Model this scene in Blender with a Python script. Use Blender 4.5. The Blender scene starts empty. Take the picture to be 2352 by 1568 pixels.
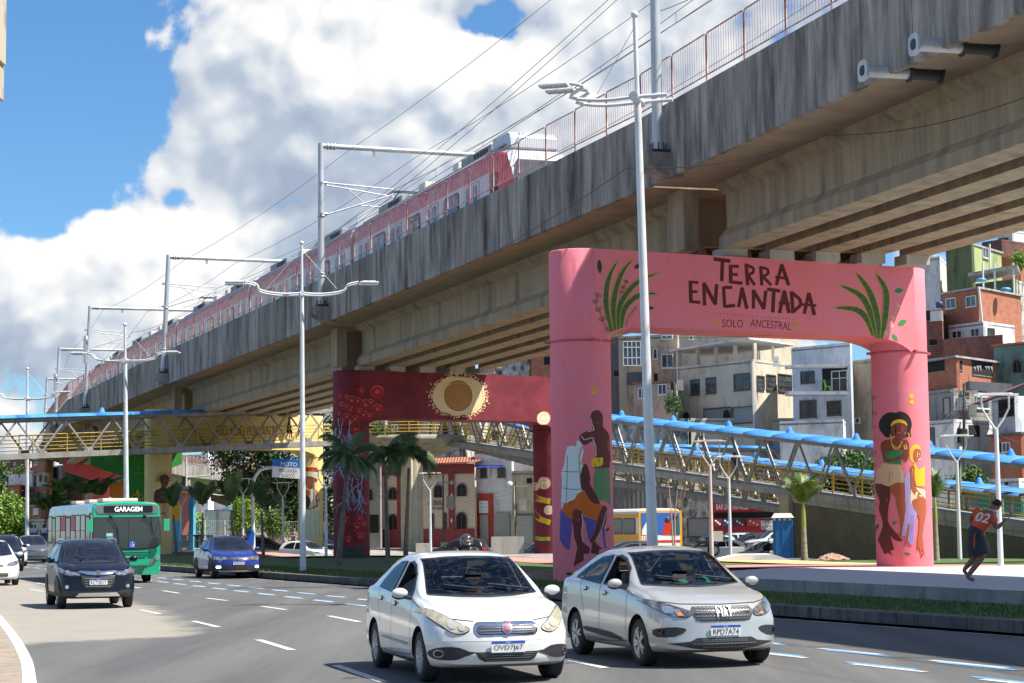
import bpy, bmesh, math, random
import numpy as np
from mathutils import Vector, Matrix
from mathutils.bvhtree import BVHTree
rnd = random.Random(7)
SC = bpy.context.scene
COL = SC.collection
R = math.radians
# ---------------------------------------------------------------- camera
F_PX, CX, CY, CAMZ = 4573.0, 1176.0, 784.0, 1.84
TH = math.atan(417/4573.0); RO = math.atan(.0124)
cam_d = bpy.data.cameras.new('camera'); cam = bpy.data.objects.new('camera', cam_d); COL.objects.link(cam)
cam_d.sensor_width = 36; cam_d.lens = F_PX/2352*36; cam_d.clip_end = 6000; cam_d.clip_start = .5
_fw = Vector((0, math.cos(TH), math.sin(TH))); _u0 = Vector((0, -math.sin(TH), math.cos(TH))); _r0 = Vector((1, 0, 0))
_r = math.cos(RO)*_r0 - math.sin(RO)*_u0; _u = math.sin(RO)*_r0 + math.cos(RO)*_u0
mw = Matrix.Identity(4)
for i in range(3):
    mw[i][0] = _r[i]; mw[i][1] = _u[i]; mw[i][2] = -_fw[i]
mw[2][3] = CAMZ
cam.matrix_world = mw
SC.camera = cam
CAMP = Vector((0, 0, CAMZ))
# ---------------------------------------------------------------- sun
SUN_EL, SUN_AZ = R(57), math.atan2(.956, -.29)
sd = Vector((math.cos(SUN_EL)*math.sin(SUN_AZ), math.cos(SUN_EL)*math.cos(SUN_AZ), math.sin(SUN_EL)))
sl = bpy.data.lights.new('sun', 'SUN'); sl.energy = 5.0; sl.angle = R(.53); sl.color = (1, .95, .86)
so = bpy.data.objects.new('sun', sl); COL.objects.link(so); so.rotation_euler = sd.to_track_quat('Z', 'Y').to_euler()
so.location = (60, -40, 90)
SC.view_settings.view_transform = 'Standard'; SC.view_settings.look = 'None'
SC.view_settings.exposure = 0.85; SC.view_settings.gamma = 1
# ---------------------------------------------------------------- sky: Nishita + procedural clouds by direction
W = bpy.data.worlds.new('World'); SC.world = W; W.use_nodes = True
nt = W.node_tree; nt.nodes.clear(); L = nt.links
class NG:
    def __init__(s, nt): s.nt = nt
    def n(s, t, **k):
        x = s.nt.nodes.new(t)
        for a, b in k.items(): setattr(x, a, b)
        return x
    def m(s, op, *a, clamp=False):
        x = s.nt.nodes.new('ShaderNodeMath'); x.operation = op; x.use_clamp = clamp
        for i, v in enumerate(a):
            if isinstance(v, (int, float)): x.inputs[i].default_value = v
            else: s.nt.links.new(v, x.inputs[i])
        return x.outputs[0]
    def l(s, a, b): s.nt.links.new(a, b)
g = NG(nt)
tc = g.n('ShaderNodeTexCoord'); sep = g.n('ShaderNodeSeparateXYZ'); L.new(tc.outputs['Generated'], sep.inputs[0])
sky = g.n('ShaderNodeTexSky', sky_type='NISHITA'); sky.sun_disc = False; sky.sun_elevation = SUN_EL; sky.sun_rotation = SUN_AZ
sky.air_density = 1.0; sky.dust_density = .3; sky.ozone_density = 2.2
def density(ox, oy, detail):
    "cloud density at (azimuth+ox, elevation+oy)"
    az = g.m('ADD', g.m('ARCTAN2', sep.outputs[0], sep.outputs[1]), ox)
    el = g.m('ADD', g.m('ARCSINE', sep.outputs[2]), oy)
    cb = g.n('ShaderNodeCombineXYZ'); L.new(az, cb.inputs[0]); L.new(el, cb.inputs[1])
    n1 = g.n('ShaderNodeTexNoise'); n1.inputs['Scale'].default_value = 17; n1.inputs['Detail'].default_value = detail
    n1.inputs['Roughness'].default_value = .58; n1.inputs['Distortion'].default_value = .25; L.new(cb.outputs[0], n1.inputs[0])
    n2 = g.n('ShaderNodeTexVoronoi'); n2.feature = 'SMOOTH_F1'; n2.inputs['Scale'].default_value = 42; n2.inputs['Smoothness'].default_value = .8
    L.new(cb.outputs[0], n2.inputs[0])
    n3 = g.n('ShaderNodeTexVoronoi'); n3.feature = 'SMOOTH_F1'; n3.inputs['Scale'].default_value = 95; n3.inputs['Smoothness'].default_value = .5
    L.new(cb.outputs[0], n3.inputs[0])
    tot = g.m('MULTIPLY', g.m('SUBTRACT', n1.outputs[0], .5), 1.75)
    tot = g.m('SUBTRACT', tot, g.m('MULTIPLY', g.m('SUBTRACT', n2.outputs['Distance'], .4), .42))
    tot = g.m('SUBTRACT', tot, g.m('MULTIPLY', g.m('SUBTRACT', n3.outputs['Distance'], .4), .2))
    # weight, centre px, sizes px
    for w, px, py, sx, sy in CL:
        a0, e0 = (px-1176)/4573, (1201-py)/4573
        dx = g.m('MULTIPLY', g.m('SUBTRACT', az, a0), 4573/sx); dy = g.m('MULTIPLY', g.m('SUBTRACT', el, e0), 4573/sy)
        q = g.m('ADD', g.m('MULTIPLY', dx, dx), g.m('MULTIPLY', dy, dy))
        tot = g.m('ADD', tot, g.m('MULTIPLY', g.m('POWER', 2.718, g.m('MULTIPLY', q, -1.0)), w))
    return tot
CL = [(-.75, 130, 130, 230, 260), (-.6, 120, 370, 230, 120), (.75, 360, 640, 250, 210), (.5, 60, 720, 150, 130), (.62, 640, 230, 330, 260),
      (.5, 1000, 150, 330, 230), (.4, 1500, 200, 600, 420), (.15, 500, 330, 160, 70), (-.2, 60, 890, 90, 40), (-.75, 1130, 60, 110, 60), (-.35, 430, 470, 60, 40), (.3, 500, 900, 700, 160)]
dA = density(0, 0, 9); dB = density(.007, .012, 4); dA3 = density(0, 0, 3)
alpha = g.n('ShaderNodeMapRange'); alpha.interpolation_type = 'SMOOTHSTEP'; L.new(dA, alpha.inputs[0])
alpha.inputs[1].default_value = -.02; alpha.inputs[2].default_value = .16
# brightness: relief + broad bright / shaded masses
br = g.m('ADD', g.m('MULTIPLY', g.m('SUBTRACT', dA3, dB), 1.35), .6)
az = g.m('ARCTAN2', sep.outputs[0], sep.outputs[1]); el = g.m('ARCSINE', sep.outputs[2])
for w, px, py, sx, sy in [(.62, 400, 560, 190, 170), (.4, 180, 560, 110, 90), (-.3, 640, 290, 250, 90), (.3, 560, 60, 170, 70), (.5, 960, 130, 170, 130), (.3, 480, 300, 110, 40),
                          (-.3, 700, 500, 130, 160), (-.12, 90, 770, 200, 70), (-.12, 330, 800, 260, 60), (.25, 1300, 120, 120, 200), (.2, 1000, 330, 200, 60), (-.25, 840, 440, 100, 90), (.3, 100, 940, 200, 40)]:
    dx = g.m('MULTIPLY', g.m('SUBTRACT', az, (px-1176)/4573), 4573/sx); dy = g.m('MULTIPLY', g.m('SUBTRACT', el, (1201-py)/4573), 4573/sy)
    q = g.m('ADD', g.m('MULTIPLY', dx, dx), g.m('MULTIPLY', dy, dy))
    br = g.m('ADD', br, g.m('MULTIPLY', g.m('POWER', 2.718, g.m('MULTIPLY', q, -1.0)), w))
br = g.m('ADD', g.m('MULTIPLY', br, .78), g.m('ADD', g.m('MULTIPLY', dA, .16), .06))
ramp = g.n('ShaderNodeValToRGB'); L.new(br, ramp.inputs[0])
e = ramp.color_ramp.elements; e[0].position = 0; e[0].color = (.38, .46, .60, 1); e[1].position = .98; e[1].color = (1, 1, .99, 1)
e2 = ramp.color_ramp.elements.new(.38); e2.color = (.50, .58, .70, 1)
e3 = ramp.color_ramp.elements.new(.72); e3.color = (.78, .82, .87, 1)
tint = g.n('ShaderNodeMix', data_type='RGBA', blend_type='MULTIPLY'); tint.inputs[0].default_value = 1; L.new(sky.outputs[0], tint.inputs[6]); tint.inputs[7].default_value = (.55, .86, 1.12, 1)
b1 = g.n('ShaderNodeBackground'); L.new(tint.outputs[2], b1.inputs[0]); b1.inputs[1].default_value = .076
b2 = g.n('ShaderNodeBackground'); L.new(ramp.outputs[0], b2.inputs[0]); b2.inputs[1].default_value = .56
mx = g.n('ShaderNodeMixShader'); L.new(alpha.outputs[0], mx.inputs[0]); L.new(b1.outputs[0], mx.inputs[1]); L.new(b2.outputs[0], mx.inputs[2])
wo = g.n('ShaderNodeOutputWorld'); L.new(mx.outputs[0], wo.inputs[0])
W.cycles.sampling_method = 'MANUAL'; W.cycles.sample_map_resolution = 512
# ---------------------------------------------------------------- helpers
def ray(px, py): return _fw + (px-CX)/F_PX*_r - (py-CY)/F_PX*_u
def atY(px, py, Y): d = ray(px, py); return CAMP + d*(Y/d.y)
def atZ(px, py, z): d = ray(px, py); return CAMP + d*((z-CAMZ)/d.z)
def atPl(px, py, p0, n): d = ray(px, py); return CAMP + d*((Vector(p0)-CAMP).dot(n)/d.dot(n))
def tag(o, label=None, cat=None, group=None, kind=None):
    if label: o['label'] = label
    if cat: o['category'] = cat
    if group: o['group'] = group
    if kind: o['kind'] = kind
    return o
def thing(name, label, cat, loc=(0, 0, 0), rz=0, group=None):
    o = bpy.data.objects.new(name, None); COL.objects.link(o); o.location = loc; o.rotation_euler = (0, 0, rz)
    return tag(o, label, cat, group)
KIDS = {}
def set_parent(o, p):
    o.parent = p; KIDS.setdefault(p.name, []).append(o)
class MB:
    def __init__(s): s.v = []; s.f = []; s.m = []; s.s = []
    def add(s, vs, fs, mi=0, smooth=False):
        b = len(s.v); s.v.extend([tuple(p) for p in vs])
        for f in fs: s.f.append([b+i for i in f]); s.m.append(mi); s.s.append(smooth)
        return s
    def obox(s, c, ax, ay, az, mi=0):
        "oriented box: centre and three half vectors"
        c, ax, ay, az = Vector(c), Vector(ax), Vector(ay), Vector(az)
        vs = [c+i*ax+j*ay+k*az for i in (-1, 1) for j in (-1, 1) for k in (-1, 1)]
        return s.add(vs, [(0, 1, 3, 2), (4, 6, 7, 5), (0, 4, 5, 1), (2, 3, 7, 6), (0, 2, 6, 4), (1, 5, 7, 3)], mi)
    def box(s, c, sz, rz=0, mi=0):
        a, b = math.cos(rz), math.sin(rz)
        return s.obox(c, (a*sz[0]/2, b*sz[0]/2, 0), (-b*sz[1]/2, a*sz[1]/2, 0), (0, 0, sz[2]/2), mi)
    def bar(s, a, b, w, h=None, mi=0, up=(0, 0, 1)):
        a, b = Vector(a), Vector(b); d = b-a; h = h or w
        if d.length < 1e-6: return s
        x = d.normalized(); y = Vector(up).cross(x)
        if y.length < 1e-3: y = Vector((1, 0, 0)).cross(x)
        y.normalize(); z = x.cross(y)
        return s.obox((a+b)/2, d/2, y*w/2, z*h/2, mi)
    def tube(s, pts, r, n=8, mi=0, caps=True, smooth=True):
        pts = [Vector(p) for p in pts]; k = len(pts); rs = r if isinstance(r, (list, tuple)) else [r]*k
        vs = []; ref = None
        for i, p in enumerate(pts):
            t = (pts[min(i+1, k-1)]-pts[max(i-1, 0)]).normalized()
            if ref is None:
                ref = Vector((0, 0, 1)).cross(t)
                if ref.length < .05: ref = Vector((1, 0, 0)).cross(t)
            a = (ref-ref.dot(t)*t).normalized(); b = t.cross(a); ref = a
            for j in range(n):
                q = 2*math.pi*j/n; vs.append(p+(math.cos(q)*a+math.sin(q)*b)*rs[i])
        fs = [(i*n+j, i*n+(j+1) % n, (i+1)*n+(j+1) % n, (i+1)*n+j) for i in range(k-1) for j in range(n)]
        s.add(vs, fs, mi, smooth)
        if caps:
            s.add(vs[:n][::-1], [list(range(n))], mi); s.add(vs[-n:], [list(range(n))], mi)
        return s
    def lathe(s, prof, c=(0, 0, 0), axis='z', n=20, mi=0, smooth=True):
        vs = []; c = Vector(c)
        for (r, h) in prof:
            for j in range(n):
                q = 2*math.pi*j/n; x, y = r*math.cos(q), r*math.sin(q)
                vs.append(c+Vector({'z': (x, y, h), 'y': (x, h, y), 'x': (h, x, y)}[axis]))
        fs = [(i*n+j, i*n+(j+1) % n, (i+1)*n+(j+1) % n, (i+1)*n+j) for i in range(len(prof)-1) for j in range(n)]
        return s.add(vs, fs, mi, smooth)
    def ext(s, poly, vec, mi=0, mi_side=None):
        "planar 3D polygon extruded by vec"
        a = [Vector(p) for p in poly]; v = Vector(vec); n = len(a)
        s.add(a+[p+v for p in a], [list(range(n))[::-1], list(range(n, 2*n))], mi)
        return s.add(a+[p+v for p in a], [(i, (i+1) % n, n+(i+1) % n, n+i) for i in range(n)], mi if mi_side is None else mi_side)
    def sph(s, c, r, mi=0, n=10, m=6, sc=(1, 1, 1)):
        c = Vector(c); vs = []
        for i in range(m+1):
            a = math.pi*i/m
            for j in range(n):
                q = 2*math.pi*j/n
                vs.append(c+Vector((math.sin(a)*math.cos(q)*r*sc[0], math.sin(a)*math.sin(q)*r*sc[1], math.cos(a)*r*sc[2])))
        return s.add(vs, [(i*n+j, (i+1)*n+j, (i+1)*n+(j+1) % n, i*n+(j+1) % n) for i in range(m) for j in range(n)], mi, True)
    def build(s, name, mats, parent=None, world=False, uv=True, bevel=0, weld=False):
        me = bpy.data.meshes.new(name)
        vs = s.v
        if world and parent is not None:
            l = parent.location; vs = [(p[0]-l.x, p[1]-l.y, p[2]-l.z) for p in vs]
        me.from_pydata(vs, [], s.f)
        if not isinstance(mats, (list, tuple)): mats = [mats]
        for m in mats: me.materials.append(m)
        me.polygons.foreach_set('material_index', s.m); me.polygons.foreach_set('use_smooth', s.s)
        if weld:
            bm = bmesh.new(); bm.from_mesh(me); bmesh.ops.remove_doubles(bm, verts=bm.verts, dist=1e-4)
            bmesh.ops.recalc_face_normals(bm, faces=bm.faces); bm.to_mesh(me); bm.free()
        if uv: box_uv(me)
        me.update()
        o = bpy.data.objects.new(name, me); COL.objects.link(o)
        if bevel:
            b = o.modifiers.new('b', 'BEVEL'); b.width = bevel; b.segments = 2; b.limit_method = 'ANGLE'; b.angle_limit = R(40)
        if parent is not None: set_parent(o, parent)
        return o
def box_uv(me):
    n = len(me.loops)
    if n == 0: return
    uvl = me.uv_layers.new(name='uv')
    co = np.empty(len(me.vertices)*3, 'f'); me.vertices.foreach_get('co', co); co = co.reshape(-1, 3)
    vi = np.empty(n, 'i'); me.loops.foreach_get('vertex_index', vi)
    pn = np.empty(len(me.polygons)*3, 'f'); me.polygons.foreach_get('normal', pn); pn = pn.reshape(-1, 3)
    lt = np.empty(len(me.polygons), 'i'); me.polygons.foreach_get('loop_total', lt)
    nn = np.repeat(pn, lt, axis=0); c = co[vi]
    h = np.hypot(nn[:, 0], nn[:, 1]); flat = np.abs(nn[:, 2]) > .8; h[h < 1e-6] = 1
    u = np.where(flat, c[:, 0], (-nn[:, 1]*c[:, 0]+nn[:, 0]*c[:, 1])/h); v = np.where(flat, c[:, 1], c[:, 2])
    uvl.data.foreach_set('uv', np.stack([u, v], 1).astype('f').ravel())
def dup(root, loc, rz=0, label=None, group=None, mats=None):
    "copy a thing with its parts and sub-parts; mats maps material name -> new material"
    def cp(o, par):
        c = o.copy(); COL.objects.link(c)
        if par is not None: c.parent = par; KIDS.setdefault(par.name, []).append(c)
        if mats and c.type == 'MESH':
            for sl in c.material_slots:
                if sl.material and sl.material.name in mats:
                    t = mats[sl.material.name]; sl.link = 'OBJECT'; sl.material = t
        for k in list(KIDS.get(o.name, [])): cp(k, c)
        return c
    r = cp(root, None); r.location = loc; r.rotation_euler = (0, 0, rz)
    if label: r['label'] = label
    if group: r['group'] = group
    return r
# ---------------------------------------------------------------- materials
MC = {}
def mat(name, col=(.5, .5, .5), rough=.7, metal=0, col2=None, ns=1.0, st=(1, 1, 1), lo=.4, hi=.62, det=6, dirt=None, dns=1.5, dst=(1, 1, .25), dlo=.5, dhi=.7,
        bump=0, bs=30, coat=0, spec=None, brick=None, wave=None, island=None, emit=None, obj=False, trans=0, pan=0):
    "Principled material; col/col2 mixed by noise, dirt laid over by a second noise, optional brick or corrugation"
    if name in MC: return MC[name]
    m = bpy.data.materials.new(name); m.use_nodes = True; MC[name] = m; t = m.node_tree; g = NG(t)
    b = t.nodes['Principled BSDF']; b.inputs['Roughness'].default_value = rough; b.inputs['Metallic'].default_value = metal
    b.inputs['Base Color'].default_value = (*col, 1)
    if coat: b.inputs['Coat Weight'].default_value = coat; b.inputs['Coat Roughness'].default_value = .03
    if spec is not None: b.inputs['Specular IOR Level'].default_value = spec
    if emit: b.inputs['Emission Color'].default_value = (*emit[0], 1); b.inputs['Emission Strength'].default_value = emit[1]
    if trans: b.inputs['Transmission Weight'].default_value = trans
    tc = g.n('ShaderNodeTexCoord'); ge = g.n('ShaderNodeNewGeometry')
    P = tc.outputs['Object'] if obj else ge.outputs['Position']
    cur = None
    def noise(s, stv, d, lo_, hi_):
        mp = g.n('ShaderNodeMapping'); mp.inputs['Scale'].default_value = stv; g.l(P, mp.inputs[0])
        n = g.n('ShaderNodeTexNoise'); n.inputs['Scale'].default_value = s; n.inputs['Detail'].default_value = d; n.inputs['Roughness'].default_value = .62
        g.l(mp.outputs[0], n.inputs[0])
        r = g.n('ShaderNodeMapRange'); g.l(n.outputs[0], r.inputs[0]); r.inputs[1].default_value = lo_; r.inputs[2].default_value = hi_
        return r.outputs[0]
    def mix(a, bcol, fac):
        x = g.n('ShaderNodeMix', data_type='RGBA')
        g.l(fac, x.inputs[0])
        if a is None: x.inputs[6].default_value = (*col, 1)
        else: g.l(a, x.inputs[6])
        if isinstance(bcol, tuple): x.inputs[7].default_value = (*bcol, 1)
        else: g.l(bcol, x.inputs[7])
        return x.outputs[2]
    hgt = None
    if brick:
        bt = g.n('ShaderNodeTexBrick'); uvn = g.n('ShaderNodeUVMap'); g.l(uvn.outputs[0], bt.inputs[0])
        bt.inputs['Color1'].default_value = (*col, 1); bt.inputs['Color2'].default_value = (*(col2 or col), 1); bt.inputs['Mortar'].default_value = (*brick[2], 1)
        bt.inputs['Scale'].default_value = 1; bt.inputs['Brick Width'].default_value = brick[0]; bt.inputs['Row Height'].default_value = brick[1]
        bt.inputs['Mortar Size'].default_value = brick[3] if len(brick) > 3 else .018; bt.inputs['Mortar Smooth'].default_value = .1
        cur = bt.outputs[0]; hgt = bt.outputs['Fac']
    elif col2: cur = mix(None, col2, noise(ns, st, det, lo, hi))
    if island is not None:
        cr = g.n('ShaderNodeMix', data_type='RGBA'); g.l(ge.outputs['Random Per Island'], cr.inputs[0])
        cr.inputs[6].default_value = (*col, 1); cr.inputs[7].default_value = (*island, 1); cur = cr.outputs[2]
    if pan: x = g.n('ShaderNodeMix', data_type='RGBA'); g.l(g.m('MULTIPLY', ge.outputs['Random Per Island'], pan), x.inputs[0]); g.l(cur, x.inputs[6]); x.inputs[7].default_value = (.10, .085, .075, 1); cur = x.outputs[2]
    if dirt: cur = mix(cur, dirt, noise(dns, dst, 8, dlo, dhi))
    if cur is not None: g.l(cur, b.inputs['Base Color'])
    if wave:
        uvn = g.n('ShaderNodeUVMap'); sp = g.n('ShaderNodeSeparateXYZ'); g.l(uvn.outputs[0], sp.inputs[0])
        sn = g.m('SINE', g.m('MULTIPLY', sp.outputs[wave[1]], 2*math.pi/wave[0])); bp = g.n('ShaderNodeBump'); bp.inputs['Strength'].default_value = 1
        bp.inputs['Distance'].default_value = wave[2]; g.l(sn, bp.inputs['Height']); g.l(bp.outputs[0], b.inputs['Normal'])
    elif bump:
        bp = g.n('ShaderNodeBump'); bp.inputs['Strength'].default_value = 1; bp.inputs['Distance'].default_value = bump
        n = g.n('ShaderNodeTexNoise'); n.inputs['Scale'].default_value = bs; n.inputs['Detail'].default_value = 5; g.l(P, n.inputs[0])
        g.l(n.outputs[0], bp.inputs['Height']); g.l(bp.outputs[0], b.inputs['Normal'])
    return m
def flat(name, col, rough=.6, **k): return mat(name, col, rough, **k)
# text -> 2D mesh
_TX = {}
def text2d(s, size=1.0, bold=0):
    k = (s, size, bold)
    if k in _TX: return _TX[k]
    c = bpy.data.curves.new('t', 'FONT'); c.body = s; c.size = size; c.offset = bold; c.align_x = 'CENTER'; c.align_y = 'CENTER'; c.resolution_u = 3
    o = bpy.data.objects.new('t', c); COL.objects.link(o); dg = bpy.context.evaluated_depsgraph_get(); dg.update()
    me = bpy.data.meshes.new_from_object(o.evaluated_get(dg)); vs = [(v.co.x, v.co.y) for v in me.vertices]; fs = [list(p.vertices) for p in me.polygons]
    bpy.data.objects.remove(o); bpy.data.meshes.remove(me)
    if vs:
        x0 = min(v[0] for v in vs); x1 = max(v[0] for v in vs); y0 = min(v[1] for v in vs); y1 = max(v[1] for v in vs)
        vs = [(v[0]-(x0+x1)/2, v[1]-(y0+y1)/2) for v in vs]; w, h = x1-x0, y1-y0
    else: w = h = 1
    _TX[k] = (vs, fs, w, h); return _TX[k]
def put_text(mb, s, o, ux, uy, width=None, height=None, mi=0, bold=0):
    "write s centred at o, along vector ux, up uy (unit), scaled to width/height"
    vs, fs, w, h = text2d(s, 1.0, bold); o = Vector(o); ux = Vector(ux); uy = Vector(uy)
    sx = (width/w) if width else height/h; sy = (height/h) if height else sx
    mb.add([o+ux*(v[0]*sx)+uy*(v[1]*sy) for v in vs], fs, mi)
def smooth_poly(pts, k=4, closed=True):
    "Catmull-Rom through the points"
    n = len(pts); out = []
    rng = range(n) if closed else range(n-1)
    for i in rng:
        if closed: p0, p1, p2, p3 = pts[i-1], pts[i], pts[(i+1) % n], pts[(i+2) % n]
        else: p0, p1, p2, p3 = pts[max(i-1, 0)], pts[i], pts[i+1], pts[min(i+2, n-1)]
        for j in range(k):
            t = j/k
            out.append(tuple(.5*((2*b)+(-a+c)*t+(2*a-5*b+4*c-d)*t*t+(-a+3*b-3*c+d)*t*t*t) for a, b, c, d in zip(p0, p1, p2, p3)))
    if not closed: out.append(tuple(pts[-1]))
    return out
def stroke2d(pts, w, w2=None):
    "polyline -> polygon of width w (tapering to w2)"
    n = len(pts); Lf = []; Rt = []
    for i, p in enumerate(pts):
        a = pts[max(i-1, 0)]; b = pts[min(i+1, n-1)]; dx, dy = b[0]-a[0], b[1]-a[1]; l = math.hypot(dx, dy) or 1
        ww = (w if w2 is None else w+(w2-w)*i/(n-1))/2
        Lf.append((p[0]-dy/l*ww, p[1]+dx/l*ww)); Rt.append((p[0]+dy/l*ww, p[1]-dx/l*ww))
    return Lf+Rt[::-1]
def tess(poly, step, stepy=None):
    "2D polygon cut into a grid -> (verts2d, faces)"
    bm = bmesh.new()
    try: f = bm.faces.new([bm.verts.new((p[0], p[1], 0)) for p in poly])
    except ValueError: bm.free(); return [], []
    bmesh.ops.triangulate(bm, faces=[f])
    for ax, stp in ((0, step), (1, stepy or step)):
        if not stp: continue
        lo = min(p[ax] for p in poly); hi = max(p[ax] for p in poly); k = int((hi-lo)/stp)
        no = (1, 0, 0) if ax == 0 else (0, 1, 0)
        for i in range(1, k+1):
            c = [0, 0, 0]; c[ax] = lo+(hi-lo)*i/(k+1)
            bmesh.ops.bisect_plane(bm, geom=bm.verts[:]+bm.edges[:]+bm.faces[:], plane_co=c, plane_no=no)
    bm.verts.index_update()
    vs = [(v.co.x, v.co.y) for v in bm.verts]; fs = [[v.index for v in f.verts] for f in bm.faces]; bm.free()
    return vs, fs
def dlerp(tab, t):
    for (a, va), (b, vb) in zip(tab, tab[1:]):
        if t <= b: k = max(0, (t-a)/(b-a)); return va+(vb-va)*k
    return tab[-1][1]
# ---------------------------------------------------------------- materials used by the setting
asphalt = mat('asphalt', (.070, .070, .071), .85, col2=(.14, .135, .127), ns=.55, st=(1.4, .09, 1), lo=.34, hi=.68, det=9, dirt=(.18, .175, .165), dns=38, dst=(1, .8, 1), dlo=.56, dhi=.82, bump=.006, bs=110)
paintw = mat('road_paint_white', (.56, .55, .51), .7, dirt=(.2, .2, .19), dns=7, dst=(1, 1, 1), dlo=.5, dhi=.72)
paintb = mat('road_paint_blue', (.10, .32, .62), .7, dirt=(.12, .18, .26), dns=9, dst=(1, 1, 1), dlo=.55, dhi=.8)
kerbm = mat('kerb_concrete', (.10, .085, .08), .85, col2=(.17, .15, .14), ns=.8, dirt=(.05, .045, .045), dns=5)
kerbw = mat('kerb_whitewash', (.78, .77, .73), .8, dirt=(.35, .33, .3), dns=6, dst=(1, 1, 1), dlo=.5, dhi=.75)
grassm = mat('grass', (.052, .105, .022), .9, col2=(.10, .135, .035), ns=1.5, lo=.4, hi=.65, dirt=(.16, .13, .07), dns=.35, dst=(1, 1, 1), dlo=.58, dhi=.75, bump=.03, bs=14)
soilm = mat('soil', (.30, .21, .15), .95, col2=(.22, .16, .12), ns=2, bump=.02, bs=20)
slabm = mat('slab_concrete', (.52, .51, .52), .75, col2=(.50, .50, .51), ns=.5, st=(.4, 2, 1), lo=.35, hi=.7, bump=.002, bs=60)
slabside = mat('slab_side', (.33, .32, .30), .85, col2=(.24, .235, .22), ns=.8, dirt=(.13, .13, .13), dns=2.2, dst=(1, 1, .2), dlo=.52, dhi=.72)
pinkpath = mat('pink_path', (.58, .25, .22), .85, col2=(.50, .21, .19), ns=2)
yelpath = mat('yellow_path', (.62, .46, .20), .85, col2=(.54, .40, .18), ns=2)
paving = mat('lot_paving', (.33, .31, .28), .9, col2=(.24, .23, .21), ns=.5, dirt=(.15, .14, .13), dns=2, dst=(1, 1, 1))
# ---------------------------------------------------------------- ground heights
GP = [(5, 40, .2), (-9, 75, .2), (-25, 110, .18), (2, 56.5, .12), (12, 62, .33), (22, 62, .33), (-8, 94, .3), (2, 100, .25), (-14, 138, .16), (-23, 128, .15), (19, 82, .1), (26, 84, .05),
      (15, 80, .1), (10, 80, .15), (14, 100, -.6), (8, 97, -.5), (3, 112, -.6), (18, 106, -.75), (17, 118, -.8), (25, 100, -.15), (34, 92, 0), (9, 125, -.2), (5, 145, -.25), (16, 128, -1.0), (13, 140, -.78), (9, 150, -.33), (17, 158, -1.15), (30, 150, -.8), (50, 150, .5), (-5, 140, .1), (-20, 180, .2), (-60, 240, 0), (-90, 160, 0),
      (-70, 320, .0), (0, 180, -.2), (0, 260, .5), (60, 230, 3), (-40, 150, .1), (-40, 250, .1), (40, 60, .3), (60, 40, .2), (-110, 330, 0), (0, 400, 2)]
GA = np.array(GP)
def gz(x, y):
    d2 = (GA[:, 0]-x)**2+(GA[:, 1]-y)**2+4; w = d2**-2.2
    return float((w*GA[:, 2]).sum()/w.sum())
KD = Vector((-.393, .9195, 0)); KN = Vector((.9195, .393, 0))          # kerb direction (away) and normal (to the right)
K0 = Vector((8.0, 31.65, 0))
def KP(t, off, z=0): p = K0+KD*t+KN*off; return Vector((p.x, p.y, z))
def sheet(name, poly, z, m, kind='structure'):
    b = MB(); b.add([(p[0], p[1], z) for p in poly], [list(range(len(poly)))]); o = b.build(name, m); tag(o, kind=kind); return o
# far ground to the horizon
sheet('ground', [(-3000, -200), (3000, -200), (3000, 5000), (-3000, 5000)], -1.6, paving)
# road sheet: near edge behind the camera, to far beyond
o = sheet('road', [tuple(KP(-90, 0))[:2], tuple(KP(420, 0))[:2], tuple(KP(420, -75))[:2], tuple(KP(-90, -75))[:2]], 0, asphalt)
# plaza ground beyond the kerb: height field
b = MB(); nx, ny = 64, 72; vs = []
for j in range(ny+1):
    t = -90+510*(j/ny)**1.25
    for i in range(nx+1):
        off = .32+190*(i/nx)**1.7; p = KP(t, off); z = gz(p.x, p.y)
        if off < 2.4: z = .2
        vs.append((p.x, p.y, z))
b.add(vs, [(j*(nx+1)+i, j*(nx+1)+i+1, (j+1)*(nx+1)+i+1, (j+1)*(nx+1)+i) for j in range(ny) for i in range(nx)], 0, True)
tag(b.build('grass', grassm), kind='structure')
# kerb in separate stones
b = MB(); t = -60
while t < 200:
    b.obox(KP(t+.745, .16, .105), KD*.74, KN*.16, Vector((0, 0, .105))); t += 1.5
tag(b.build('kerb', kerbm, bevel=.015), kind='structure')
# gutter strip and edge line
b = MB()
b.add([KP(-60, -.45, .004), KP(200, -.45, .004), KP(200, 0, .004), KP(-60, 0, .004)], [(0, 1, 2, 3)], 0)
tag(b.build('gutter', mat('gutter', (.17, .165, .16), .9, dirt=(.09, .09, .09), dns=2, dst=(1, 1, 1), bump=.004, bs=60)), kind='structure')
b = MB(); b.add([KP(-60, -.62, .008), KP(200, -.62, .008), KP(200, -.52, .008), KP(-60, -.52, .008)], [(0, 1, 2, 3)])
tag(b.build('edge_line', mat('worn_white', (.4, .4, .4), .8, dirt=(.12, .12, .12), dns=1.4, dst=(1, 1, 1), dlo=.42, dhi=.6)), kind='structure')
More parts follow.
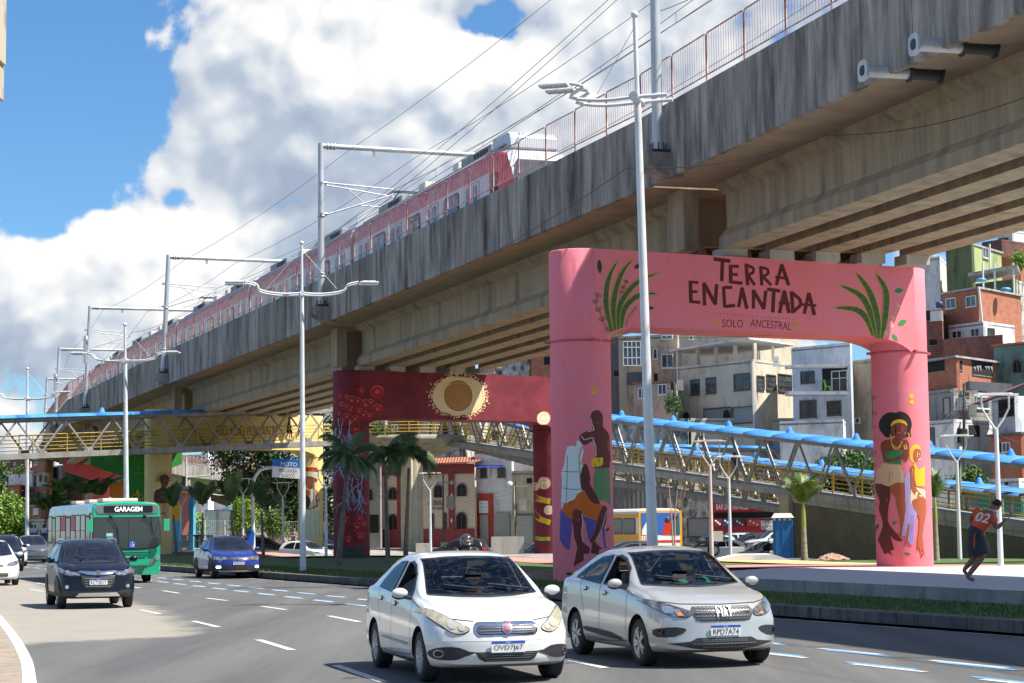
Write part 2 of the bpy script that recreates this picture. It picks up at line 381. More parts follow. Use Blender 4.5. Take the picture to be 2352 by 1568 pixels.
# dusty lighter paving where the side road joins: a sheet whose dust fades out towards its edges
pp = [Vector(tuple(atZ(x, y, 0))[:2]) for x, y in [(-160, 1478), (-160, 1322), (30, 1322), (130, 1352), (235, 1368), (330, 1390), (380, 1402), (420, 1425), (447, 1444), (465, 1456), (400, 1463), (300, 1467), (180, 1473), (60, 1480)]]
def sdist(p):
    ins = False; d = 1e9; n = len(pp)
    for i in range(n):
        a, c = pp[i], pp[(i+1) % n]; e = c-a; t = max(0, min(1, (p-a).dot(e)/e.length_squared)); d = min(d, (p-a-e*t).length)
        if (a.y > p.y) != (c.y > p.y) and p.x < (c.x-a.x)*(p.y-a.y)/(c.y-a.y)+a.x: ins = not ins
    return d if ins else -d
b = MB(); nx, ny = 150, 180; vs = []; wt = []
x0, x1, y0, y1 = -30, 14, 18, 96
for j in range(ny+1):
    for i in range(nx+1): x = x0+(x1-x0)*i/nx; y = y0+(y1-y0)*j/ny; vs.append((x, y, .004)); wt.append(min(1, max(0, .5+sdist(Vector((x, y)))/1.3)))
b.add(vs, [(j*(nx+1)+i, j*(nx+1)+i+1, (j+1)*(nx+1)+i+1, (j+1)*(nx+1)+i) for j in range(ny) for i in range(nx)])
am = asphalt.copy(); am.name = 'dusty_asphalt'; t_ = am.node_tree; bs_ = t_.nodes['Principled BSDF']; g_ = NG(t_); src = bs_.inputs['Base Color'].links[0].from_socket
at_ = g_.n('ShaderNodeAttribute', attribute_name='dust'); nn_ = g_.n('ShaderNodeTexNoise'); nn_.inputs['Scale'].default_value = 1.1; nn_.inputs['Detail'].default_value = 9; nn_.inputs['Roughness'].default_value = .7; ge_ = g_.n('ShaderNodeNewGeometry'); g_.l(ge_.outputs['Position'], nn_.inputs[0])
fa = g_.m('MULTIPLY', g_.m('SUBTRACT', g_.m('ADD', at_.outputs['Fac'], g_.m('MULTIPLY', g_.m('SUBTRACT', nn_.outputs[0], .5), 1.3)), .35), 2.2, clamp=True)
mi_ = g_.n('ShaderNodeMix', data_type='RGBA'); g_.l(g_.m('MULTIPLY', fa, g_.m('ADD', .6, g_.m('MULTIPLY', nn_.outputs[0], .6))), mi_.inputs[0]); g_.l(src, mi_.inputs[6]); mi_.inputs[7].default_value = (.30, .27, .225, 1); g_.l(mi_.outputs[2], bs_.inputs['Base Color'])
o = b.build('side_road', am); tag(o, kind='structure'); at = o.data.attributes.new('dust', 'FLOAT', 'POINT'); at.data.foreach_set('value', wt)
# pavement corner lower left with a whitewashed kerb
cp = [(-40, 1400), (0, 1426), (22, 1452), (44, 1482), (62, 1512), (76, 1545), (82, 1580), (90, 1640), (120, 1800)]
cp3 = [atZ(x, y, 0) for x, y in smooth_poly(cp, 4, False)]
b = MB(); n = len(cp3); ins = [p+Vector((-.15, -.02, 0)) for p in cp3]
for i in range(n-1):
    a, c, d, e_ = cp3[i], cp3[i+1], ins[i+1], ins[i]
    b.add([a, c, d, e_]+[p+Vector((0, 0, .12)) for p in (a, c, d, e_)], [(4, 5, 6, 7), (0, 1, 5, 4), (1, 2, 6, 5), (2, 3, 7, 6), (3, 0, 4, 7)])
tag(b.build('painted_kerb', kerbw), kind='structure')
pv = [tuple(p)[:2] for p in ins]+[(-1.5, 8), (-40, 8), (-40, ins[0].y)]
sheet('pavement', pv, .115, mat('old_pavement', (.33, .26, .19), .9, col2=(.26, .22, .18), ns=1.5, dirt=(.16, .15, .13), dns=5, dst=(1, 1, 1), bump=.004, bs=40))
# lane dashes from ground positions
def dash(b, p, q, w=.13, mi=0, off=0):
    p = Vector((p[0], p[1], .01)); q = Vector((q[0], q[1], .01)); d = (q-p).normalized(); n = Vector((-d.y, d.x, 0))
    b.add([p+n*(off-w/2), q+n*(off-w/2), q+n*(off+w/2), p+n*(off+w/2)], [(0, 1, 2, 3)], mi)
b = MB()
for (x0, y0, x1, y1) in [(323, 1401, 368, 1411), (444, 1427, 502, 1441), (593, 1470, 671, 1494), (771, 1529, 880, 1567), (374, 1357, 411, 1363), (474, 1374, 522, 1380), (601, 1393, 657, 1401), (755, 1415, 826, 1429),
                         (1297, 1514, 1390, 1535), (83, 1339, 120, 1345), (70, 1354, 100, 1359), (297, 1347, 322, 1351), (1020, 1466, 1100, 1484)]:
    dash(b, atZ(x0, y0, 0), atZ(x1, y1, 0))
tag(b.build('lane_markings', paintw), kind='structure')
b = MB()
def LK(off0, off1, t0, t1, step, ln, blueside):
    t = t0
    while t < t1:
        o1 = dlerp([(t0, off0), (t1, off1)], t); p = KP(t, o1); q = KP(t+ln, o1)
        dash(b, p, q, .12, 0); p2 = KP(t+.35*blueside[1], o1); q2 = KP(t+ln+.35*blueside[1], o1); dash(b, p2, q2, .11, 1, .125*blueside[0]); t += step
LK(-5.14, -2.4, -20, 60, 2.85, 1.6, (1, -1)); LK(-6.35, -3.5, -20, 60, 2.85, 1.6, (-1, 1)); LK(-2.4, -2.3, 60, 100, 2.85, 1.6, (1, -1)); LK(-3.5, -3.4, 60, 100, 2.85, 1.6, (-1, 1))
tag(b.build('motorcycle_lane_markings', [paintw, paintb]), kind='structure')
# raised concrete slab with a vertical face towards the road
sl = [atZ(1270, 1310, .46), atZ(2900, 1385, .46), Vector((30, 54, .46)), Vector((20.5, 58.5, .46)), atZ(2128, 1302, .46), atZ(1778, 1303, .46), atZ(1420, 1297, .46)]
f0 = atZ(1650, 1324, .46); f1 = atZ(2352, 1357, .46); dd = (f1-f0).normalized()
sl[0] = f0-dd*1.6; sl[1] = f1+dd*20
sl[6] = sl[0]+Vector((1.2, 3.5, 0)); sl[5] = atZ(1778, 1304, .46)
b = MB(); b.ext([(p.x, p.y, -.2) for p in sl], (0, 0, .66), 0, 1)
for i in range(2): b.m[i] = 0
tag(b.build('concrete_slab', [slabm, slabside]), kind='structure')
# paths in front of and behind the frames (narrow coloured ribbons lying on the ground)
def ribbon(name, pts, w, m, dz=.03):
    "pts: ground points; ribbon following the terrain"
    b = MB(); ps = smooth_poly([tuple(p[:2]) for p in pts], 8, False); vs = []
    for i, p in enumerate(ps):
        a = ps[max(i-1, 0)]; c = ps[min(i+1, len(ps)-1)]; dx, dy = c[0]-a[0], c[1]-a[1]; l = math.hypot(dx, dy)
        for s in (-1, 0, 1):
            x, y = p[0]-dy/l*w/2*s, p[1]+dx/l*w/2*s; vs.append((x, y, gz(x, y)+dz+.02))
    b.add(vs, [(3*i+j, 3*i+j+1, 3*i+j+4, 3*i+j+3) for i in range(len(ps)-1) for j in (0, 1)], 0, True)
    return tag(b.build(name, m), kind='structure')
ribbon('pink_path', [atZ(-150, 1262, .2), atZ(380, 1266, .2), atZ(700, 1272, .2), atZ(850, 1273, .25), atZ(1150, 1277, .25), atZ(1500, 1288, .3), atZ(1800, 1299, .38), (30, 53.5)], 3.4, pinkpath)
ribbon('yellow_path', [atZ(-150, 1252, .2), atZ(400, 1256, .2), atZ(700, 1261, .2), atZ(1000, 1266, .2), atZ(1450, 1276, .2), atZ(1900, 1289, .25), atZ(2400, 1290, .25)], 3.0, yelpath)

b = MB(); vs = []
for j in range(31):
    for i in range(41):
        x = -12+68*i/40; y = 96+96*j/30-(x*.3 if x > 0 else 0); vs.append((x, y, gz(x, y)+.06))
b.add(vs, [(j*41+i, j*41+i+1, (j+1)*41+i+1, (j+1)*41+i) for j in range(30) for i in range(40)], 0, True); tag(b.build('parking_lot', paving), kind='structure')
# ---------------------------------------------------------------- viaduct
conc_dark = mat('parapet_concrete', (.50, .45, .40), .85, col2=(.22, .19, .17), ns=3.2, st=(1, 1, .13), lo=.34, hi=.7, dirt=(.035, .028, .025), dns=.9, dst=(1.4, 1.4, .3), dlo=.44, dhi=.72, bump=.004, bs=12, pan=.4)
conc = mat('girder_concrete', (.42, .34, .235), .85, col2=(.31, .25, .175), ns=2.2, st=(1, 1, .12), lo=.35, hi=.65, dirt=(.15, .125, .10), dns=1.0, dst=(1.5, 1.5, .22), dlo=.5, dhi=.75, bump=.002, bs=20)  # warm tint here and in the soffit includes orange light bounced from below
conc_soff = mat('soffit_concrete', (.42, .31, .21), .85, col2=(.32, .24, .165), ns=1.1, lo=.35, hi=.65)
conc_pale = mat('pier_concrete', (.50, .47, .42), .8, col2=(.38, .36, .33), ns=1.5, st=(1, 1, .2), dirt=(.2, .19, .17), dns=2, dlo=.55, dhi=.8)
steelw = mat('galvanised', (.56, .57, .58), .45, .35, col2=(.44, .45, .46), ns=2, st=(1, 1, .3))
rail_red = mat('railing_paint', (.46, .36, .33), .5, .1, col2=(.36, .10, .07), ns=3.0, lo=.4, hi=.6)
dark = mat('dark_steel', (.035, .033, .035), .6)
VP = [(35.5, -30), (30.5, -13.6), (20.4, 22.9), (9.15, 60.2), (-4.46, 96.5), (-18.4, 132.8), (-31.3, 165), (-42.6, 205.7), (-50.9, 244), (-56.5, 288), (-58.8, 335), (-55.4, 390), (-47.5, 441), (-33, 490), (-8, 530)]
VZ = [11.8, 11.8, 11.78, 11.75, 11.3, 11.05, 10.35, 10.3, 10.3, 10.3, 10.3, 10.2, 10.1, 10, 10]       # parapet underside
HALF, HR, PH, GH, NG_ = 5.45, 4.3, 2.0, 1.95, 5
VPv = [Vector((x, y, 0)) for x, y in VP]
DIRS = [(VPv[i+1]-VPv[i]).normalized() for i in range(len(VP)-1)]
def nrm(d): return Vector((d.y, -d.x, 0))
PN = []
for i in range(len(VP)):
    d = (DIRS[max(i-1, 0)]+DIRS[min(i, len(DIRS)-1)]).normalized(); PN.append(nrm(d))
def dk(i, t, u, z=0):
    "point on span i (0..1) at offset u to the right of the centreline; z above parapet underside"
    p = VPv[i].lerp(VPv[i+1], t); n = PN[i].lerp(PN[i+1], t); zz = VZ[i]+(VZ[i+1]-VZ[i])*t
    return Vector((p.x+n.x*u, p.y+n.y*u, zz+z))
via = thing('elevated_viaduct', 'long grey concrete metro viaduct carrying the railway over the painted portal frames', 'viaduct', (9.15, 60.2, 0))
def span_prism(b, i, prof, t0=0, t1=1, mi=0, seg=1):
    "profile (u,z) swept along the span"
    n = len(prof)
    for s in range(seg):
        a = t0+(t1-t0)*s/seg; c = t0+(t1-t0)*(s+1)/seg
        vs = [dk(i, a, u, z) for u, z in prof]+[dk(i, c, u, z) for u, z in prof]
        b.add(vs, [list(range(n))[::-1], list(range(n, 2*n))]+[(k, (k+1) % n, n+(k+1) % n, n+k) for k in range(n)], mi)
for i in range(len(VP)-1):
    Ls = (VPv[i+1]-VPv[i]).length
    b = MB(); span_prism(b, i, [(-HALF, .0), (HR, .0), (HR, .28), (-HALF, .28)], .003, .997)
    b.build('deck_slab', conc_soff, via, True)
    for sgn, nm in ((-1, 'parapet'), (1, 'parapet')):
        b = MB(); k = max(1, round(Ls/2.5))
        for j in range(k):
            g0 = .014/Ls; a = j/k+g0; c = (j+1)/k-g0; hw = HALF if sgn < 0 else HR; u0 = sgn*hw; u1 = sgn*(hw+.16); dzz = rnd.uniform(-.004, .004)
            span_prism(b, i, [(min(u0, u1), -.14+dzz), (max(u0, u1), -.14+dzz), (max(u0, u1), PH), (min(u0, u1), PH)], a, c)
        b.build(nm, conc_dark, via, True)
    for q in range(NG_):
        uc = -3.05+q*6.1/(NG_-1); b = MB()
        pr = [(-.42, -GH), (.42, -GH), (.42, -GH+.34), (.17, -GH+.62), (.17, -.34), (.5, -.12), (.5, -.004), (-.5, -.004), (-.5, -.12), (-.17, -.34), (-.17, -GH+.62), (-.42, -GH+.34)]
        span_prism(b, i, [(uc+u, z) for u, z in pr], .045 if i >= 2 else .02, .975)
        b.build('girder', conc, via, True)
    for t in (.05, .5, .95):
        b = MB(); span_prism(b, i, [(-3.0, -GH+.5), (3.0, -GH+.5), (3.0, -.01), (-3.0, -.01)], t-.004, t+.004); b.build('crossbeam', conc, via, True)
# railing panels on the near parapet
b0 = MB(); pw = 2.42
b0.tube([(0, 0, .22), (0, 0, 1.3), (.06, 0, 1.36), (pw-.06, 0, 1.36), (pw, 0, 1.3), (pw, 0, .22), (pw-.05, 0, .2), (.05, 0, .2), (0, 0, .22)], .021, 6)
for j in range(1, 15):
    x = pw*j/15; b0.tube([(x, 0, .2), (x, 0, 1.36)], .0065, 4, caps=False)
pm = b0.build('railing_panel', rail_red, uv=False); pmesh = pm.data; bpy.data.objects.remove(pm)
rail = thing('viaduct_railing', 'thin red and white metal guard railing along the top of the near viaduct parapet', 'railing', (9.15, 60.2, 0))
cnt = 0
sides = MB()
for i in range(len(VP)-1):
    a = dk(i, 0, -HALF-.08); c = dk(i, 1, -HALF-.08); Ls = (c-a).length; k = round(Ls/2.5)
    for j in range(k):
        p = a.lerp(c, j/k); z = p.z+PH; q = a.lerp(c, (j+1)/k); w = (q-p).length
        if i in (1, 2, 3, 4, 5, 6) and not (i == 1 and j < 4):
            o = bpy.data.objects.new('railing_panel', pmesh); COL.objects.link(o); set_parent(o, rail)
            o.location = Vector((p.x, p.y, z))-rail.location; o.rotation_euler = (0, 0, math.atan2(q.y-p.y, q.x-p.x)); o.scale = ((w-.05)/pw, 1, 1); cnt += 1
            f = MB(); f.bar(p+Vector((0, 0, PH-.0)), p+Vector((0, 0, PH+1.3)), .04)
            sides.add(f.v, f.f)
        elif i > 6:
            sides.bar((p.x, p.y, z), (p.x, p.y, z+1.3), .08); sides.bar((p.x, p.y, z+1.3), (q.x, q.y, q.z+PH+1.3), .06); sides.bar((p.x, p.y, z+.3), (q.x, q.y, q.z+PH+.3), .05)
sides.build('railing_posts', rail_red, rail, True)
b = MB()
for i in range(7, len(VP)-1):
    a = dk(i, 0, HR+.08); c = dk(i, 1, HR+.08); k = round((c-a).length/2.5)
    for j in range(k):
        p = a.lerp(c, j/k); q = a.lerp(c, (j+1)/k); z = PH
        b.bar((p.x, p.y, p.z+z), (p.x, p.y, p.z+z+1.3), .1); b.bar((p.x, p.y, p.z+z+1.3), (q.x, q.y, q.z+z+1.3), .08); b.bar((p.x, p.y, p.z+z+.2), (q.x, q.y, q.z+z+.2), .08)
        for h in range(1, 9): w = p.lerp(q, h/9); b.bar((w.x, w.y, w.z+z+.2), (w.x, w.y, w.z+z+1.3), .03)
tag(b.build('far_viaduct_railing', rail_red), 'pinkish railing along the far curving end of the viaduct beyond the trees', 'railing')
# drain brackets with pale pipes under the near parapet (upper right)
for px, py, lb in ((2040, 165, 'pale round pipe end on a dark bracket under the viaduct edge, lower of the two'), (2160, 105, 'pale round pipe end on a dark bracket under the viaduct edge, nearest the picture corner')):
    n = PN[2]; e0 = dk(1, .5, -HALF-.16); p = atPl(px, py, e0, n); dr = DIRS[1]
    t = thing('pipe_bracket', lb, 'pipe bracket', p, 0, 'pipe brackets under the viaduct edge')
    ax = (nrm(dr)).normalized()
    b = MB(); b.tube([p-ax*.55, p+ax*.5], .145, 16, 0); b.build('pipe', steelw, t, True)
    b = MB(); r0 = []
    for k in range(20):
        a = 2*math.pi*k/20; rr = .24 if abs(math.sin(2*a)) < .8 else .27
        r0.append((rr*math.cos(a), rr*math.sin(a)))
    up = Vector((0, 0, 1)); fp = p-ax*.58
    o_ = [fp+dr*x+up*y for x, y in r0]; i_ = [fp+dr*(x*.5)+up*(y*.5) for x, y in r0]; m_ = 20
    vv = o_+i_+[q-ax*.05 for q in o_]+[q-ax*.05 for q in i_]
    b.add(vv, [(2*m_+k, 2*m_+(k+1) % m_, 3*m_+(k+1) % m_, 3*m_+k) for k in range(m_)]+[(k, (k+1) % m_, 2*m_+(k+1) % m_, 2*m_+k) for k in range(m_)]+[(m_+k, m_+(k+1) % m_, 3*m_+(k+1) % m_, 3*m_+k) for k in range(m_)])
    b.build('flange', steelw, t, True)
    b = MB(); b.tube([fp-ax*.06, p+ax*.3], .118, 14, 0); b.build('pipe_mouth', dark, t, True)
    b = MB(); 
    for s_ in (.48, 1.25):
        c0 = p+ax*s_; h = .62
        b.ext([c0-dr*.34+up*h, c0+dr*.34+up*h, c0+dr*.2-up*.05, c0+dr*.08-up*.2, c0-dr*.08-up*.2, c0-dr*.2-up*.05], ax*.04)
    b.tube([p+ax*.5, p+ax*1.3], .15, 12); b.obox(p+ax*.9+up*.6, ax*.4, dr*.34, up*.03); b.build('bracket', dark, t, True)
# ---------------------------------------------------------------- portal frames
class Surf:
    def __init__(s, Lx, Rx, r, zt=None, zb=None):
        s.A = Vector((*Lx, 0)); s.B = Vector((*Rx, 0)); s.r = r; s.d = (s.B-s.A).normalized(); s.n = -Vector((-s.d.y, s.d.x, 0))
        s.W = (s.B-s.A).length; s.zt = zt; s.zb = zb
    def cyl(s, C, d):
        o = CAMP-C; a = d.x*d.x+d.y*d.y; b = o.x*d.x+o.y*d.y; c = o.x*o.x+o.y*o.y-s.r*s.r; D = b*b-a*c
        if D < 0: D = 0
        t = (-b-math.sqrt(D))/a; p = CAMP+d*t; n = Vector((p.x-C.x, p.y-C.y, 0)).normalized()
        return t, Vector((C.x+n.x*s.r, C.y+n.y*s.r, p.z)), n
    def hit(s, px, py):
        d = ray(px, py); p0 = s.A+s.n*s.r; t = (p0-CAMP).dot(s.n)/d.dot(s.n); p = CAMP+d*t; u = (p-s.A).dot(s.d)
        if 0 <= u <= s.W and p.z > s.zb-.95 and (p.z > s.zb or u < 1.7 or u > s.W-1.7):
            ex = (1-min(1, min(u, s.W-u)/1.9)**.5)*.8
            if p.z > s.zb-ex: return p, s.n
        C = s.A if u < s.W/2 else s.B; t, p, n = s.cyl(C, d); return p, n
def zc(p, k, ox, oy): return [((ox+x*k)/1.694, (oy+y*k)/1.694) for x, y in p]
class Mural:
    "painted shapes laid on a surface; each shape given by the photo region it was read from"
    def __init__(s, surf, k=1.694, ox=0, oy=0): s.s = surf; s.mb = MB(); s.k, s.ox, s.oy = k, ox, oy; s.mats = []; s.bb = []
    def lay(s, pts):
        x0, x1 = min(p[0] for p in pts), max(p[0] for p in pts); y0, y1 = min(p[1] for p in pts), max(p[1] for p in pts); l = 0
        for b in s.bb:
            if b[0] < x1 and b[1] > x0 and b[2] < y1 and b[3] > y0: l = max(l, b[4])
        l += 1; s.bb.append((x0, x1, y0, y1, l)); return .003+.0011*l
    def z(s, k, ox, oy): s.k, s.ox, s.oy = k, ox, oy; return s
    def poly(s, pts, m, sm=0, layer=0):
        if sm: pts = smooth_poly(pts, sm)
        pts = zc(pts, s.k, s.ox, s.oy); vs, fs = tess(pts, 9, 40)
        if m not in s.mats: s.mats.append(m)
        off = s.lay(pts); out = []
        for v in vs:
            p, n = s.s.hit(*v); out.append(p+n*off)
        s.mb.add(out, fs, s.mats.index(m))
    def line(s, pts, w, m, w2=None, sm=0):
        if sm: pts = smooth_poly(pts, sm, False)
        # split long strokes so that every quad follows the surface
        pts = [(a[0]+(c[0]-a[0])*j/6, a[1]+(c[1]-a[1])*j/6) for a, c in zip(pts, pts[1:]) for j in range(6) if j == 0 or math.hypot(c[0]-a[0], c[1]-a[1]) > 45]+[pts[-1]]
        L_ = stroke2d(pts, w, w2); n = len(pts); Lf, Rt = L_[:n], L_[n:][::-1]
        pa = zc(Lf, s.k, s.ox, s.oy); pb = zc(Rt, s.k, s.ox, s.oy)
        if m not in s.mats: s.mats.append(m)
        off = s.lay(pa+pb); out = []
        for a, c in zip(pa, pb):
            for v in (a, c): p, nn = s.s.hit(*v); out.append(p+nn*off)
        s.mb.add(out, [(2*i, 2*i+1, 2*i+3, 2*i+2) for i in range(n-1)], s.mats.index(m))
    def disc(s, x, y, rx, ry, m, n=20, jag=0): s.poly([(x+rx*math.cos(2*math.pi*i/n)*(1+rnd.uniform(-jag, jag)), y+ry*math.sin(2*math.pi*i/n)*(1+rnd.uniform(-jag, jag))) for i in range(n)], m)
    def ring(s, x, y, rx, ry, w, m, a0=0, a1=6.283, n=18): s.line([(x+rx*math.cos(a0+(a1-a0)*i/n), y+ry*math.sin(a0+(a1-a0)*i/n)) for i in range(n+1)], w, m)
    def text(s, t, x, y, w, h, m, rot=0, bold=0):
        vs, fs, tw, th = text2d(t, 1.0, bold); c, q = math.cos(rot), math.sin(rot)
        if m not in s.mats: s.mats.append(m)
        q0 = zc([(x-w/2, y-h/2), (x+w/2, y+h/2)], s.k, s.ox, s.oy); off = s.lay(q0); out = []
        for v in vs:
            a, b_ = v[0]*w/tw, -v[1]*h/th; X = x+a*c-b_*q; Y = y+a*q+b_*c
            p, n = s.s.hit(*zc([(X, Y)], s.k, s.ox, s.oy)[0]); out.append(p+n*off)
        s.mb.add(out, fs, s.mats.index(m))
    def build(s, par, name='mural'): return s.mb.build(name, s.mats, par, True, uv=False)
def portal(name, label, Lx, Rx, r, topL, botm, m, zg=(-.3, -.3), pads=None):
    s = Surf(Lx, Rx, r); p0 = s.A+s.n*r
    s.zt = sum(atPl(x, y, p0, s.n).z for x, y in topL)/len(topL); s.zb = sum(atPl(x, y, p0, s.n).z for x, y in botm)/len(botm)
    t = thing(name, label, 'portal frame', (Lx[0], Lx[1], 0), 0)
    for C, z0 in ((s.A, zg[0]), (s.B, zg[1])):
        b = MB(); b.lathe([(r, z0), (r, s.zb-.05), (r, s.zt-.03), (r-.03, s.zt), (0, s.zt)], C, n=48); b.build('column', m, t, True)
        b = MB(); zz = s.zb-.42
        b.lathe([(r+.001, zz-.03), (r+.02, zz-.03), (r+.02, zz+.03), (r+.001, zz+.03)], C, n=40)
        for a in (.2, 2.0, 3.3, 5.1): b.box(C+Vector((math.cos(a)*(r+.07), math.sin(a)*(r+.07), zz)), (.2, .1, .08), a)
        b.build('clamp_ring', mat('ring_'+m.name, tuple(c*.55 for c in m['c']), .6), t, True)
    pts = [(0, s.zt-.004), (s.W, s.zt-.004)]; A_ = 1.9
    arc = [(A_*(1-math.cos(q)), -.8*(1-math.sin(q))) for q in [math.pi/2*i/10 for i in range(11)]]   # (0,-.8)->(1.9,0)
    pts += [(s.W-a, s.zb+z) for a, z in arc]; pts += [(a, s.zb+z) for a, z in arc[::-1]]
    rr = r*.998; b = MB(); b.ext([s.A+s.d*u+s.n*rr+Vector((0, 0, z)) for u, z in pts], -s.n*2*rr); b.build('beam', m, t, True)
    return t, s
def pm(name, c, c2=None, **k):
    m = mat(name, c, .75, col2=c2 or tuple(x*.82 for x in c), ns=.9, dirt=tuple(x*.6 for x in c), dns=3.0, dst=(1, 1, .35), dlo=.62, dhi=.85, bump=.006, bs=4, **k); m['c'] = c; return m
pink = pm('pink_paint', (.84, .195, .225), (.80, .21, .27)); maroon = pm('maroon_paint', (.15, .010, .020), (.22, .022, .036)); yel = pm('yellow_ochre_paint', (.80, .60, .24), (.70, .52, .22)); grn = pm('green_paint', (.03, .22, .03), (.04, .28, .04))
f1, S1 = portal('pink_portal_frame', 'pink painted concrete portal frame lettered TERRA ENCANTADA standing by the kerb', (1.94, 56.5), (12.02, 61.7), .865, [(1631, 584), (1353, 570), (2060, 612)], [(1458, 748), (1926, 770)], pink)
f2, S2 = portal('maroon_portal_frame', 'dark red painted concrete portal frame with roses and a pale sun disc', (-7.69, 94.5), (1.85, 100.6), .86, [(900, 852), (1110, 858), (1255, 866)], [(900, 961), (1150, 966)], maroon)
f3, S3 = portal('yellow_portal_frame', 'pale yellow painted concrete portal frame lettered CIDADE PULSANTE behind the footbridge', (-22.75, 127.7), (-14.05, 137.9), .87, [(560, 948), (650, 950)], [(480, 1029), (600, 1031)], yel)
# bearing pads, end pilasters closing the joints
b = MB()
for i, S in ((3, S1), (4, S2), (5, S3)):
    for q in range(NG_):
        uc = -3.05+q*6.1/(NG_-1)
        for t in (-.02, .05):
            p = dk(i, t, uc) if t >= 0 else dk(i-1, 1+t, uc)
            b = MB(); b.obox((p.x, p.y, (VZ[i]-GH+S.zt)/2), DIRS[i]*.35, PN[i]*.4, Vector((0, 0, max(.05, (VZ[i]-GH-S.zt)/2+.02)))); b.build('bearing_pad', conc_pale, via, True)
for i in range(2, 12):
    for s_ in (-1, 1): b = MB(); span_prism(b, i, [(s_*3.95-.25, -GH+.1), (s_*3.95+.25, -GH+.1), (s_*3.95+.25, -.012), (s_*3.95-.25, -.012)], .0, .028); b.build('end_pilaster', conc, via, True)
# T shaped piers further along
def tee(name, label, i, m, mb2=None, tip=1.3, root=2.3, cw=1.75, wing=3.75, ztop=None):
    p = VPv[i]; n = PN[i]; d = nrm(n); zt = ztop or VZ[i]-GH-.05; t = thing(name, label, 'pier', (p.x, p.y, 0), 0)
    b = MB(); b.ext([p+n*u+Vector((0, 0, z))-d*(-.7) for u, z in [(-wing, zt), (wing, zt), (wing, zt-tip), (cw/2, zt-root), (-cw/2, zt-root), (-wing, zt-tip)]], d*-1.4); b.build('hammerhead', m, t, True)
    b = MB(); b.ext([p+n*(cw/2*math.cos(a))+d*(.75*math.sin(a))+Vector((0, 0, -.5)) for a in [2*math.pi*k/24 for k in range(24)]], (0, 0, zt-root+.52)); b.build('column', mb2 or m, t, True)
    # front plane for murals
    s = Surf((p.x-n.x*wing, p.y-n.y*wing), (p.x+n.x*wing, p.y+n.y*wing), .76); s.zb = -9; return t, s
tealm = pm('teal_paint', (.02, .17, .22)); coral = pm('coral_paint', (.62, .09, .11), (.68, .12, .12)); orangem = pm('orange_paint', (.75, .22, .05)); bluep = pm('sky_blue_paint', (.10, .42, .62))
t4, S4 = tee('green_pier', 'green painted T shaped viaduct pier with yellow ornaments behind the bus', 6, grn)
t5, S5 = tee('coral_pier', 'coral pink T shaped viaduct pier with an orange disc', 7, coral, ztop=9.05)
t6, S6 = tee('teal_pier', 'dark teal T shaped viaduct pier just behind the coral one', 8, tealm, orangem, ztop=9.4)
t7, S7 = tee('orange_pier', 'orange painted viaduct pier far behind the palms', 9, orangem)
bp_ = pm('brown_pier', (.25, .14, .11))
for i, lb in ((10, 'brown concrete pier under the far curving viaduct'), (11, 'brown concrete pier beside the dark tree under the far viaduct'), (12, 'brown pier of the far viaduct hidden among the trees'), (13, 'last brown pier of the far viaduct')): tee('plain_pier', lb, i, bp_)
# ---------------------------------------------------------------- murals
def fl(n, c): return mat('mural_'+n, c, .75)
ink = fl('ink', (.11, .012, .010)); leafg = fl('leaf', (.085, .12, .035)); lime = fl('lime', (.42, .42, .03)); dkg = fl('darkgreen', (.012, .06, .03)); gold = fl('gold', (.80, .38, .02)); skin = fl('brown', (.14, .028, .018)); skin2 = fl('copper', (.42, .10, .035))
skin3 = fl('midbrown', (.24, .05, .028)); whit = fl('white', (.72, .74, .74)); org = fl('orange', (.68, .13, .01)); pur = fl('purple', (.12, .09, .33)); lav = fl('lavender', (.42, .33, .60)); peri = fl('periwinkle', (.22, .24, .72)); grs = fl('shorts', (.12, .25, .10)); bei = fl('beige', (.72, .46, .28)); crm = fl('cream', (.85, .66, .40)); blk = fl('black', (.018, .013, .013))
gtop = fl('greentop', (.03, .26, .09)); yellow = fl('yellow', (.85, .50, .02)); lbl = fl('lightblue', (.28, .48, .66)); redr = fl('rosered', (.42, .02, .018)); redd = fl('rosedark', (.20, .008, .01)); redl = fl('roselight', (.70, .20, .16)); sun_c = fl('sun_cream', (.80, .60, .33)); sun_b = fl('sun_brown', (.42, .19, .045)); dgry = fl('darkgrey', (.045, .05, .045))
def Z3(M): return M.z(.4252, 2100, 900)
def Z4(M): return M.z(.4465, 2950, 900)
m = Mural(S1)
def blade(m, sp, ws, bands=7):
    sp = smooth_poly(sp, 6, False); n = len(sp)
    def outline(k):
        Lf = []; Rt = []
        for i, p in enumerate(sp):
            a = sp[max(i-1, 0)]; c = sp[min(i+1, n-1)]; dx, dy = c[0]-a[0], c[1]-a[1]; l = math.hypot(dx, dy); t = i/(n-1)
            w = max(.6, dlerp(ws, t)*k/2) if k > .9 else max(.4, dlerp(ws, t)/2-6); Lf.append((p[0]-dy/l*w, p[1]+dx/l*w)); Rt.append((p[0]+dy/l*w, p[1]-dx/l*w))
        return Lf+Rt[::-1]
    m.poly(outline(1), lime); m.poly(outline(.7), leafg)
    for j in range(bands):
        t = .22+.68*j/(bands-1); i = int(t*(n-1)); p = sp[i]; a = sp[max(i-1, 0)]; dx, dy = p[0]-a[0], p[1]-a[1]; l = math.hypot(dx, dy); w = dlerp(ws, t)*.3
        zz = []
        for q in range(7): f = -1+q/3; s_ = 7*(1 if q % 2 else -1); zz.append((p[0]-dy/l*w*f+dx/l*s_, p[1]+dx/l*w*f+dy/l*s_))
        m.line(zz, 7, dkg)
Z3(m); W0 = [(0, 34), (.3, 58), (.6, 52), (.85, 28), (1, 2)]
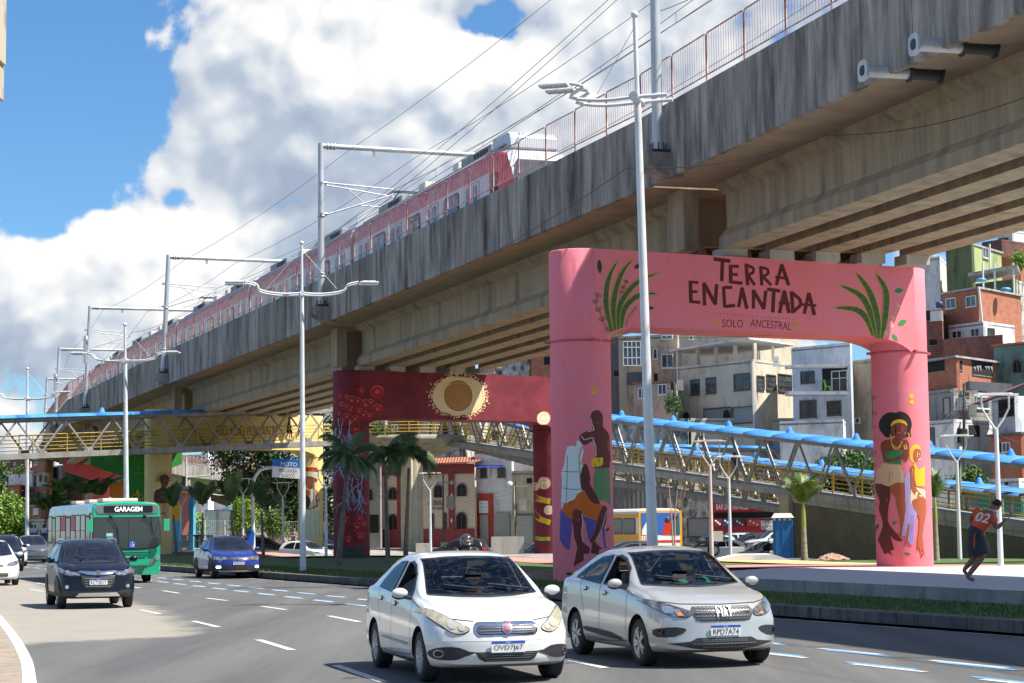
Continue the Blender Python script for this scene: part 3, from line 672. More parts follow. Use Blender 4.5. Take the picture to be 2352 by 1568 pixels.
for sp in ([(660, 915), (610, 700), (612, 520), (650, 380), (725, 250)], [(690, 905), (672, 700), (705, 500), (770, 350), (865, 240)], [(715, 895), (725, 700), (800, 560), (930, 440), (1115, 374)], [(745, 885), (770, 720), (850, 620), (960, 570), (1100, 573)]): blade(m, sp, W0)
def leaf(m, x, y, l, w, a, c=dkg):
    c_, s_ = math.cos(a), math.sin(a); m.poly([(x+c_*p-s_*q, y+s_*p+c_*q) for p, q in [(-l, 0), (-l*.4, -w), (l*.3, -w), (l, 0), (l*.3, w), (-l*.4, w)]], c, 3)
leaf(m, 547, 320, 65, 20, 1.5); leaf(m, 900, 315, 42, 17, -.6); leaf(m, 1020, 700, 22, 12, 0)
def vine(m, sp, w, c, ls, every=3, out=26):
    sp = smooth_poly(sp, 5, False); m.line(sp, w, c)
    for i in range(2, len(sp)-1, every):
        p = sp[i]; q = sp[i-1]; a = math.atan2(p[1]-q[1], p[0]-q[0])
        for sg in (-1, 1):
            an = a+sg*.8+math.pi*0; cx, cy = p[0]+math.cos(an)*out, p[1]+math.sin(an)*out
            m.line([(p[0], p[1]), (cx+math.sin(an)*ls, cy-math.cos(an)*ls), (cx+math.cos(an)*ls*1.4, cy+math.sin(an)*ls*1.4), (cx-math.sin(an)*ls, cy+math.cos(an)*ls), (p[0], p[1])], w, c, sm=2)
vine(m, [(650, 930), (590, 850), (560, 760), (520, 680), (512, 620), (545, 565)], 5, leafg, 12, 5, 20)
vine(m, [(735, 580), (760, 520), (800, 440)], 4, dkg, 8, 3, 14)
for i in range(16): t = i/15; m.disc(790+95*t+rnd.uniform(-12, 12), 860-180*t, 4, 4, leafg, 6)
m.line([(785, 870), (810, 780), (885, 690)], 4, leafg, sm=4)
# lettering, brush strokes
for st, w in [([(1590, 252), (1745, 272)], 34), ([(1672, 262), (1665, 455)], 32), ([(1745, 305), (1748, 472)], 34), ([(1745, 318), (1822, 320)], 28), ([(1748, 392), (1812, 396)], 26), ([(1745, 462), (1855, 474)], 30),
              ([(1888, 295), (1902, 492)], 32), ([(1885, 302), (1955, 335), (1955, 372), (1900, 408)], 26), ([(1905, 402), (1968, 492)], 28), ([(2022, 322), (2032, 495)], 30), ([(2015, 325), (2085, 345), (2092, 385), (2035, 418)], 26), ([(2040, 412), (2118, 492)], 28),
              ([(2165, 490), (2215, 300)], 30), ([(2212, 300), (2278, 492)], 34), ([(2155, 418), (2272, 430)], 24),
              ([(1378, 450), (1384, 655)], 34), ([(1380, 462), (1450, 468)], 26), ([(1385, 550), (1445, 552)], 24), ([(1384, 642), (1468, 650)], 28), ([(1508, 678), (1502, 468)], 32), ([(1500, 470), (1608, 668)], 34), ([(1605, 670), (1618, 482)], 32),
              ([(1762, 512), (1682, 512), (1692, 688), (1788, 676)], 30), ([(1820, 692), (1852, 512)], 30), ([(1850, 512), (1896, 708)], 32), ([(1822, 602), (1888, 602)], 22), ([(1955, 706), (1955, 535)], 30), ([(1952, 535), (2052, 710)], 34), ([(2050, 712), (2068, 542)], 30),
              ([(2080, 528), (2200, 545)], 32), ([(2142, 540), (2132, 742)], 32)]: m.line(st, w, ink)
Z4(m)
for st, w in [([(185, 712), (228, 515)], 30), ([(225, 515), (268, 712)], 32), ([(180, 622), (275, 632)], 22), ([(290, 525), (302, 712)], 30), ([(288, 528), (362, 592), (372, 640), (302, 705)], 28), ([(400, 718), (442, 535)], 30), ([(440, 535), (490, 730)], 32), ([(388, 636), (505, 646)], 22)]: m.line(st, w, ink)
Z3(m)
for i in range(22): t = i/21; m.disc(1618+707*t, 748+56*t, 5, 5, fl('dot', (.12, .03, .12)), 6)
m.text('SOLO', 1765, 842, 190, 72, ink, .03, -.01); m.text('ANCESTRAL', 2115, 852, 375, 72, ink, .09, -.01)
for cx, cy in ((1612, 825), (2340, 862)):
    for a in range(4): m.line([(cx-34*math.cos(a*.785), cy-34*math.sin(a*.785)), (cx+34*math.cos(a*.785), cy+34*math.sin(a*.785))], 5, gold)
Z4(m)
for sp in ([(1005, 925), (950, 770), (850, 680), (650, 665)], [(1030, 930), (985, 730), (890, 560), (695, 462)], [(1050, 935), (1035, 740), (965, 520), (845, 350)], [(1070, 935), (1105, 740), (1110, 520), (1020, 360)]): blade(m, sp, [(0, 30), (.3, 60), (.6, 62), (.85, 40), (1, 3)])
for i in range(26): t = i/25; m.line([(0+900*t, 912+30*t+(t**3)*60), (22+900*t, 905+30*t+(t**3)*60)], 4, leafg)
leaf(m, 1225, 515, 38, 20, -.1, fl('leafmid', (.04, .24, .05))); leaf(m, 1255, 795, 44, 22, -.5, fl('leafmid', (.04, .24, .05))); leaf(m, 1190, 925, 38, 17, .9, fl('leafmid', (.04, .24, .05)))
vine(m, [(1090, 920), (1140, 850), (1170, 760), (1225, 640)], 4, crm, 9, 4, 18)
for cx, cy in ((1335, 1440),): m.disc(cx, cy-5, 22, 22, yellow, 10); m.disc(cx, cy+45, 14, 18, yellow, 8)
# seated and standing figures on the left column
m.z(.4252, 2100, 1500)
m.disc(495, 15, 28, 24, gold, 10); m.disc(495, 15, 18, 14, pink, 10); m.disc(495, 60, 24, 18, gold, 8)
m.poly([(200, 1130), (195, 1080), (205, 870), (198, 790), (225, 720), (235, 640), (250, 560), (300, 548), (330, 560), (345, 495), (385, 525), (402, 600), (380, 700), (400, 740), (385, 960), (330, 1085), (250, 1092)], whit)
for a in ([(255, 635), (245, 1060)], [(360, 700), (375, 900)], [(205, 785), (370, 790)], [(205, 935), (300, 950), (400, 945)], [(195, 1075), (340, 1070)], [(385, 560), (355, 650), (372, 720)]): m.line(a, 6, gtop)
m.ring(515, 300, 68, 92, 5, lav, 2.9, 6.6); m.ring(395, 430, 45, 45, 4, lav, 2.6, 5.4)
m.poly([(462, 300), (480, 240), (520, 225), (560, 240), (578, 300), (575, 370), (610, 410), (632, 450), (640, 560), (636, 760), (510, 756), (495, 745), (575, 700), (575, 640), (515, 640), (505, 560), (490, 500), (430, 540), (385, 530), (362, 480), (375, 445), (440, 412), (480, 395), (478, 350)], skin, 2)
m.poly([(508, 755), (636, 750), (648, 1095), (600, 1050), (552, 1052), (500, 1005), (492, 850)], grs)
m.line([(560, 820), (580, 1000)], 7, gtop); m.line([(570, 820), (545, 780)], 5, gtop); m.poly([(470, 672), (572, 656), (575, 690), (545, 700), (578, 706), (560, 732), (500, 746), (480, 735)], yellow, 2)
m.line([(490, 372), (495, 405), (440, 420)], 7, whit); m.line([(378, 458), (405, 495), (485, 475), (512, 560), (516, 640)], 6, whit); m.line([(470, 300), (478, 350), (490, 375)], 4, whit); m.line([(515, 338), (538, 340)], 5, redl); m.line([(622, 500), (630, 600)], 4, redl)
m.line([(395, 545), (355, 690), (410, 715), (440, 740)], 6, yellow)
m.poly([(190, 1135), (250, 1180), (300, 1215), (275, 1500), (232, 1490), (222, 1260), (205, 1400), (183, 1400)], pur); m.poly([(390, 1190), (520, 1235), (475, 1430), (442, 1400), (420, 1260)], pur); m.poly([(560, 1230), (585, 1230), (608, 1492), (590, 1490)], pur)
m.poly([(205, 1130), (222, 1085), (345, 1075), (320, 1040), (345, 990), (400, 965), (430, 1010), (470, 1060), (540, 1080), (597, 1100), (560, 1180), (520, 1235), (420, 1182), (380, 1172), (300, 1232), (230, 1170)], org)
m.poly([(405, 715), (440, 740), (462, 850), (458, 900), (500, 970), (548, 1070), (530, 1088), (470, 1060), (430, 1000), (408, 960), (378, 930), (372, 820)], skin, 2)
m.poly([(295, 1170), (330, 1130), (382, 1150), (390, 1230), (378, 1330), (394, 1430), (458, 1480), (440, 1500), (402, 1480), (450, 1535), (428, 1535), (392, 1490), (405, 1590), (380, 1590), (360, 1500), (330, 1640), (312, 1640), (345, 1480), (320, 1400), (308, 1290)], skin, 2)
m.poly([(590, 1095), (614, 1130), (602, 1250), (560, 1330), (532, 1380), (512, 1440), (572, 1490), (545, 1492), (508, 1462), (535, 1540), (515, 1538), (490, 1490), (468, 1530), (480, 1440), (455, 1430), (500, 1340), (528, 1220), (560, 1130)], skin, 2)
m.line([(384, 1170), (396, 1260), (384, 1340), (400, 1430)], 5, whit, sm=3); m.ring(350, 1205, 20, 26, 4, redl, .3, 2.8); m.line([(608, 1150), (560, 1320), (500, 1430)], 4, whit, sm=3); leaf(m, 620, 1315, 22, 9, -1.1); leaf(m, 270, 1720, 30, 13, .1)
# vine and figures on the right column
m.z(.4184, 3000, 1560)
vine(m, [(935, -120), (945, 100), (942, 300), (948, 500), (944, 700), (952, 900), (950, 1100), (960, 1300)], 5, fl('vine', (.22, .06, .03)), 13, 3, 22)
m.poly([(1003, 210), (1020, 165), (1055, 125), (1110, 103), (1160, 108), (1205, 96), (1262, 118), (1300, 170), (1308, 230), (1296, 280), (1300, 330), (1250, 340), (1110, 335), (1070, 338), (1035, 300), (1008, 260)], blk, 3)
m.poly([(1115, 262), (1150, 210), (1255, 212), (1264, 290), (1238, 345), (1200, 362), (1165, 345), (1140, 320), (1118, 292)], skin3, 2)
m.poly([(1020, 400), (1060, 362), (1140, 352), (1160, 330), (1215, 355), (1262, 362), (1282, 400), (1282, 470), (1275, 540), (1250, 562), (1228, 540), (1228, 480), (1110, 462), (1100, 500), (1050, 540), (1028, 470)], skin3, 2)
m.poly([(1113, 238), (1130, 192), (1190, 168), (1250, 188), (1268, 232), (1240, 210), (1190, 200), (1140, 215)], yellow, 2)
m.poly([(1110, 462), (1225, 458), (1208, 592), (1042, 572), (1038, 500), (1060, 540), (1100, 510)], gtop)
m.poly([(1040, 510), (1100, 540), (1200, 505), (1250, 470), (1285, 490), (1272, 522), (1200, 545), (1110, 572), (1062, 560)], skin3, 2)
for r_ in (0, 12, 24): m.line([(1112+r_*.3, 345), (1130, 400+r_), (1168, 430+r_), (1200, 410+r_*.7), (1220-r_*.3, 372)], 6, yellow, sm=3)
m.ring(1130, 318, 20, 16, 8, yellow, 0, 4); m.ring(1270, 318, 14, 22, 8, yellow, -1.5, 2); m.poly([(1232, 410), (1262, 402), (1268, 445), (1240, 450)], yellow)
m.poly([(1045, 570), (1100, 588), (1210, 592), (1245, 740), (1182, 775), (1108, 780), (1090, 792), (970, 757), (985, 650)], bei, 0)
m.line([(970, 757), (1090, 790), (1108, 780), (1182, 775), (1245, 742)], 7, crm); m.line([(1100, 660), (1106, 770)], 5, skin2); m.line([(1120, 690), (1135, 660)], 4, skin2)
m.poly([(972, 760), (1090, 792), (1108, 790), (1110, 900), (1090, 1000), (1088, 1120), (1140, 1200), (1225, 1300), (1150, 1292), (1110, 1250), (1118, 1330), (1098, 1375), (1145, 1382), (1110, 1392), (1132, 1440), (1090, 1410), (1058, 1425), (1075, 1340), (1045, 1250), (995, 1292), (1030, 1200), (1042, 1130), (1005, 1000), (1015, 940), (985, 850)], skin, 2)
m.poly([(1108, 785), (1242, 758), (1258, 900), (1262, 990), (1240, 1150), (1215, 1250), (1180, 1262), (1205, 1200), (1195, 1080), (1165, 960), (1158, 900), (1120, 850)], skin2, 2)
m.line([(1072, 905), (1080, 935), (1092, 930)], 6, redl); m.line([(1230, 905), (1240, 932), (1255, 925)], 6, redl)
m.line([(1215, 230), (1228, 290)], 4, redl); m.disc(1190, 292, 14, 5, redl, 8); m.disc(1250, 298, 12, 5, redl, 8); m.line([(1190, 268), (1210, 270)], 4, blk); m.line([(1236, 270), (1252, 272)], 4, blk); m.line([(1205, 325), (1232, 326)], 6, redd)
m.poly([(1240, 720), (1290, 660), (1300, 930), (1372, 1020), (1335, 1100), (1328, 1320), (1283, 1312), (1265, 1080), (1240, 1235), (1215, 1232), (1252, 1000)], lav, 2); m.poly([(1298, 1060), (1325, 1060), (1322, 1312), (1290, 1310)], peri)
m.poly([(1300, 820), (1345, 800), (1430, 830), (1432, 940), (1350, 902), (1295, 962)], crm); m.poly([(1303, 600), (1340, 582), (1370, 640), (1425, 605), (1428, 795), (1350, 790), (1330, 700)], yellow)
m.poly([(1303, 600), (1335, 620), (1335, 780), (1380, 850), (1434, 915), (1428, 950), (1360, 900), (1310, 840), (1298, 740)], skin2, 2)
m.poly([(1310, 930), (1350, 905), (1400, 912), (1436, 950), (1436, 1060), (1405, 1250), (1428, 1445), (1402, 1370), (1395, 1420), (1380, 1330), (1360, 1395), (1360, 1290), (1378, 1100), (1330, 1000)], skin2, 2)
m.poly([(1270, 1150), (1290, 1150), (1275, 1280), (1240, 1362), (1255, 1250)], skin2, 2); m.disc(1352, 490, 42, 78, skin2, 16)
m.poly([(1288, 470), (1310, 415), (1350, 400), (1388, 425), (1392, 452), (1345, 440), (1322, 480), (1320, 540), (1340, 580), (1305, 560), (1290, 520)], yellow, 2); m.line([(1360, 470), (1362, 520)], 4, crm); m.disc(1380, 492, 6, 4, crm, 6); m.line([(1365, 550), (1392, 530)], 6, whit)
leaf(m, 1148, 1132, 24, 12, -.5, gtop); leaf(m, 990, 1168, 26, 10, -1.2); leaf(m, 1268, 1420, 30, 11, .1, gtop); m.poly([(1392, 1420), (1405, 1418), (1404, 1450), (1392, 1452)], redd)
m.disc(1308, 8, 22, 22, yellow, 10)
m.build(f1)
# red frame
m = Mural(S2).z(.4464, 1200, 1350)
for i in range(260):
    a = rnd.uniform(0, 6.28); rr = rnd.gauss(1, .07); m.disc(1310+245*math.cos(a)*rr, 424+182*math.sin(a)*rr, 7, 5, sun_c, 5)
m.disc(1310, 424, 232, 172, sun_c, 30, .03); m.disc(1305, 425, 118, 128, sun_b, 26, .02)
for r_ in (.3, .55, .8): m.ring(1305, 425, 118*r_, 128*r_, 4, fl('wood', (.30, .12, .03)), r_*3, r_*3+4.5)
m.ring(1305, 425, 120, 130, 9, fl('wood', (.30, .12, .03)))
for r_ in (.62, .74, .88): m.ring(1310, 424, 240*r_, 180*r_, 4, fl('sunline', (.60, .40, .18)), r_*5, r_*5+4)
def rose(x, y, r, a=redr, b_=redd, c=redl):
    m.disc(x, y, r, r*.98, b_, 12, .06); m.disc(x, y, r*.86, r*.84, a, 12, .05); m.ring(x, y, r*.55, r*.5, r*.14, b_, .5, 5.3, 10); m.ring(x+r*.05, y, r*.68, r*.66, r*.06, c, 3.6, 5.8, 6); m.disc(x, y, r*.22, r*.2, c, 7); m.disc(x, y, r*.12, r*.1, b_, 6)
for q in [(600, 390, 75), (460, 382, 38), (275, 435, 28), (375, 465, 55), (500, 500, 62), (290, 505, 42), (365, 545, 42), (600, 540, 62), (480, 590, 52), (335, 610, 45), (270, 580, 28), (405, 628, 45), (410, 715, 45), (440, 790, 26), (230, 480, 22), (225, 600, 18), (335, 440, 34), (430, 470, 40), (540, 480, 40), (330, 520, 36), (440, 560, 42), (530, 600, 40), (300, 640, 30), (370, 660, 36)]: rose(*q)
def root(x, y, a, l, w, d):
    x2, y2 = x+math.cos(a)*l, y+math.sin(a)*l; mx_, my_ = (x+x2)/2+rnd.uniform(-6, 6), (y+y2)/2
    m.line([(x, y), (mx_, my_), (x2, y2)], w, lbl, max(1.5, w*.7))
    if d > 0:
        for k in range(2 if d > 1 or rnd.random() < .6 else 1): root(x2, y2, a+rnd.uniform(-.5, .5)+(.28 if k else -.28)*(1 if a < 1.57 else 1), l*rnd.uniform(.75, 1.0), w*.75, d-1)
for x, y, dd_ in ((262, 620, 3), (300, 660, 3), (360, 640, 3), (240, 700, 2), (365, 760, 3), (420, 930, 3), (385, 1140, 4), (460, 1110, 3), (340, 1150, 3), (440, 1250, 3), (370, 1000, 3), (480, 1000, 2), (240, 900, 4), (280, 1000, 3), (300, 800, 3), (330, 900, 3), (430, 1180, 3), (400, 850, 3), (320, 1250, 3)): root(x, y, 1.57+rnd.uniform(-.2, .2), 62, 7, dd_)
m.z(.3614, 600, 1750)
m.poly([(2000, 1165), (2010, 1040), (2060, 1030), (2160, 1050), (2280, 1010), (2275, 1165)], dgry)
for q in [(2060, 760, 58), (2200, 740, 50), (2180, 830, 68), (2092, 975, 64), (2212, 930, 60), (2250, 800, 45), (2030, 850, 40)]: rose(*q)
m.z(.4464, 1200, 1350)
for x, y, r in ((2050, 620, 62), (2055, 1185, 58), (1975, 1215, 40), (2095, 1420, 45)): rose(x, y, r, crm, fl('petal', (.66, .40, .25)), whit)
m.line([(1955, 1305), (2030, 1330), (2108, 1345)], 50, fl('band', (.62, .42, .02))); m.line([(1960, 1440), (2020, 1500), (2108, 1530)], 48, fl('band', (.62, .42, .02))); m.line([(1955, 1660), (2030, 1672), (2108, 1670)], 34, fl('band2', (.35, .36, .03)))
m.build(f2)
# yellow frame
m = Mural(S3).z(.3401, 600, 1500); dkl = fl('brownline', (.16, .05, .03)); grl = fl('greyline', (.38, .30, .15))
m.text('CIDADE', 855, 515, 310, 110, dkl, .0, .0); m.text('PULSANTE', 1240, 520, 350, 110, dkl, .02, .0)
for a in ([(300, 420), (400, 415), (480, 440), (500, 470), (400, 490), (330, 470), (300, 420)], [(320, 430), (430, 450), (490, 440)], [(340, 540), (420, 520), (500, 540), (480, 570), (380, 580)], [(60, 760), (120, 790), (170, 760)], [(900, 330), (980, 350), (1040, 330)], [(1780, 710), (1810, 760), (1860, 830), (1780, 800), (1770, 720)], [(120, 850), (150, 800), (180, 780)]): m.line(a, 5, grl, sm=3)
for i in range(14): x = 380+i*75+rnd.uniform(-15, 15); m.line([(x, 640+rnd.uniform(0, 40)), (x+30, 660), (x+45, 690)], 4, grl, sm=3)
hd = fl('figure_dark', (.10, .035, .022))
for i in range(11):
    a = math.pi*(.92+1.12*i/10); m.line([(110+50*math.cos(a), 1075+45*math.sin(a)), (110+112*math.cos(a), 1075+100*math.sin(a))], 13, hd, 4)
m.poly([(62, 1070), (80, 1030), (130, 1015), (165, 1050), (162, 1120), (140, 1150), (125, 1170), (160, 1200), (170, 1290), (160, 1345), (20, 1340), (-5, 1290), (10, 1205), (60, 1180), (85, 1150)], hd, 2)
m.poly([(100, 1090), (155, 1070), (160, 1120), (138, 1148), (110, 1130)], skin3, 2); m.line([(20, 1320), (90, 1290), (165, 1255)], 26, skin3); m.line([(60, 1210), (110, 1230), (150, 1215)], 6, fl('figure_lt', (.35, .16, .09)))
m.poly([(90, 1340), (165, 1345), (160, 1570), (120, 1500), (100, 1580), (85, 1420)], fl('cloth', (.55, .38, .18)))
# woman on the right column
m.line([(1730, 945), (1860, 950)], 28, redr); m.line([(1725, 965), (1870, 985)], 10, redd)
for x in (1750, 1790, 1830, 1855): m.disc(x, 960+rnd.uniform(-12, 12), 17, 17, redr, 8)
m.poly([(1730, 1010), (1870, 1010), (1860, 1040), (1735, 1040)], lbl, 2); m.poly([(1735, 1050), (1780, 1035), (1850, 1060), (1870, 1075), (1850, 1110), (1815, 1100), (1815, 1180), (1760, 1175), (1740, 1120)], dkl, 2); m.poly([(1732, 1065), (1770, 1060), (1782, 1110), (1755, 1160), (1735, 1140)], skin2, 2)
m.poly([(1790, 1190), (1830, 1180), (1860, 1210), (1885, 1340), (1880, 1400), (1760, 1420), (1790, 1300)], whit, 2); m.poly([(1850, 1185), (1872, 1220), (1888, 1380), (1760, 1420), (1765, 1400), (1850, 1360), (1840, 1250)], skin2, 2); m.poly([(1730, 1200), (1770, 1190), (1785, 1230), (1770, 1270), (1735, 1260)], skin2, 2)
m.poly([(1740, 1425), (1890, 1400), (1905, 1560), (1900, 1760), (1700, 1760), (1720, 1500)], fl('skirt', (.62, .66, .50)))
for x in (1740, 1790, 1850, 1890): m.line([(x, 1440), (x-8, 1600), (x+5, 1750)], 7, lbl, sm=3)
m.disc(1700, 1330, 90, 95, blk, 18)
m.build(f3)
# ornaments on the green pier, disc and pennants on the coral pier
m = Mural(S4).z(.2976, 0, 1750); og = fl('ornament', (.72, .42, .02)); lg = fl('lightgreen', (.08, .42, .05))
m.disc(1800, 558, 22, 34, og, 8)
for s_ in (-1, 1):
    m.ring(1800+s_*42, 618, 30, 34, 11, og, 0, 5.2); m.line([(1800, 600), (1800+s_*60, 585)], 9, og); m.ring(1800+s_*32, 680, 22, 20, 9, og, 0, 5)
    m.ring(1806+s_*30, 210, 28, 30, 8, lg, 0, 5); m.line([(1806, 30), (1806+s_*50, 120), (1806+s_*65, 190)], 8, lg, sm=3)
m.line([(1806, 20), (1806, 250)], 8, lg); m.disc(1806, 250, 10, 20, lg, 6)
for i in range(9): m.line([(1748+i*14, 292), (1752+i*14, 308)], 4, og)
m.build(t4)
m = Mural(S5).z(.2976, 0, 1750)
m.disc(1455, 235, 78, 72, gold, 18)
for i in range(9):
    x = 1330+i*32; m.poly([(x, 150+i*8), (x+22, 155+i*8), (x+8, 178+i*8)], [whit, lbl, whit][i % 3])
for i in range(7):
    x = 1165+i*32; y = 430+12*math.sin(i*.5)*3; m.poly([(x, y), (x+20, y+3), (x+9, y+24)], [whit, lbl, crm][i % 3])
m.disc(1268, 520, 88, 80, gold, 14); m.build(t5)
# ---------------------------------------------------------------- metro train
steel_train = mat('train_white', (.50, .53, .57), .3, .1, col2=(.44, .47, .50), ns=1.5, st=(1, 1, .2)); tr_red = mat('train_red', (.46, .035, .06), .35, col2=(.52, .06, .085), ns=1.2, st=(1, 1, .2)); tr_blue = mat('train_blue', (.07, .20, .42), .35)
tr_mag = mat('train_magenta', (.36, .02, .14), .3); tr_vred = mat('train_scarlet', (.62, .015, .02), .3); tr_roof = mat('train_roof', (.42, .42, .41), .6, dirt=(.2, .19, .18), dns=3); glassd = mat('dark_glass', (.012, .014, .018), .06, spec=.8)
ac_m = mat('roof_unit', (.30, .31, .32), .6, dirt=(.12, .12, .12), dns=4); cream_m = mat('cream_cover', (.66, .62, .52), .6)
ARC = [0]
for i in range(3, 9): ARC.append(ARC[-1]+(VPv[i+1]-VPv[i]).length)
def ap(s, u=0, z=0):
    for k in range(len(ARC)-1):
        if s <= ARC[k+1]: return dk(3+k, (s-ARC[k])/(ARC[k+1]-ARC[k]), u, z)
    return dk(8, .99, u, z)
train = thing('metro_train', 'red, white and blue metro train running along the top of the viaduct', 'train', ap(16, -2.25, 0))
S0 = 15.9; LC = 20.3; NCAR = 6; TU = -2.25; HW = 1.42
def car_frame(s0, s1):
    a, c = ap(s0, TU), ap(s1, TU); d = (c-a); Lc = d.length; d.normalize(); n = Vector((d.y, -d.x, 0)).normalized(); up = n.cross(d); up = up if up.z > 0 else -up
    return a, d, n, up, Lc
PROF = [(-1.36, .85, 0), (-1.42, 1.2, 0), (-1.42, 2.86, 1), (-1.42, 3.85, 2), (-1.40, 4.42, 2), (-1.34, 4.6, 3), (-1.1, 4.78, 4), (-.6, 4.9, 4), (0, 4.93, 4)]
def rrect(w, h, r, n=4):
    out = []
    for cx, cy, a0 in ((w/2-r, h/2-r, 0), (-w/2+r, h/2-r, 90), (-w/2+r, -h/2+r, 180), (w/2-r, -h/2+r, 270)):
        for i in range(n+1): a = R(a0+90*i/n); out.append((cx+r*math.cos(a), cy+r*math.sin(a)))
    return out
for ci in range(NCAR):
    s0 = S0+ci*(LC+.55)+(1.4 if ci else 0); s1 = s0+LC+(1.4 if not ci else 0)
    a, d, n, up, Lc = car_frame(s0, s1)
    Pt = lambda x, u, z: a+d*x+n*u+up*z
    prof = PROF+[(-u, z, m) for u, z, m in PROF[-2::-1]]
    xs = [0, .25, .7, 1.2, 1.9, 2.6, 3.2, Lc] if ci == 0 else [0, Lc]
    b = MB(); N = len(prof); vs = []
    for x in xs:
        k = 0 if ci else max(0, 1-x/2.6)
        for u, z, m_ in prof:
            uu = u*(1-.13*k*k); zz = z
            if z > 2: xx = x+k*((z-2)/2.9)**2*1.5; zz = z-.25*k*k*(z-2)/2.9
            else: xx = x
            vs.append(Pt(xx, uu, zz))
    fs = []; 
    b.add(vs, [], 0)
    mi_seg = [p[2] for p in prof]
    base = 0
    for j in range(len(xs)-1):
        for k in range(N-1):
            half = k if k < len(PROF)-1 else N-2-k
            z1 = PROF[half][1]; m_ = 0 if z1 < 2.8 else (1 if z1 < 3.8 else (2 if z1 < 4.55 else 3))
            if ci == 0 and xs[j] < 2.5 and m_ in (1,): m_ = 4 if z1 > 3 else 5
            if ci == 0 and xs[j] < 2.5 and m_ in (2,): m_ = 5
            if ci == 0 and xs[j] < 1.1 and m_ in (3,): m_ = 1
            b.f.append([j*N+k, j*N+k+1, (j+1)*N+k+1, (j+1)*N+k]); b.m.append(m_); b.s.append(k not in (1, 2))
    b.f.append(list(range(N))); b.m.append(6 if ci == 0 else 3); b.s.append(False)
    b.f.append(list(range((len(xs)-1)*N, len(xs)*N))); b.m.append(3); b.s.append(False)
    cb = b.build('car_body', [tr_blue, steel_train, tr_red, tr_roof, tr_mag, tr_vred, steel_train], train, True)
    # doors and windows on the near side
    def side_patch(xc, w, zc_, h, r, m_, nm, off, par=cb):
        bb = MB(); bb.ext([Pt(xc+p[0], -HW-off, zc_+p[1]) for p in rrect(w, h, r)], n*.03); o = bb.build(nm, m_, None); l = train.location
        for v in o.data.vertices: v.co -= l
        set_parent(o, cb); return o
    x0 = 4.6 if ci == 0 else 1.9; pitch = (Lc-x0-1.7)/3
    for k in range(4):
        xd = x0+k*pitch
        side_patch(xd, 1.75, 2.68, 2.2, .12, mat('door_frame', (.30, .31, .33), .5), 'door', .012)
        for s_ in (-1, 1):
            side_patch(xd+s_*.43, .8, 2.68, 2.05, .05, steel_train, 'door_leaf', .03); side_patch(xd+s_*.43, .46, 2.98, 1.3, .12, glassd, 'door_window', .05)
        if k < 3:
            side_patch(xd+pitch/2, 1.95, 2.98, 1.5, .22, dark, 'window_frame', .014); side_patch(xd+pitch/2, 1.75, 2.98, 1.3, .18, glassd, 'window', .035)
    if ci == 0:
        side_patch(2.1, .7, 2.7, 2.1, .1, dark, 'cab_door', .0)
        # front glass and number
        bb = MB(); fr = [Pt(1.5*((z-2)/2.9)**2-.05, u, z-.25*(z-2)/2.9) for u, z in [(-1.05, 2.5), (-1.12, 3.2), (-1.1, 4.0), (-.9, 4.3), (.9, 4.3), (1.1, 4.0), (1.12, 3.2), (1.05, 2.5)]]
        mid = [Pt(1.5*((z-2)/2.9)**2-.05, u, z-.25*(z-2)/2.9) for u, z in [(-1.12, 3.2), (1.12, 3.2)]]
        bb.add(fr, [(0, 1, 6, 7), (1, 2, 5, 6), (2, 3, 4, 5)]); o = bb.build('windscreen', mat('train_windscreen', (.05, .06, .07), .05, spec=1), train, True)
        bb = MB(); 
        prf = [(x, z) for x, z in [(1.35, 4.6), (1.45, 5.15), (1.7, 5.3), (3.4, 5.3), (3.4, 4.7)]]
        bb.ext([Pt(x, -.95, z) for x, z in prf], n*1.9); bb.build('front_cowl', steel_train, train, True, bevel=.08)
        bb = MB(); put_text(bb, '1031', Pt(9.3, -HW-.03, 4.25), -d, up, height=.22); bb.build('car_number', steel_train, train, True, uv=False)
    # roof units
    for k, (xr, lr) in enumerate(((3.6 if ci == 0 else 3.2, 3.6), (7.6, .7), (Lc-6.2, 3.6), (Lc-9.6, .9))):
        bb = MB(); c0 = Pt(xr+lr/2+.3, 0, 5.06)
        bb.obox(c0, d*lr/2, n*.85, up*.22, 0)
        if lr > 2:
            for q in range(5): bb.obox(c0+d*(-lr/2+.5+q*.35)-n*.86, d*.12, n*.02, up*.13, 1)
            for q in (-1, 1): bb.tube([c0+d*q*lr*.25+up*.2, c0+d*q*lr*.25+up*.28], .32, 12, 1)
        bb.build('roof_unit' if lr > 2 else 'roof_cover', [ac_m if lr > 2 else cream_m, dark], train, True, bevel=.03)
    bb = MB()
    for u in (-1.0, 1.0): bb.tube([Pt(1.9 if ci == 0 else .3, u, 4.86), Pt(Lc-.3, u, 4.86)], .04, 5)
    bb.build('roof_conduit', tr_roof, train, True)
    if ci < NCAR-1:
        bb = MB(); bb.obox(Pt(Lc+.3, 0, 2.8), d*.35, n*1.25, up*1.7); bb.build('gangway_bellows', mat('bellows', (.20, .02, .015), .7), train, True)
    if ci in (0, 2, 4):
        bb = MB(); c0 = Pt(Lc-4.2, 0, 5.0); top = 5.72-.1
        bb.tube([c0-n*.5, c0-n*.5+d*1.1+up*.35, c0-n*.4+up*.75], .03, 5); bb.tube([c0+n*.5, c0+n*.5+d*1.1+up*.35, c0+n*.4+up*.75], .03, 5)
        bb.tube([c0-n*.85+up*.62, c0-n*.7+up*.75, c0+n*.7+up*.75, c0+n*.85+up*.62], .03, 5); bb.tube([c0-n*.85+d*.35+up*.62, c0-n*.7+d*.35+up*.75, c0+n*.7+d*.35+up*.75, c0+n*.85+d*.35+up*.62], .03, 5)
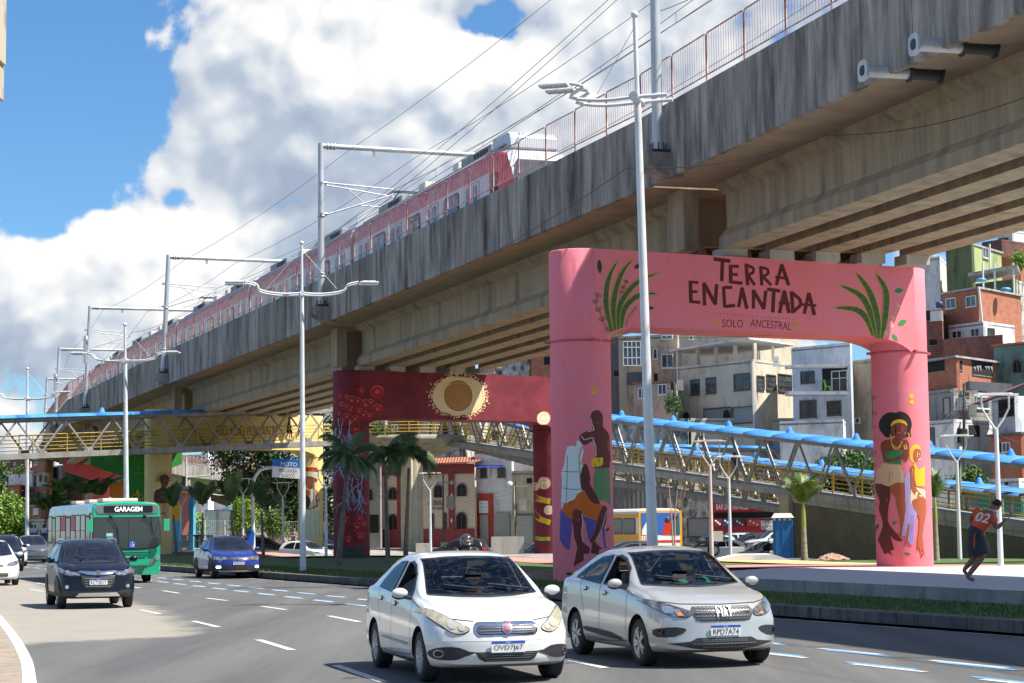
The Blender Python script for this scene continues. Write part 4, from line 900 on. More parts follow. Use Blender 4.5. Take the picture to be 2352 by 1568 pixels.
        bb.bar(c0-n*.6, c0+n*.6, .1); bb.build('pantograph', dark, train, True)
# ---------------------------------------------------------------- catenary masts and wires
MASTS = [(2, .94, 1.2), (3, .91, 0), (4, .88, -.3), (5, .70, -.5), (6, .33, -1.6), (7, .2, -1.6), (1, .1, 1)]
MB_ = []
for k, (i, t, dz) in enumerate(MASTS):
    q = dk(i, t, -5.9); n = PN[i].lerp(PN[i+1], t).normalized(); d = DIRS[i]; z0 = q.z+.55; zt = 19.5+dz
    lb = ['tall grey catenary mast clamped to the viaduct edge above the pink frame', 'grey catenary mast with a horizontal arm above the maroon frame', 'grey catenary mast on the viaduct edge, third along the track', 'grey catenary mast with a tensioning wheel, fourth along the track', 'small far catenary mast where the viaduct bends', 'farthest catenary mast beyond the bend', 'catenary mast on the viaduct nearest the camera'][k]
    T_ = thing('catenary_mast', lb, 'catenary mast', (q.x, q.y, z0), 0, 'catenary masts along the viaduct')
    b = MB(); up = Vector((0, 0, 1)); m0 = Vector((q.x, q.y, z0)); lean = n*(0 if k < 2 else .16) ; mt = Vector((q.x, q.y, zt))+lean*2
    b.tube([m0, m0+(mt-m0)*.25, mt], [.17, .15, .13], 14)
    for f in (.18, .2, .55): p = m0+(mt-m0)*f; b.lathe([(.16, -.03), (.175, -.03), (.175, .03), (.16, .03)], p, n=14)
    b.build('pole', steelw, T_, True)
    b = MB(); b.obox(m0+up*.02, d*.26, n*.26, up*.05, 0); 
    for a in range(8): b.tube([m0+Vector((math.cos(a*.785)*.22, math.sin(a*.785)*.22, 0)), m0+Vector((math.cos(a*.785)*.22, math.sin(a*.785)*.22, .28))], .018, 5)
    b.ext([m0+n*x+d*-.45+up*z for x, z in [(-.45, -.05), (.6, -.05), (.6, -.75), (.1, -.75), (-.45, -.4)]], d*.9, 1); b.build('corbel', [dark, conc_dark], T_, True)
    far = dk(i, t, HR+.5); fr = Vector((far.x, far.y, zt-.15)); b = MB(); b.tube([mt-up*.12, fr], .12, 12)
    for f in (.03, .045, .06): p = mt-up*.12+(fr-mt)*f; b.tube([p-n*.03, p+n*.03], .17, 12)
    p = mt+(fr-mt)*.24-up*.15; b.bar(p, p-up*.28, .12); b.build('arm', steelw, T_, True)
    b = MB(); b.tube([(far.x, far.y, far.z+.4), (far.x, far.y, zt)], .14, 12); b.build('far_pole', steelw, T_, True)
    tr = dk(i, t, -2.4); za = zt-1.85; zb_ = zt-3.3; e_ = Vector((tr.x, tr.y, 0))
    b = MB(); A0 = Vector((q.x, q.y, za)); B0 = Vector((q.x, q.y, zb_)); E1 = e_+up*(zt-2.0); E2 = e_+up*(zt-2.35)
    b.tube([A0, A0+n*.3, E1], .035, 6); b.tube([B0, B0+n*.35, E2+up*.1], .04, 6); b.tube([A0+n*.2-up*.1, E2], .03, 6); b.tube([A0.lerp(E1, .3), B0.lerp(E2, .6)], .025, 5); b.tube([B0.lerp(E2, .5), e_+n*.5+up*(zt-2.9)], .025, 5)
    b.tube([A0, A0+n*.28], .07, 8); b.tube([B0, B0+n*.28], .07, 8)
    for z in (za, zb_): b.bar(Vector((q.x, q.y, z))-d*.26, Vector((q.x, q.y, z))+d*.26, .1, .08)
    b.build('cantilever', steelw, T_, True)
    if k in (3, 4): b = MB(); b.lathe([(.0, -.06), (.33, -.06), (.33, .06), (0, .06)], (q.x+.1, q.y, za-.8), 'x', 16); b.bar((q.x, q.y-.2, za-.5), (q.x, q.y-.2, za-2.6), .22, .22); b.build('tension_wheel', steelw, T_, True)
    MB_.append((i+t, q, n, zt))
MB_.sort(key=lambda x: x[0])
wire_m = mat('wire', (.05, .05, .055), .5)
def wire(name, label, pts, r=.011, sag=0, par=None, cat='wire', group='overhead wires above the track'):
    b = MB(); out = []
    for a, c in zip(pts, pts[1:]):
        a, c = Vector(a), Vector(c)
        for j in range(8): t = j/8; out.append(a.lerp(c, t)-Vector((0, 0, sag*4*t*(1-t))))
    out.append(Vector(pts[-1])); b.tube(out, r, 4, caps=False); o = b.build(name, wire_m, uv=False); tag(o, label, cat, group); return o
for lb, u, dz, sg, r in (('thick lower contact wire over the near track', -2.35, -2.65, 0, .016), ('sagging messenger wire over the near track', -2.35, -2.0, .55, .014), ('lower contact wire over the far track', 2.0, -2.65, 0, .016), ('sagging messenger wire over the far track', 2.0, -1.7, .5, .012),
                         ('upper feeder wire under the mast arms on the track side', -1.2, -.35, .35, .014), ('uppermost earth wire slung between the mast tops', -4.6, -.3, .3, .012), ('middle feeder wire between the two tracks', .6, -.3, .45, .012)):
    pts = []
    for f, q, n, zt in MB_:
        p = q+n*(u+5.9); pts.append((p.x, p.y, zt+dz))
    wire('overhead_wire', lb, pts, r, sg)
    if u == -2.35 and sg == 0: cw = pts
    if u == -2.35 and sg: mwp = pts
b = MB()
for (a, c), (e_, f) in zip(zip(cw, cw[1:]), zip(mwp, mwp[1:])):
    for j in range(1, 6): t = j/6; p = Vector(a).lerp(Vector(c), t); q = Vector(e_).lerp(Vector(f), t)-Vector((0, 0, .55*4*t*(1-t))); b.tube([p, q], .008, 3, caps=False)
tag(b.build('dropper_wires', wire_m, uv=False), 'thin dropper wires joining messenger and contact wire over the near track', 'wire')
for k, (a, c, lb) in enumerate((((1420, -22, 60), (690, 590, 98), 'steep anchoring wire crossing the others towards the picture top'), ((1440, -22, 60), (705, 600, 98), 'second steep anchoring wire just beside the first'), ((1500, 30, 62), (1880, -200, 45), 'short wire leaving the mast towards the camera'))):
    wire('overhead_wire', lb, [atY(*a), atY(*c)], .013, .3)
wire('cable', 'thin cable slung in front of the viaduct girder', [atY(860, 715, 60), atY(1440, 385, 48), atY(1900, 310, 44), atY(2400, 205, 40)], .011, .25, group=None)
# ---------------------------------------------------------------- street lamps
lampw = mat('lamp_paint', (.68, .70, .71), .45, col2=(.58, .60, .61), ns=1.5, dirt=(.35, .30, .25), dns=3, dlo=.6, dhi=.8); led = mat('lamp_glass', (.5, .5, .48), .3)
def big_lamp(pxb, pyb, pxt, pyt, Y, label, r=.13, arm=2.55, rz=0, dy=2.0, stub=False):
    g0 = atY(pxb, pyb, Y); tp = atY(pxt, pyt, Y); g0 = Vector((g0.x, g0.y, g0.z)); Hh = tp.z-g0.z; d = (tp-g0)
    T_ = thing('street_lamp', label, 'street lamp', g0, 0, 'double armed street lamps along the kerb')
    b = MB(); f = (Hh-dy)/Hh; P = lambda t: g0+d*t
    b.tube([P(0), P(.004)], r*1.25, 16); b.tube([P(0), P(.33), P(f)], [r*1.1, r*.92, r*.68], 16); b.tube([P(f), P(.985)], [r*.5, r*.42], 12); b.build('pole', lampw, T_, True)
    b = MB(); b.sph(P(.99), r*.75, n=12, m=8); b.build('finial', lampw, T_, True)
    J = P(f); ax = Vector((math.cos(rz), math.sin(rz), 0)); ay = Vector((-ax.y, ax.x, 0)); up = Vector((0, 0, 1))
    b = MB(); b.tube([J-ay*.42, J+ay*.42], r*.95, 14); b.build('hub', lampw, T_, True)
    for s_ in (-1, 1):
        if stub and s_ == 1:
            b = MB()
            for yy in (-.3, .3): b.tube([J+ay*yy, J+ay*yy+ax*.75], .045, 8)
            b.build('arm', lampw, T_, True); continue
        b = MB()
        for yy in (-.3, .3):
            pts = [J+ay*yy+ax*(s_*x)+up*z for x, z in [(0, 0), (.8, -.02), (1.5, .1), (arm*.8, .32), (arm, .42)]]; b.tube([Vector(p) for p in smooth_poly([tuple(p) for p in pts], 3, False)], .042, 6)
        b.bar(J+ax*s_*arm*.8-ay*.35+up*.32, J+ax*s_*arm*.8+ay*.35+up*.32, .05); b.tube([J+ax*s_*arm*.62+up*.2, P(.97)], .008, 4); b.build('arm', lampw, T_, True)
        for yy in (-.3, .3):
            b = MB(); c = J+ay*yy+ax*s_*(arm+.38)+up*.40; b.obox(c, ax*.34, ay*.11, up*.035); b.obox(c+up*.045, ax*.24, ay*.08, up*.02)
            h = b.build('lamp_head', lampw, T_, True, bevel=.02)
            b = MB(); b.obox(c-up*.042, ax*.29, ay*.09, up*.006); o = b.build('lamp_glass', led, None); 
            for v in o.data.vertices: v.co -= T_.location
            set_parent(o, h)
    return T_
big_lamp(1503, 1376, 1457, 20, 44.5, 'tall grey double armed street lamp in front of the pink portal frame', .115, 1.5, R(-16), 2.1, True)
big_lamp(696, 1315, 693, 550, 72, 'tall white double armed street lamp on the grass behind the blue pickup', .105, 2.05, R(8), 2.0)
big_lamp(291, 1262, 287, 740, 103, 'white double armed street lamp rising behind the green bus', .14, 2.1, 0, 2.0)
big_lamp(62, 1262, 63, 842, 130, 'white double armed street lamp beside the small green tree', .13, 2.1, 0, 2.1)
def y_lamp(px, pyb, pyt, Y, label, m_=None, w=.42):
    g0 = atY(px, pyb, Y); tp = atY(px-(pyb-pyt)*.012, pyt, Y); Hh = tp.z-g0.z; T_ = thing('fork_lamp', label, 'lamp post', g0, 0, 'forked path lamps')
    up = Vector((0, 0, 1)); n_ = Hh-1.0; b = MB(); m_ = m_ or lampw
    b.tube([g0, g0+up*n_], [.085, .06], 12); b.build('post', m_, T_, True)
    for s_ in (-1, 1):
        b = MB(); b.tube([g0+up*(n_-.02)+Vector((x*s_, 0, z)) for x, z in [(0, 0), (w*.5, .3), (w*.92, .62), (w*.95, 1.0)]], .03, 6); b.build('prong', m_, T_, True)
    b = MB(); b.box(g0+up*Hh, (w*2.3, .16, .07)); b.box(g0+up*(Hh-.02)+Vector((-w*1.2, 0, 0)), (.28, .3, .05)); b.box(g0+up*(Hh-.02)+Vector((w*1.2, 0, 0)), (.28, .3, .05)); b.build('lamp_head', m_, T_, True, bevel=.01); return T_
rust = mat('rusty_paint', (.58, .52, .48), .6, col2=(.45, .30, .24), ns=2.5, lo=.5, hi=.7)
for a in ((2299, 1306, 905, 57, 'nearest forked white lamp post, behind the running man'), (2205, 1284, 1000, 76, 'forked white lamp post between the running man and the pink column'), (1635, 1281, 1012, 79, 'rusty pink forked lamp post left of a whiter one by the car park', rust), (1678, 1279, 1048, 91, 'whiter forked lamp post beside the rusty one by the car park'),
          (989, 1267, 1086, 116, 'white forked lamp post in front of the cream and red church'), (749, 1277, 1080, 104, 'forked lamp post just left of the maroon column'), (650, 1260, 1108, 138, 'white forked lamp post under the dark tree, left of the tall lamp'), (558, 1266, 1099, 130, 'forked lamp post in front of the bin and the grey truck'), (415, 1266, 1130, 140, 'forked lamp post close behind the right side of the green bus')): y_lamp(*a)
for px, pt, pb, Y, s_ in ((428, 1050, 1258, 170, 1), (540, 1093, 1255, 185, -1)):
    g0 = atY(px, pb, Y); t0 = atY(px, pt, Y); T_ = thing('street_lamp', 'thin white far street lamp with a curved arm, '+('in front of the blue painted pier' if s_ > 0 else 'above the grey truck'), 'street lamp', g0)
    b = MB(); b.tube([g0, t0], [.13, .07], 8); b.build('pole', lampw, T_, True); b = MB(); h = atY(px, pt+46, Y); b.tube([h, h+Vector((s_*1.6, 0, .1)), h+Vector((s_*3.2, 0, .45))], .06, 6); b.box(h+Vector((s_*3.5, 0, .45)), (.8, .3, .1)); b.build('arm', lampw, T_, True)
# direction sign on a curved pole
g0 = atY(583, 1262, 128); T_ = thing('road_sign', 'blue and white lane sign reading MOTO MOTOFAIXA BONOCO on a curved pole', 'road sign', g0)
b = MB(); pp_ = [g0]+[atY(x, y, 128) for x, y in [(581, 1180), (580, 1120), (584, 1098), (596, 1080), (612, 1074), (628, 1073), (660, 1072)]]; b.tube(pp_, .11, 10); b.build('pole', lampw, T_, True)
c = [atY(x, y, 127.8) for x, y in [(626, 1053), (690, 1062), (690, 1097.5), (625, 1096)]]
c = [atY(x, y, 127.8) for x, y in [(626.5, 1053), (700, 1056.5), (700, 1100), (624.5, 1095.5)]]
b = MB(); b.ext(c, (0, .06, 0)); b.build('panel', mat('sign_white', (.78, .79, .80), .5), T_, True)
e1 = c[0].lerp(c[3], .41); e2 = c[1].lerp(c[2], .41); b = MB(); f = Vector((0, -.012, 0)); b.add([c[0]+f, c[1]+f, e2+f, e1+f], [(0, 1, 2, 3)]); b.build('blue_band', mat('sign_blue', (.01, .17, .55), .5), T_, True)
b = MB(); ux = (c[1]-c[0]).normalized(); uy = Vector((0, 0, 1)); f = Vector((0, -.024, 0))
put_text(b, 'MOTO', atY(664, 1066, 127.8)+f, ux, uy, height=.26, mi=1, bold=.012); put_text(b, 'MOTOFAIXA', atY(662, 1080.5, 127.8)+f, ux, uy, width=1.15, height=.22); put_text(b, 'BONOCÔ', atY(662, 1091.5, 127.8)+f, ux, uy, width=.82, height=.26); b.build('lettering', [flat('sign_black', (.02, .02, .02)), flat('sign_white2', (.8, .8, .8))], T_, True, uv=False)
# ---------------------------------------------------------------- footbridge and ramps
fbsteel = mat('footbridge_steel', (.33, .31, .28), .55, .2, col2=(.24, .22, .20), ns=2, dirt=(.22, .19, .16), dns=3, dst=(1, 1, 1), dlo=.6, dhi=.8)
yrail = mat('yellow_rail', (.62, .40, .03), .5, col2=(.50, .30, .02), ns=2); broof = mat('blue_roof', (.03, .20, .56), .75, col2=(.08, .33, .70), ns=1.3, lo=.4, hi=.75, dirt=(.05, .14, .32), dns=2.2, dst=(1, 1, 1), dlo=.55, dhi=.8)
fdeck = mat('footbridge_deck', (.36, .34, .31), .8); ramp_conc = mat('ramp_concrete', (.38, .34, .25), .8, col2=(.30, .27, .20), ns=1, dirt=(.14, .12, .09), dns=2, dst=(1, 1, .2))
UP = Vector((0, 0, 1))
def ramp(name, label, P, h, w, npan, roof=(0, 1), truss=(0, 1), rails=(0, 1), posts=None, cones=5, roofcol=None, thick=.34, par=None):
    "P: two near-side floor points; far side at w to the right of travel (away from the camera)"
    A, B = Vector(P[0]), Vector(P[1]); d = B-A; Lh = math.hypot(d.x, d.y); n = Vector((-d.y, d.x, 0)).normalized()
    if n.y < 0: n = -n
    T_ = thing(name, label, 'footbridge', A)
    Q = lambda t, s=0, z=0: A.lerp(B, t)+n*(w*s)+UP*z
    b = MB()
    for s in (0, 1): b.bar(Q(0, s, -thick/2), Q(1, s, -thick/2), .16, thick)
    b.build('bottom_chord', fbsteel, T_, True)
    b = MB(); b.bar(Q(0, .5, -.06), Q(1, .5, -.06), w-.2, .08)
    k = int(d.length/1.6)
    for i in range(k+1): b.bar(Q(i/k, 0, -.22), Q(i/k, 1, -.22), .1, .14)
    b.build('deck', fdeck, T_, True)
    t0, t1 = truss
    if t1 > t0:
        b = MB()
        for s in (0, 1): b.bar(Q(t0, s, h), Q(max(t1, roof[1]), s, h), .14, .2)
        for i in range(int((t1-t0)*d.length/3.2)+1): t = t0+i*3.2/d.length; b.bar(Q(t, 0, h), Q(t, 1, h), .08)
        b.build('top_chord', fbsteel, T_, True)
        m = npan
        for s in (0, 1):
            b = MB()
            for i in range(m):
                ta, tb = t0+(t1-t0)*i/m, t0+(t1-t0)*(i+1)/m; tm = (ta+tb)/2
                b.bar(Q(ta+.001, s), Q(tm, s, h-.1), .09); b.bar(Q(tm+.001, s, h-.1), Q(tb, s), .09)
                b.obox(Q(ta, s, .1), d.normalized()*.28, n*.02, UP*.14)
            b.build('truss', fbsteel, T_, True)
    r0, r1 = rails
    for s in (.07, .93):
        b = MB()
        for z in (.2, .42, .64, .86, 1.1): b.tube([Q(r0, s, z), Q(r1, s, z)], .017 if z < 1 else .026, 5)
        kk = int((r1-r0)*d.length/2.2)
        for i in range(kk+1): t = r0+(r1-r0)*i/max(kk, 1); b.bar(Q(t, s, 0), Q(t, s, 1.1), .05)
        b.build('railing', yrail, T_, True)
    if roof[1] > roof[0]:
        a0, a1 = roof; b = MB(); m = max(2, int((a1-a0)*d.length/2.4)); K = 9
        for i in range(m):
            ta, tb = a0+(a1-a0)*i/m, a0+(a1-a0)*(i+1)/m; vs = []
            for t, lift in ((ta, 0), (ta, .03), ((ta+tb)/2, .045), (tb, .03), (tb, 0)):
                for j in range(K):
                    q = math.pi*j/(K-1); vs.append(Q(t, .5-math.cos(q)*.62, h+.1+.22*math.sin(q)**.8+(lift*.4 if 0 < j < K-1 else 0)))
            b.add(vs, [(r*K+j, r*K+j+1, (r+1)*K+j+1, (r+1)*K+j) for r in range(4) for j in range(K-1)], 0, True)
        b.build('roof', roofcol or broof, T_, True)
        b = MB(); k = int((a1-a0)*d.length/cones)
        for s in (0, 1): b.bar(Q(a0, s-.0, h+.06), Q(a1, s, h+.06), .09, .1)
        b.build('roof_edge', mat('roof_edge_steel', (.14, .10, .09), .6), T_, True)
        for i in range(k):
            b = MB(); b.lathe([(.24, -.04), (.17, .08), (.09, .27), (0, .32)], Q(a0+(a1-a0)*(i+.35)/k, .5, h+.34), n=12); b.build('roof_vent', broof, T_, True)
    if posts:
        for t in posts:
            for s in (0, 1):
                b = MB(); b.tube([Q(t, s, -.3), Q(t, s, h+.1)], .09, 10); b.build('post', fbsteel, T_, True)
    return T_, Q
# bridge over the road
A = atY(-260, 1054, 114); B = atY(800, 1010, 133)
T_, Qb = ramp('footbridge', 'steel truss footbridge with yellow rails and a blue roof crossing the road behind the bus', (A, B), 2.02, 2.3, 10, roof=(0, .66), cones=8)
A1, C1 = atY(956, 1002, 137.7), atY(2352, 1202, 87); D1 = (C1-A1)
B1 = A1+D1*1.12
T1, Q1 = ramp('ramp_bridge', 'upper blue roofed footbridge ramp descending to the right with a man walking on it', (A1, B1), 2.5, 2.2, 16, roof=(.02, 1), truss=(0, .72), posts=(.795, .90, .985), cones=5.2)
A2, B2, C2 = atY(1060, 1018, 138.5), atY(1403, 1104, 127), atY(2352, 1252, 90)
ramp('ramp_bridge', 'short steep lower footbridge ramp leaving the round landing', (A2, B2), 2.05, 2.0, 6, roof=(.0, 1), cones=6)
T2, Q2 = ramp('ramp_bridge', 'lower blue roofed footbridge ramp seen under the upper one', (B2+Vector((.15, -.05, 0)), C2), 2.1, 2.0, 15, roof=(0, 1), truss=(0, .75), posts=(.8, .9, .98), cones=6)
ramp('ramp_bridge', 'far level blue roofed walkway behind the two ramps', (atY(1380, 1077, 152), atY(2180, 1093, 150)), 1.7, 2.0, 9, cones=9)
# wall under the lower end of the upper ramp
w0, w1 = .640, 1.0
olive = mat('ribbed_wall', (.20, .17, .09), .85, col2=(.16, .135, .075), ns=1.2, dirt=(.20, .10, .06), dns=1.6, dst=(1, 1, 1), dlo=.62, dhi=.8, wave=(.16, 0, .03))
wt = thing('ramp_wall', 'olive brown ribbed concrete wall under the lower end of the upper ramp', 'wall', Q1(w0))
a, c = Q1(w0, 0, -.36), Q1(w1, 0, -.36); n_ = (Q1(0, 1)-Q1(0, 0)).normalized()
b = MB(); b.ext([Vector((a.x, a.y, -1.5)), a, c, Vector((c.x, c.y, -1.5))], n_*2.2); b.build('wall', olive, wt, True)
b = MB(); b.bar(a+UP*-.12-n_*.03, c+UP*-.12-n_*.03, .1, .24); b.build('coping', ramp_conc, wt, True)
b = MB(); b.box((a.x-.05, a.y+.1, (a.z-1.5)/2+.1), (.75, .6, a.z+1.5), math.atan2(D1.y, D1.x)); b.build('end_pilaster', mat('khaki', (.36, .31, .19), .8), wt, True)
b = MB(); b.bar(Q1(w0, 0, -.17)-n_*.06, Q1(w1, 0, -.17)-n_*.06, .12, .36); b.build('ramp_edge', ramp_conc, wt, True)
# round landing with its pier
hc = atY(905, 1003, 135.5); gb = atY(947, 1268, 133)
hub = thing('landing', 'round concrete landing of the footbridge carried on a ribbed pier behind the maroon frame', 'landing', (gb.x, gb.y, gb.z))
b = MB(); b.lathe([(0, .0), (4.3, .0), (4.3, -.42), (2.6, -1.0), (1.1, -1.5), (0, -1.5)], (hc.x+1.2, hc.y+.8, hc.z), n=40); b.build('platform', ramp_conc, hub, True)
b = MB(); pr = []
for k in range(32): a = 2*math.pi*k/32; r_ = .68+.06*math.cos(a*12); pr.append((gb.x+r_*math.cos(a), gb.y+r_*math.sin(a), gb.z-.5))
b.ext(pr, (0, 0, hc.z-1.2-gb.z+.5)); b.build('pier', mat('pier_cream', (.52, .46, .33), .8, col2=(.44, .39, .28), ns=2), hub, True)
b = MB()
for z in (.2, .42, .64, .86, 1.1): b.tube([(hc.x+1.2+4.2*math.cos(a), hc.y+.8+4.2*math.sin(a), hc.z+z) for a in [math.pi*(1.0+i/16) for i in range(15)]], .03, 5)
for i in range(8): a = math.pi*(1.0+i/8); b.bar((hc.x+1.2+4.2*math.cos(a), hc.y+.8+4.2*math.sin(a), hc.z), (hc.x+1.2+4.2*math.cos(a), hc.y+.8+4.2*math.sin(a), hc.z+1.1), .06)
b.build('railing', yrail, hub, True)
# concrete block of another structure at the top left edge
t = thing('concrete_block', 'sunlit concrete corner of a nearby structure at the top left edge', 'concrete block', atY(-40, 100, 30))
b = MB(); o = atY(-200, 0, 30)
for (x0, x1, y0, y1, dy) in ((-300, -21, -160, 120, 0), (-300, -26, 115, 204, .05)):
    p = atY(x0, y0, 30+dy); q = atY(x1, y1, 30+dy); b.ext([(p.x, p.y, p.z), (q.x, p.y, p.z), (q.x, p.y, q.z), (p.x, p.y, q.z)], (0, .9, 0))
b.build('block', mat('pale_concrete', (.50, .44, .33), .85, dirt=(.2, .17, .13), dns=3, dst=(1, 1, .4)), t, True, bevel=.02)
# ---------------------------------------------------------------- vehicles
def tint(n, c, r):
    m = bpy.data.materials.new(n); m.use_nodes = True; t = m.node_tree; t.nodes.clear(); g = NG(t); a = g.n('ShaderNodeBsdfTransparent'); a.inputs[0].default_value = (*c, 1); b = g.n('ShaderNodeBsdfGlossy'); b.inputs['Roughness'].default_value = .02
    f = g.n('ShaderNodeFresnel'); f.inputs[0].default_value = 1.5; x = g.n('ShaderNodeMixShader'); g.l(g.m('ADD', g.m('MULTIPLY', f.outputs[0], .8), r), x.inputs[0]); g.l(a.outputs[0], x.inputs[1]); g.l(b.outputs[0], x.inputs[2]); o = g.n('ShaderNodeOutputMaterial'); g.l(x.outputs[0], o.inputs[0]); return m
glass_t = tint('tinted_windscreen', (.42, .48, .50), .02); seat_m = mat('seat_cloth', (.07, .07, .08), .9)
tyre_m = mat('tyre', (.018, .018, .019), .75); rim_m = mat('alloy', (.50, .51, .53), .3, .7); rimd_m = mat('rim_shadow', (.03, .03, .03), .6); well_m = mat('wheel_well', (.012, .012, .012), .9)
plastic = mat('black_plastic', (.022, .022, .024), .55); chrome = mat('chrome', (.75, .76, .78), .12, 1.0); glass_m = mat('car_glass', (.010, .013, .022), .05, spec=.5); glass_open = mat('open_window', (.008, .008, .008), .8)
plate_m = mat('plate_white', (.72, .73, .72), .5); plateb = mat('plate_blue', (.02, .08, .42), .5); ptxt = flat('plate_text', (.02, .02, .02)); amber = mat('amber', (.75, .25, .05), .25); redl_m = mat('tail_red', (.35, .01, .01), .25)
lens_old = mat('hazed_headlight', (.50, .46, .34), .22, .1, col2=(.34, .31, .24), ns=9, coat=.6, obj=True); lens_m = mat('headlight', (.30, .31, .33), .1, .5, col2=(.06, .06, .07), ns=9, coat=1, obj=True); bulb_m = mat('reflector', (.8, .82, .85), .1, .9); lamp_on = mat('lit_lamp', (.9, .92, 1), .2, emit=((.95, .97, 1), 1.5))
seam = flat('seam', (.03, .03, .03), .8)
def cpaint(n, c, metal=0.0, rough=.28): return mat(n, c, rough, metal, coat=1.0)
white_p = cpaint('white_car_paint', (.66, .66, .645)); silver_p = cpaint('silver_car_paint', (.52, .515, .50), .45, .32); navy_p = mat('dark_navy_car_paint', (.004, .005, .010), .3, 0, coat=.35, spec=.3); blue_p = cpaint('blue_car_paint', (.015, .035, .26), .35, .3); grey_p = cpaint('grey_car_paint', (.13, .15, .18), .5, .3); black_p = cpaint('black_car_paint', (.012, .012, .014), .2, .3)
def sm(tab, x):
    "smooth interpolation of a table"
    return (dlerp(tab, x-.05)+2*dlerp(tab, x)+dlerp(tab, x+.05))/4
def body_mesh(S):
    W = S['W']/2; xf, xr = S['xf'], S['xr']; cab0, cab1 = S['cab']    # cab0 rear end of cabin base, cab1 windscreen base (x increases forward)
    xs = []
    for d in (0, .03, .08, .15, .24, .34): xs.append(xf-d)
    n = 46
    for i in range(1, n): xs.append(xf-.34+(xr+.3-(xf-.34))*i/n)
    for d in (.3, .2, .12, .06, .02, 0): xs.append(xr+d)
    rings = []
    L_ = xf-xr
    for x in xs:
        df, dr = xf-x, x-xr
        rf = dlerp([(0, .86), (.03, .905), (.08, .94), (.15, .965), (.24, .985), (.34, 1)], df); rr = dlerp([(0, .86), (.02, .90), (.06, .94), (.12, .965), (.3, 1)], dr); k = min(rf, rr)
        zc = sm(S['topx'], -x)
        cab = dlerp([(-cab1-.12, 0), (-cab1+.28, 1), (-cab0-.35, 1), (-cab0+.12, 0)], -x)
        zb = S.get('zb', .19)+dlerp([(0, .05), (.25, 0)], df)+dlerp([(0, .1), (.3, 0)], dr); ym = W*k*dlerp([(0, .985), (.5, 1), (L_-.7, 1), (L_, .975)], df)
        belt = sm(S['belt'], -x); hood = zc-.045
        zt = min(belt, hood-.01) if cab <= 0 else belt*cab+min(belt, hood)*(1-cab); zt = min(zt, zc-.05)
        yt = ym*(.945*(1-cab)+.955*cab); hr = S['roofw']
        yr_h = ym*.78; wr = dlerp([(1.0, .88), (S['H'], hr/W)], zc)*W; yr = yr_h*(1-cab)+min(wr, ym*.9)*cab
        zr = (zc-.02)*(1-cab)+(zc-.055)*cab
        keys = [(0, zb), (ym*.8, zb), (ym*.965, zb+.07), (ym*1.0, zb+.24), (ym*1.0, .56), (ym*.985, zt-.12), (yt, zt), ((yt+yr)/2+.012*cab, (zt+zr)/2), (yr, zr), (yr*.55, zc-.008), (0, zc)]
        pts = smooth_poly(keys, 3, False); pts[0] = (0, pts[0][1]); pts[-1] = (0, pts[-1][1])
        # nose in plan and in profile
        out = []
        wf = max(0, 1-df/.75); wb = max(0, 1-dr/.6)
        for y, z in pts:
            xx = x-S.get('bend', .34)*wf*(abs(y)/W)**2.4*1.0+.22*wb*(abs(y)/W)**2.6
            xx -= wf*dlerp(S.get('nose', [(.15, .07), (.3, .0), (.5, .0), (.62, .03), (.75, .1)]), z)*(1 if df < .35 else .6)
            xx += wb*dlerp([(.2, .05), (.45, 0), (.8, .03), (1.0, .1)], z)
            out.append((xx, y, z))
        rings.append(out)
    m = len(rings[0]); V = []; Fc = []
    full = []
    for r in rings:
        row = r+[(x, -y, z) for x, y, z in r[-2:0:-1]]; full.append(row); 
    N = len(full[0])
    for row in full: V.extend(row)
    for i in range(len(full)-1):
        for j in range(N): Fc.append((i*N+j, (i+1)*N+j, (i+1)*N+(j+1) % N, i*N+(j+1) % N))
    # end caps as strips joined across y, with inner columns following the nose bend
    for ri, sgn in ((0, 1), (len(full)-1, -1)):
        row = rings[ri]; C = 5; base = {}
        for j in range(1, m-1):
            x0, y0, z0 = row[j]; xc = max(abs(row[0][0]), 0)
            cols = [ri*N+j]
            for c in range(1, 2*C):
                y = y0*(1-c/C); wbend = S.get('bend', .34) if sgn > 0 else -.22; e = 2.4 if sgn > 0 else 2.6
                x = x0+wbend*((abs(y0)/W)**e-(abs(y)/W)**e); V.append((x, y, z0)); cols.append(len(V)-1)
            cols.append(ri*N+(N-j)); base[j] = cols
        for j in range(1, m-2):
            a, b = base[j], base[j+1]
            for c in range(2*C):
                q = (a[c], a[c+1], b[c+1], b[c]); Fc.append(q[::-1] if sgn > 0 else q)
        for j, jj in ((1, 0), (m-2, m-1)):
            a = base[j]; mid = ri*N+jj
            f = list(a)+[mid]
            if j == 1: Fc.append(tuple(f) if sgn < 0 else tuple(f[::-1]))
            else: Fc.append(tuple(f[::-1]) if sgn < 0 else tuple(f))
    me = bpy.data.meshes.new('body'); me.from_pydata(V, [], Fc); bm = bmesh.new(); bm.from_mesh(me)
    bmesh.ops.remove_doubles(bm, verts=bm.verts, dist=2e-4); bmesh.ops.recalc_face_normals(bm, faces=bm.faces)
    if bm.calc_volume(signed=True) < 0: bmesh.ops.reverse_faces(bm, faces=bm.faces)
    bm.to_mesh(me); bm.free(); return me
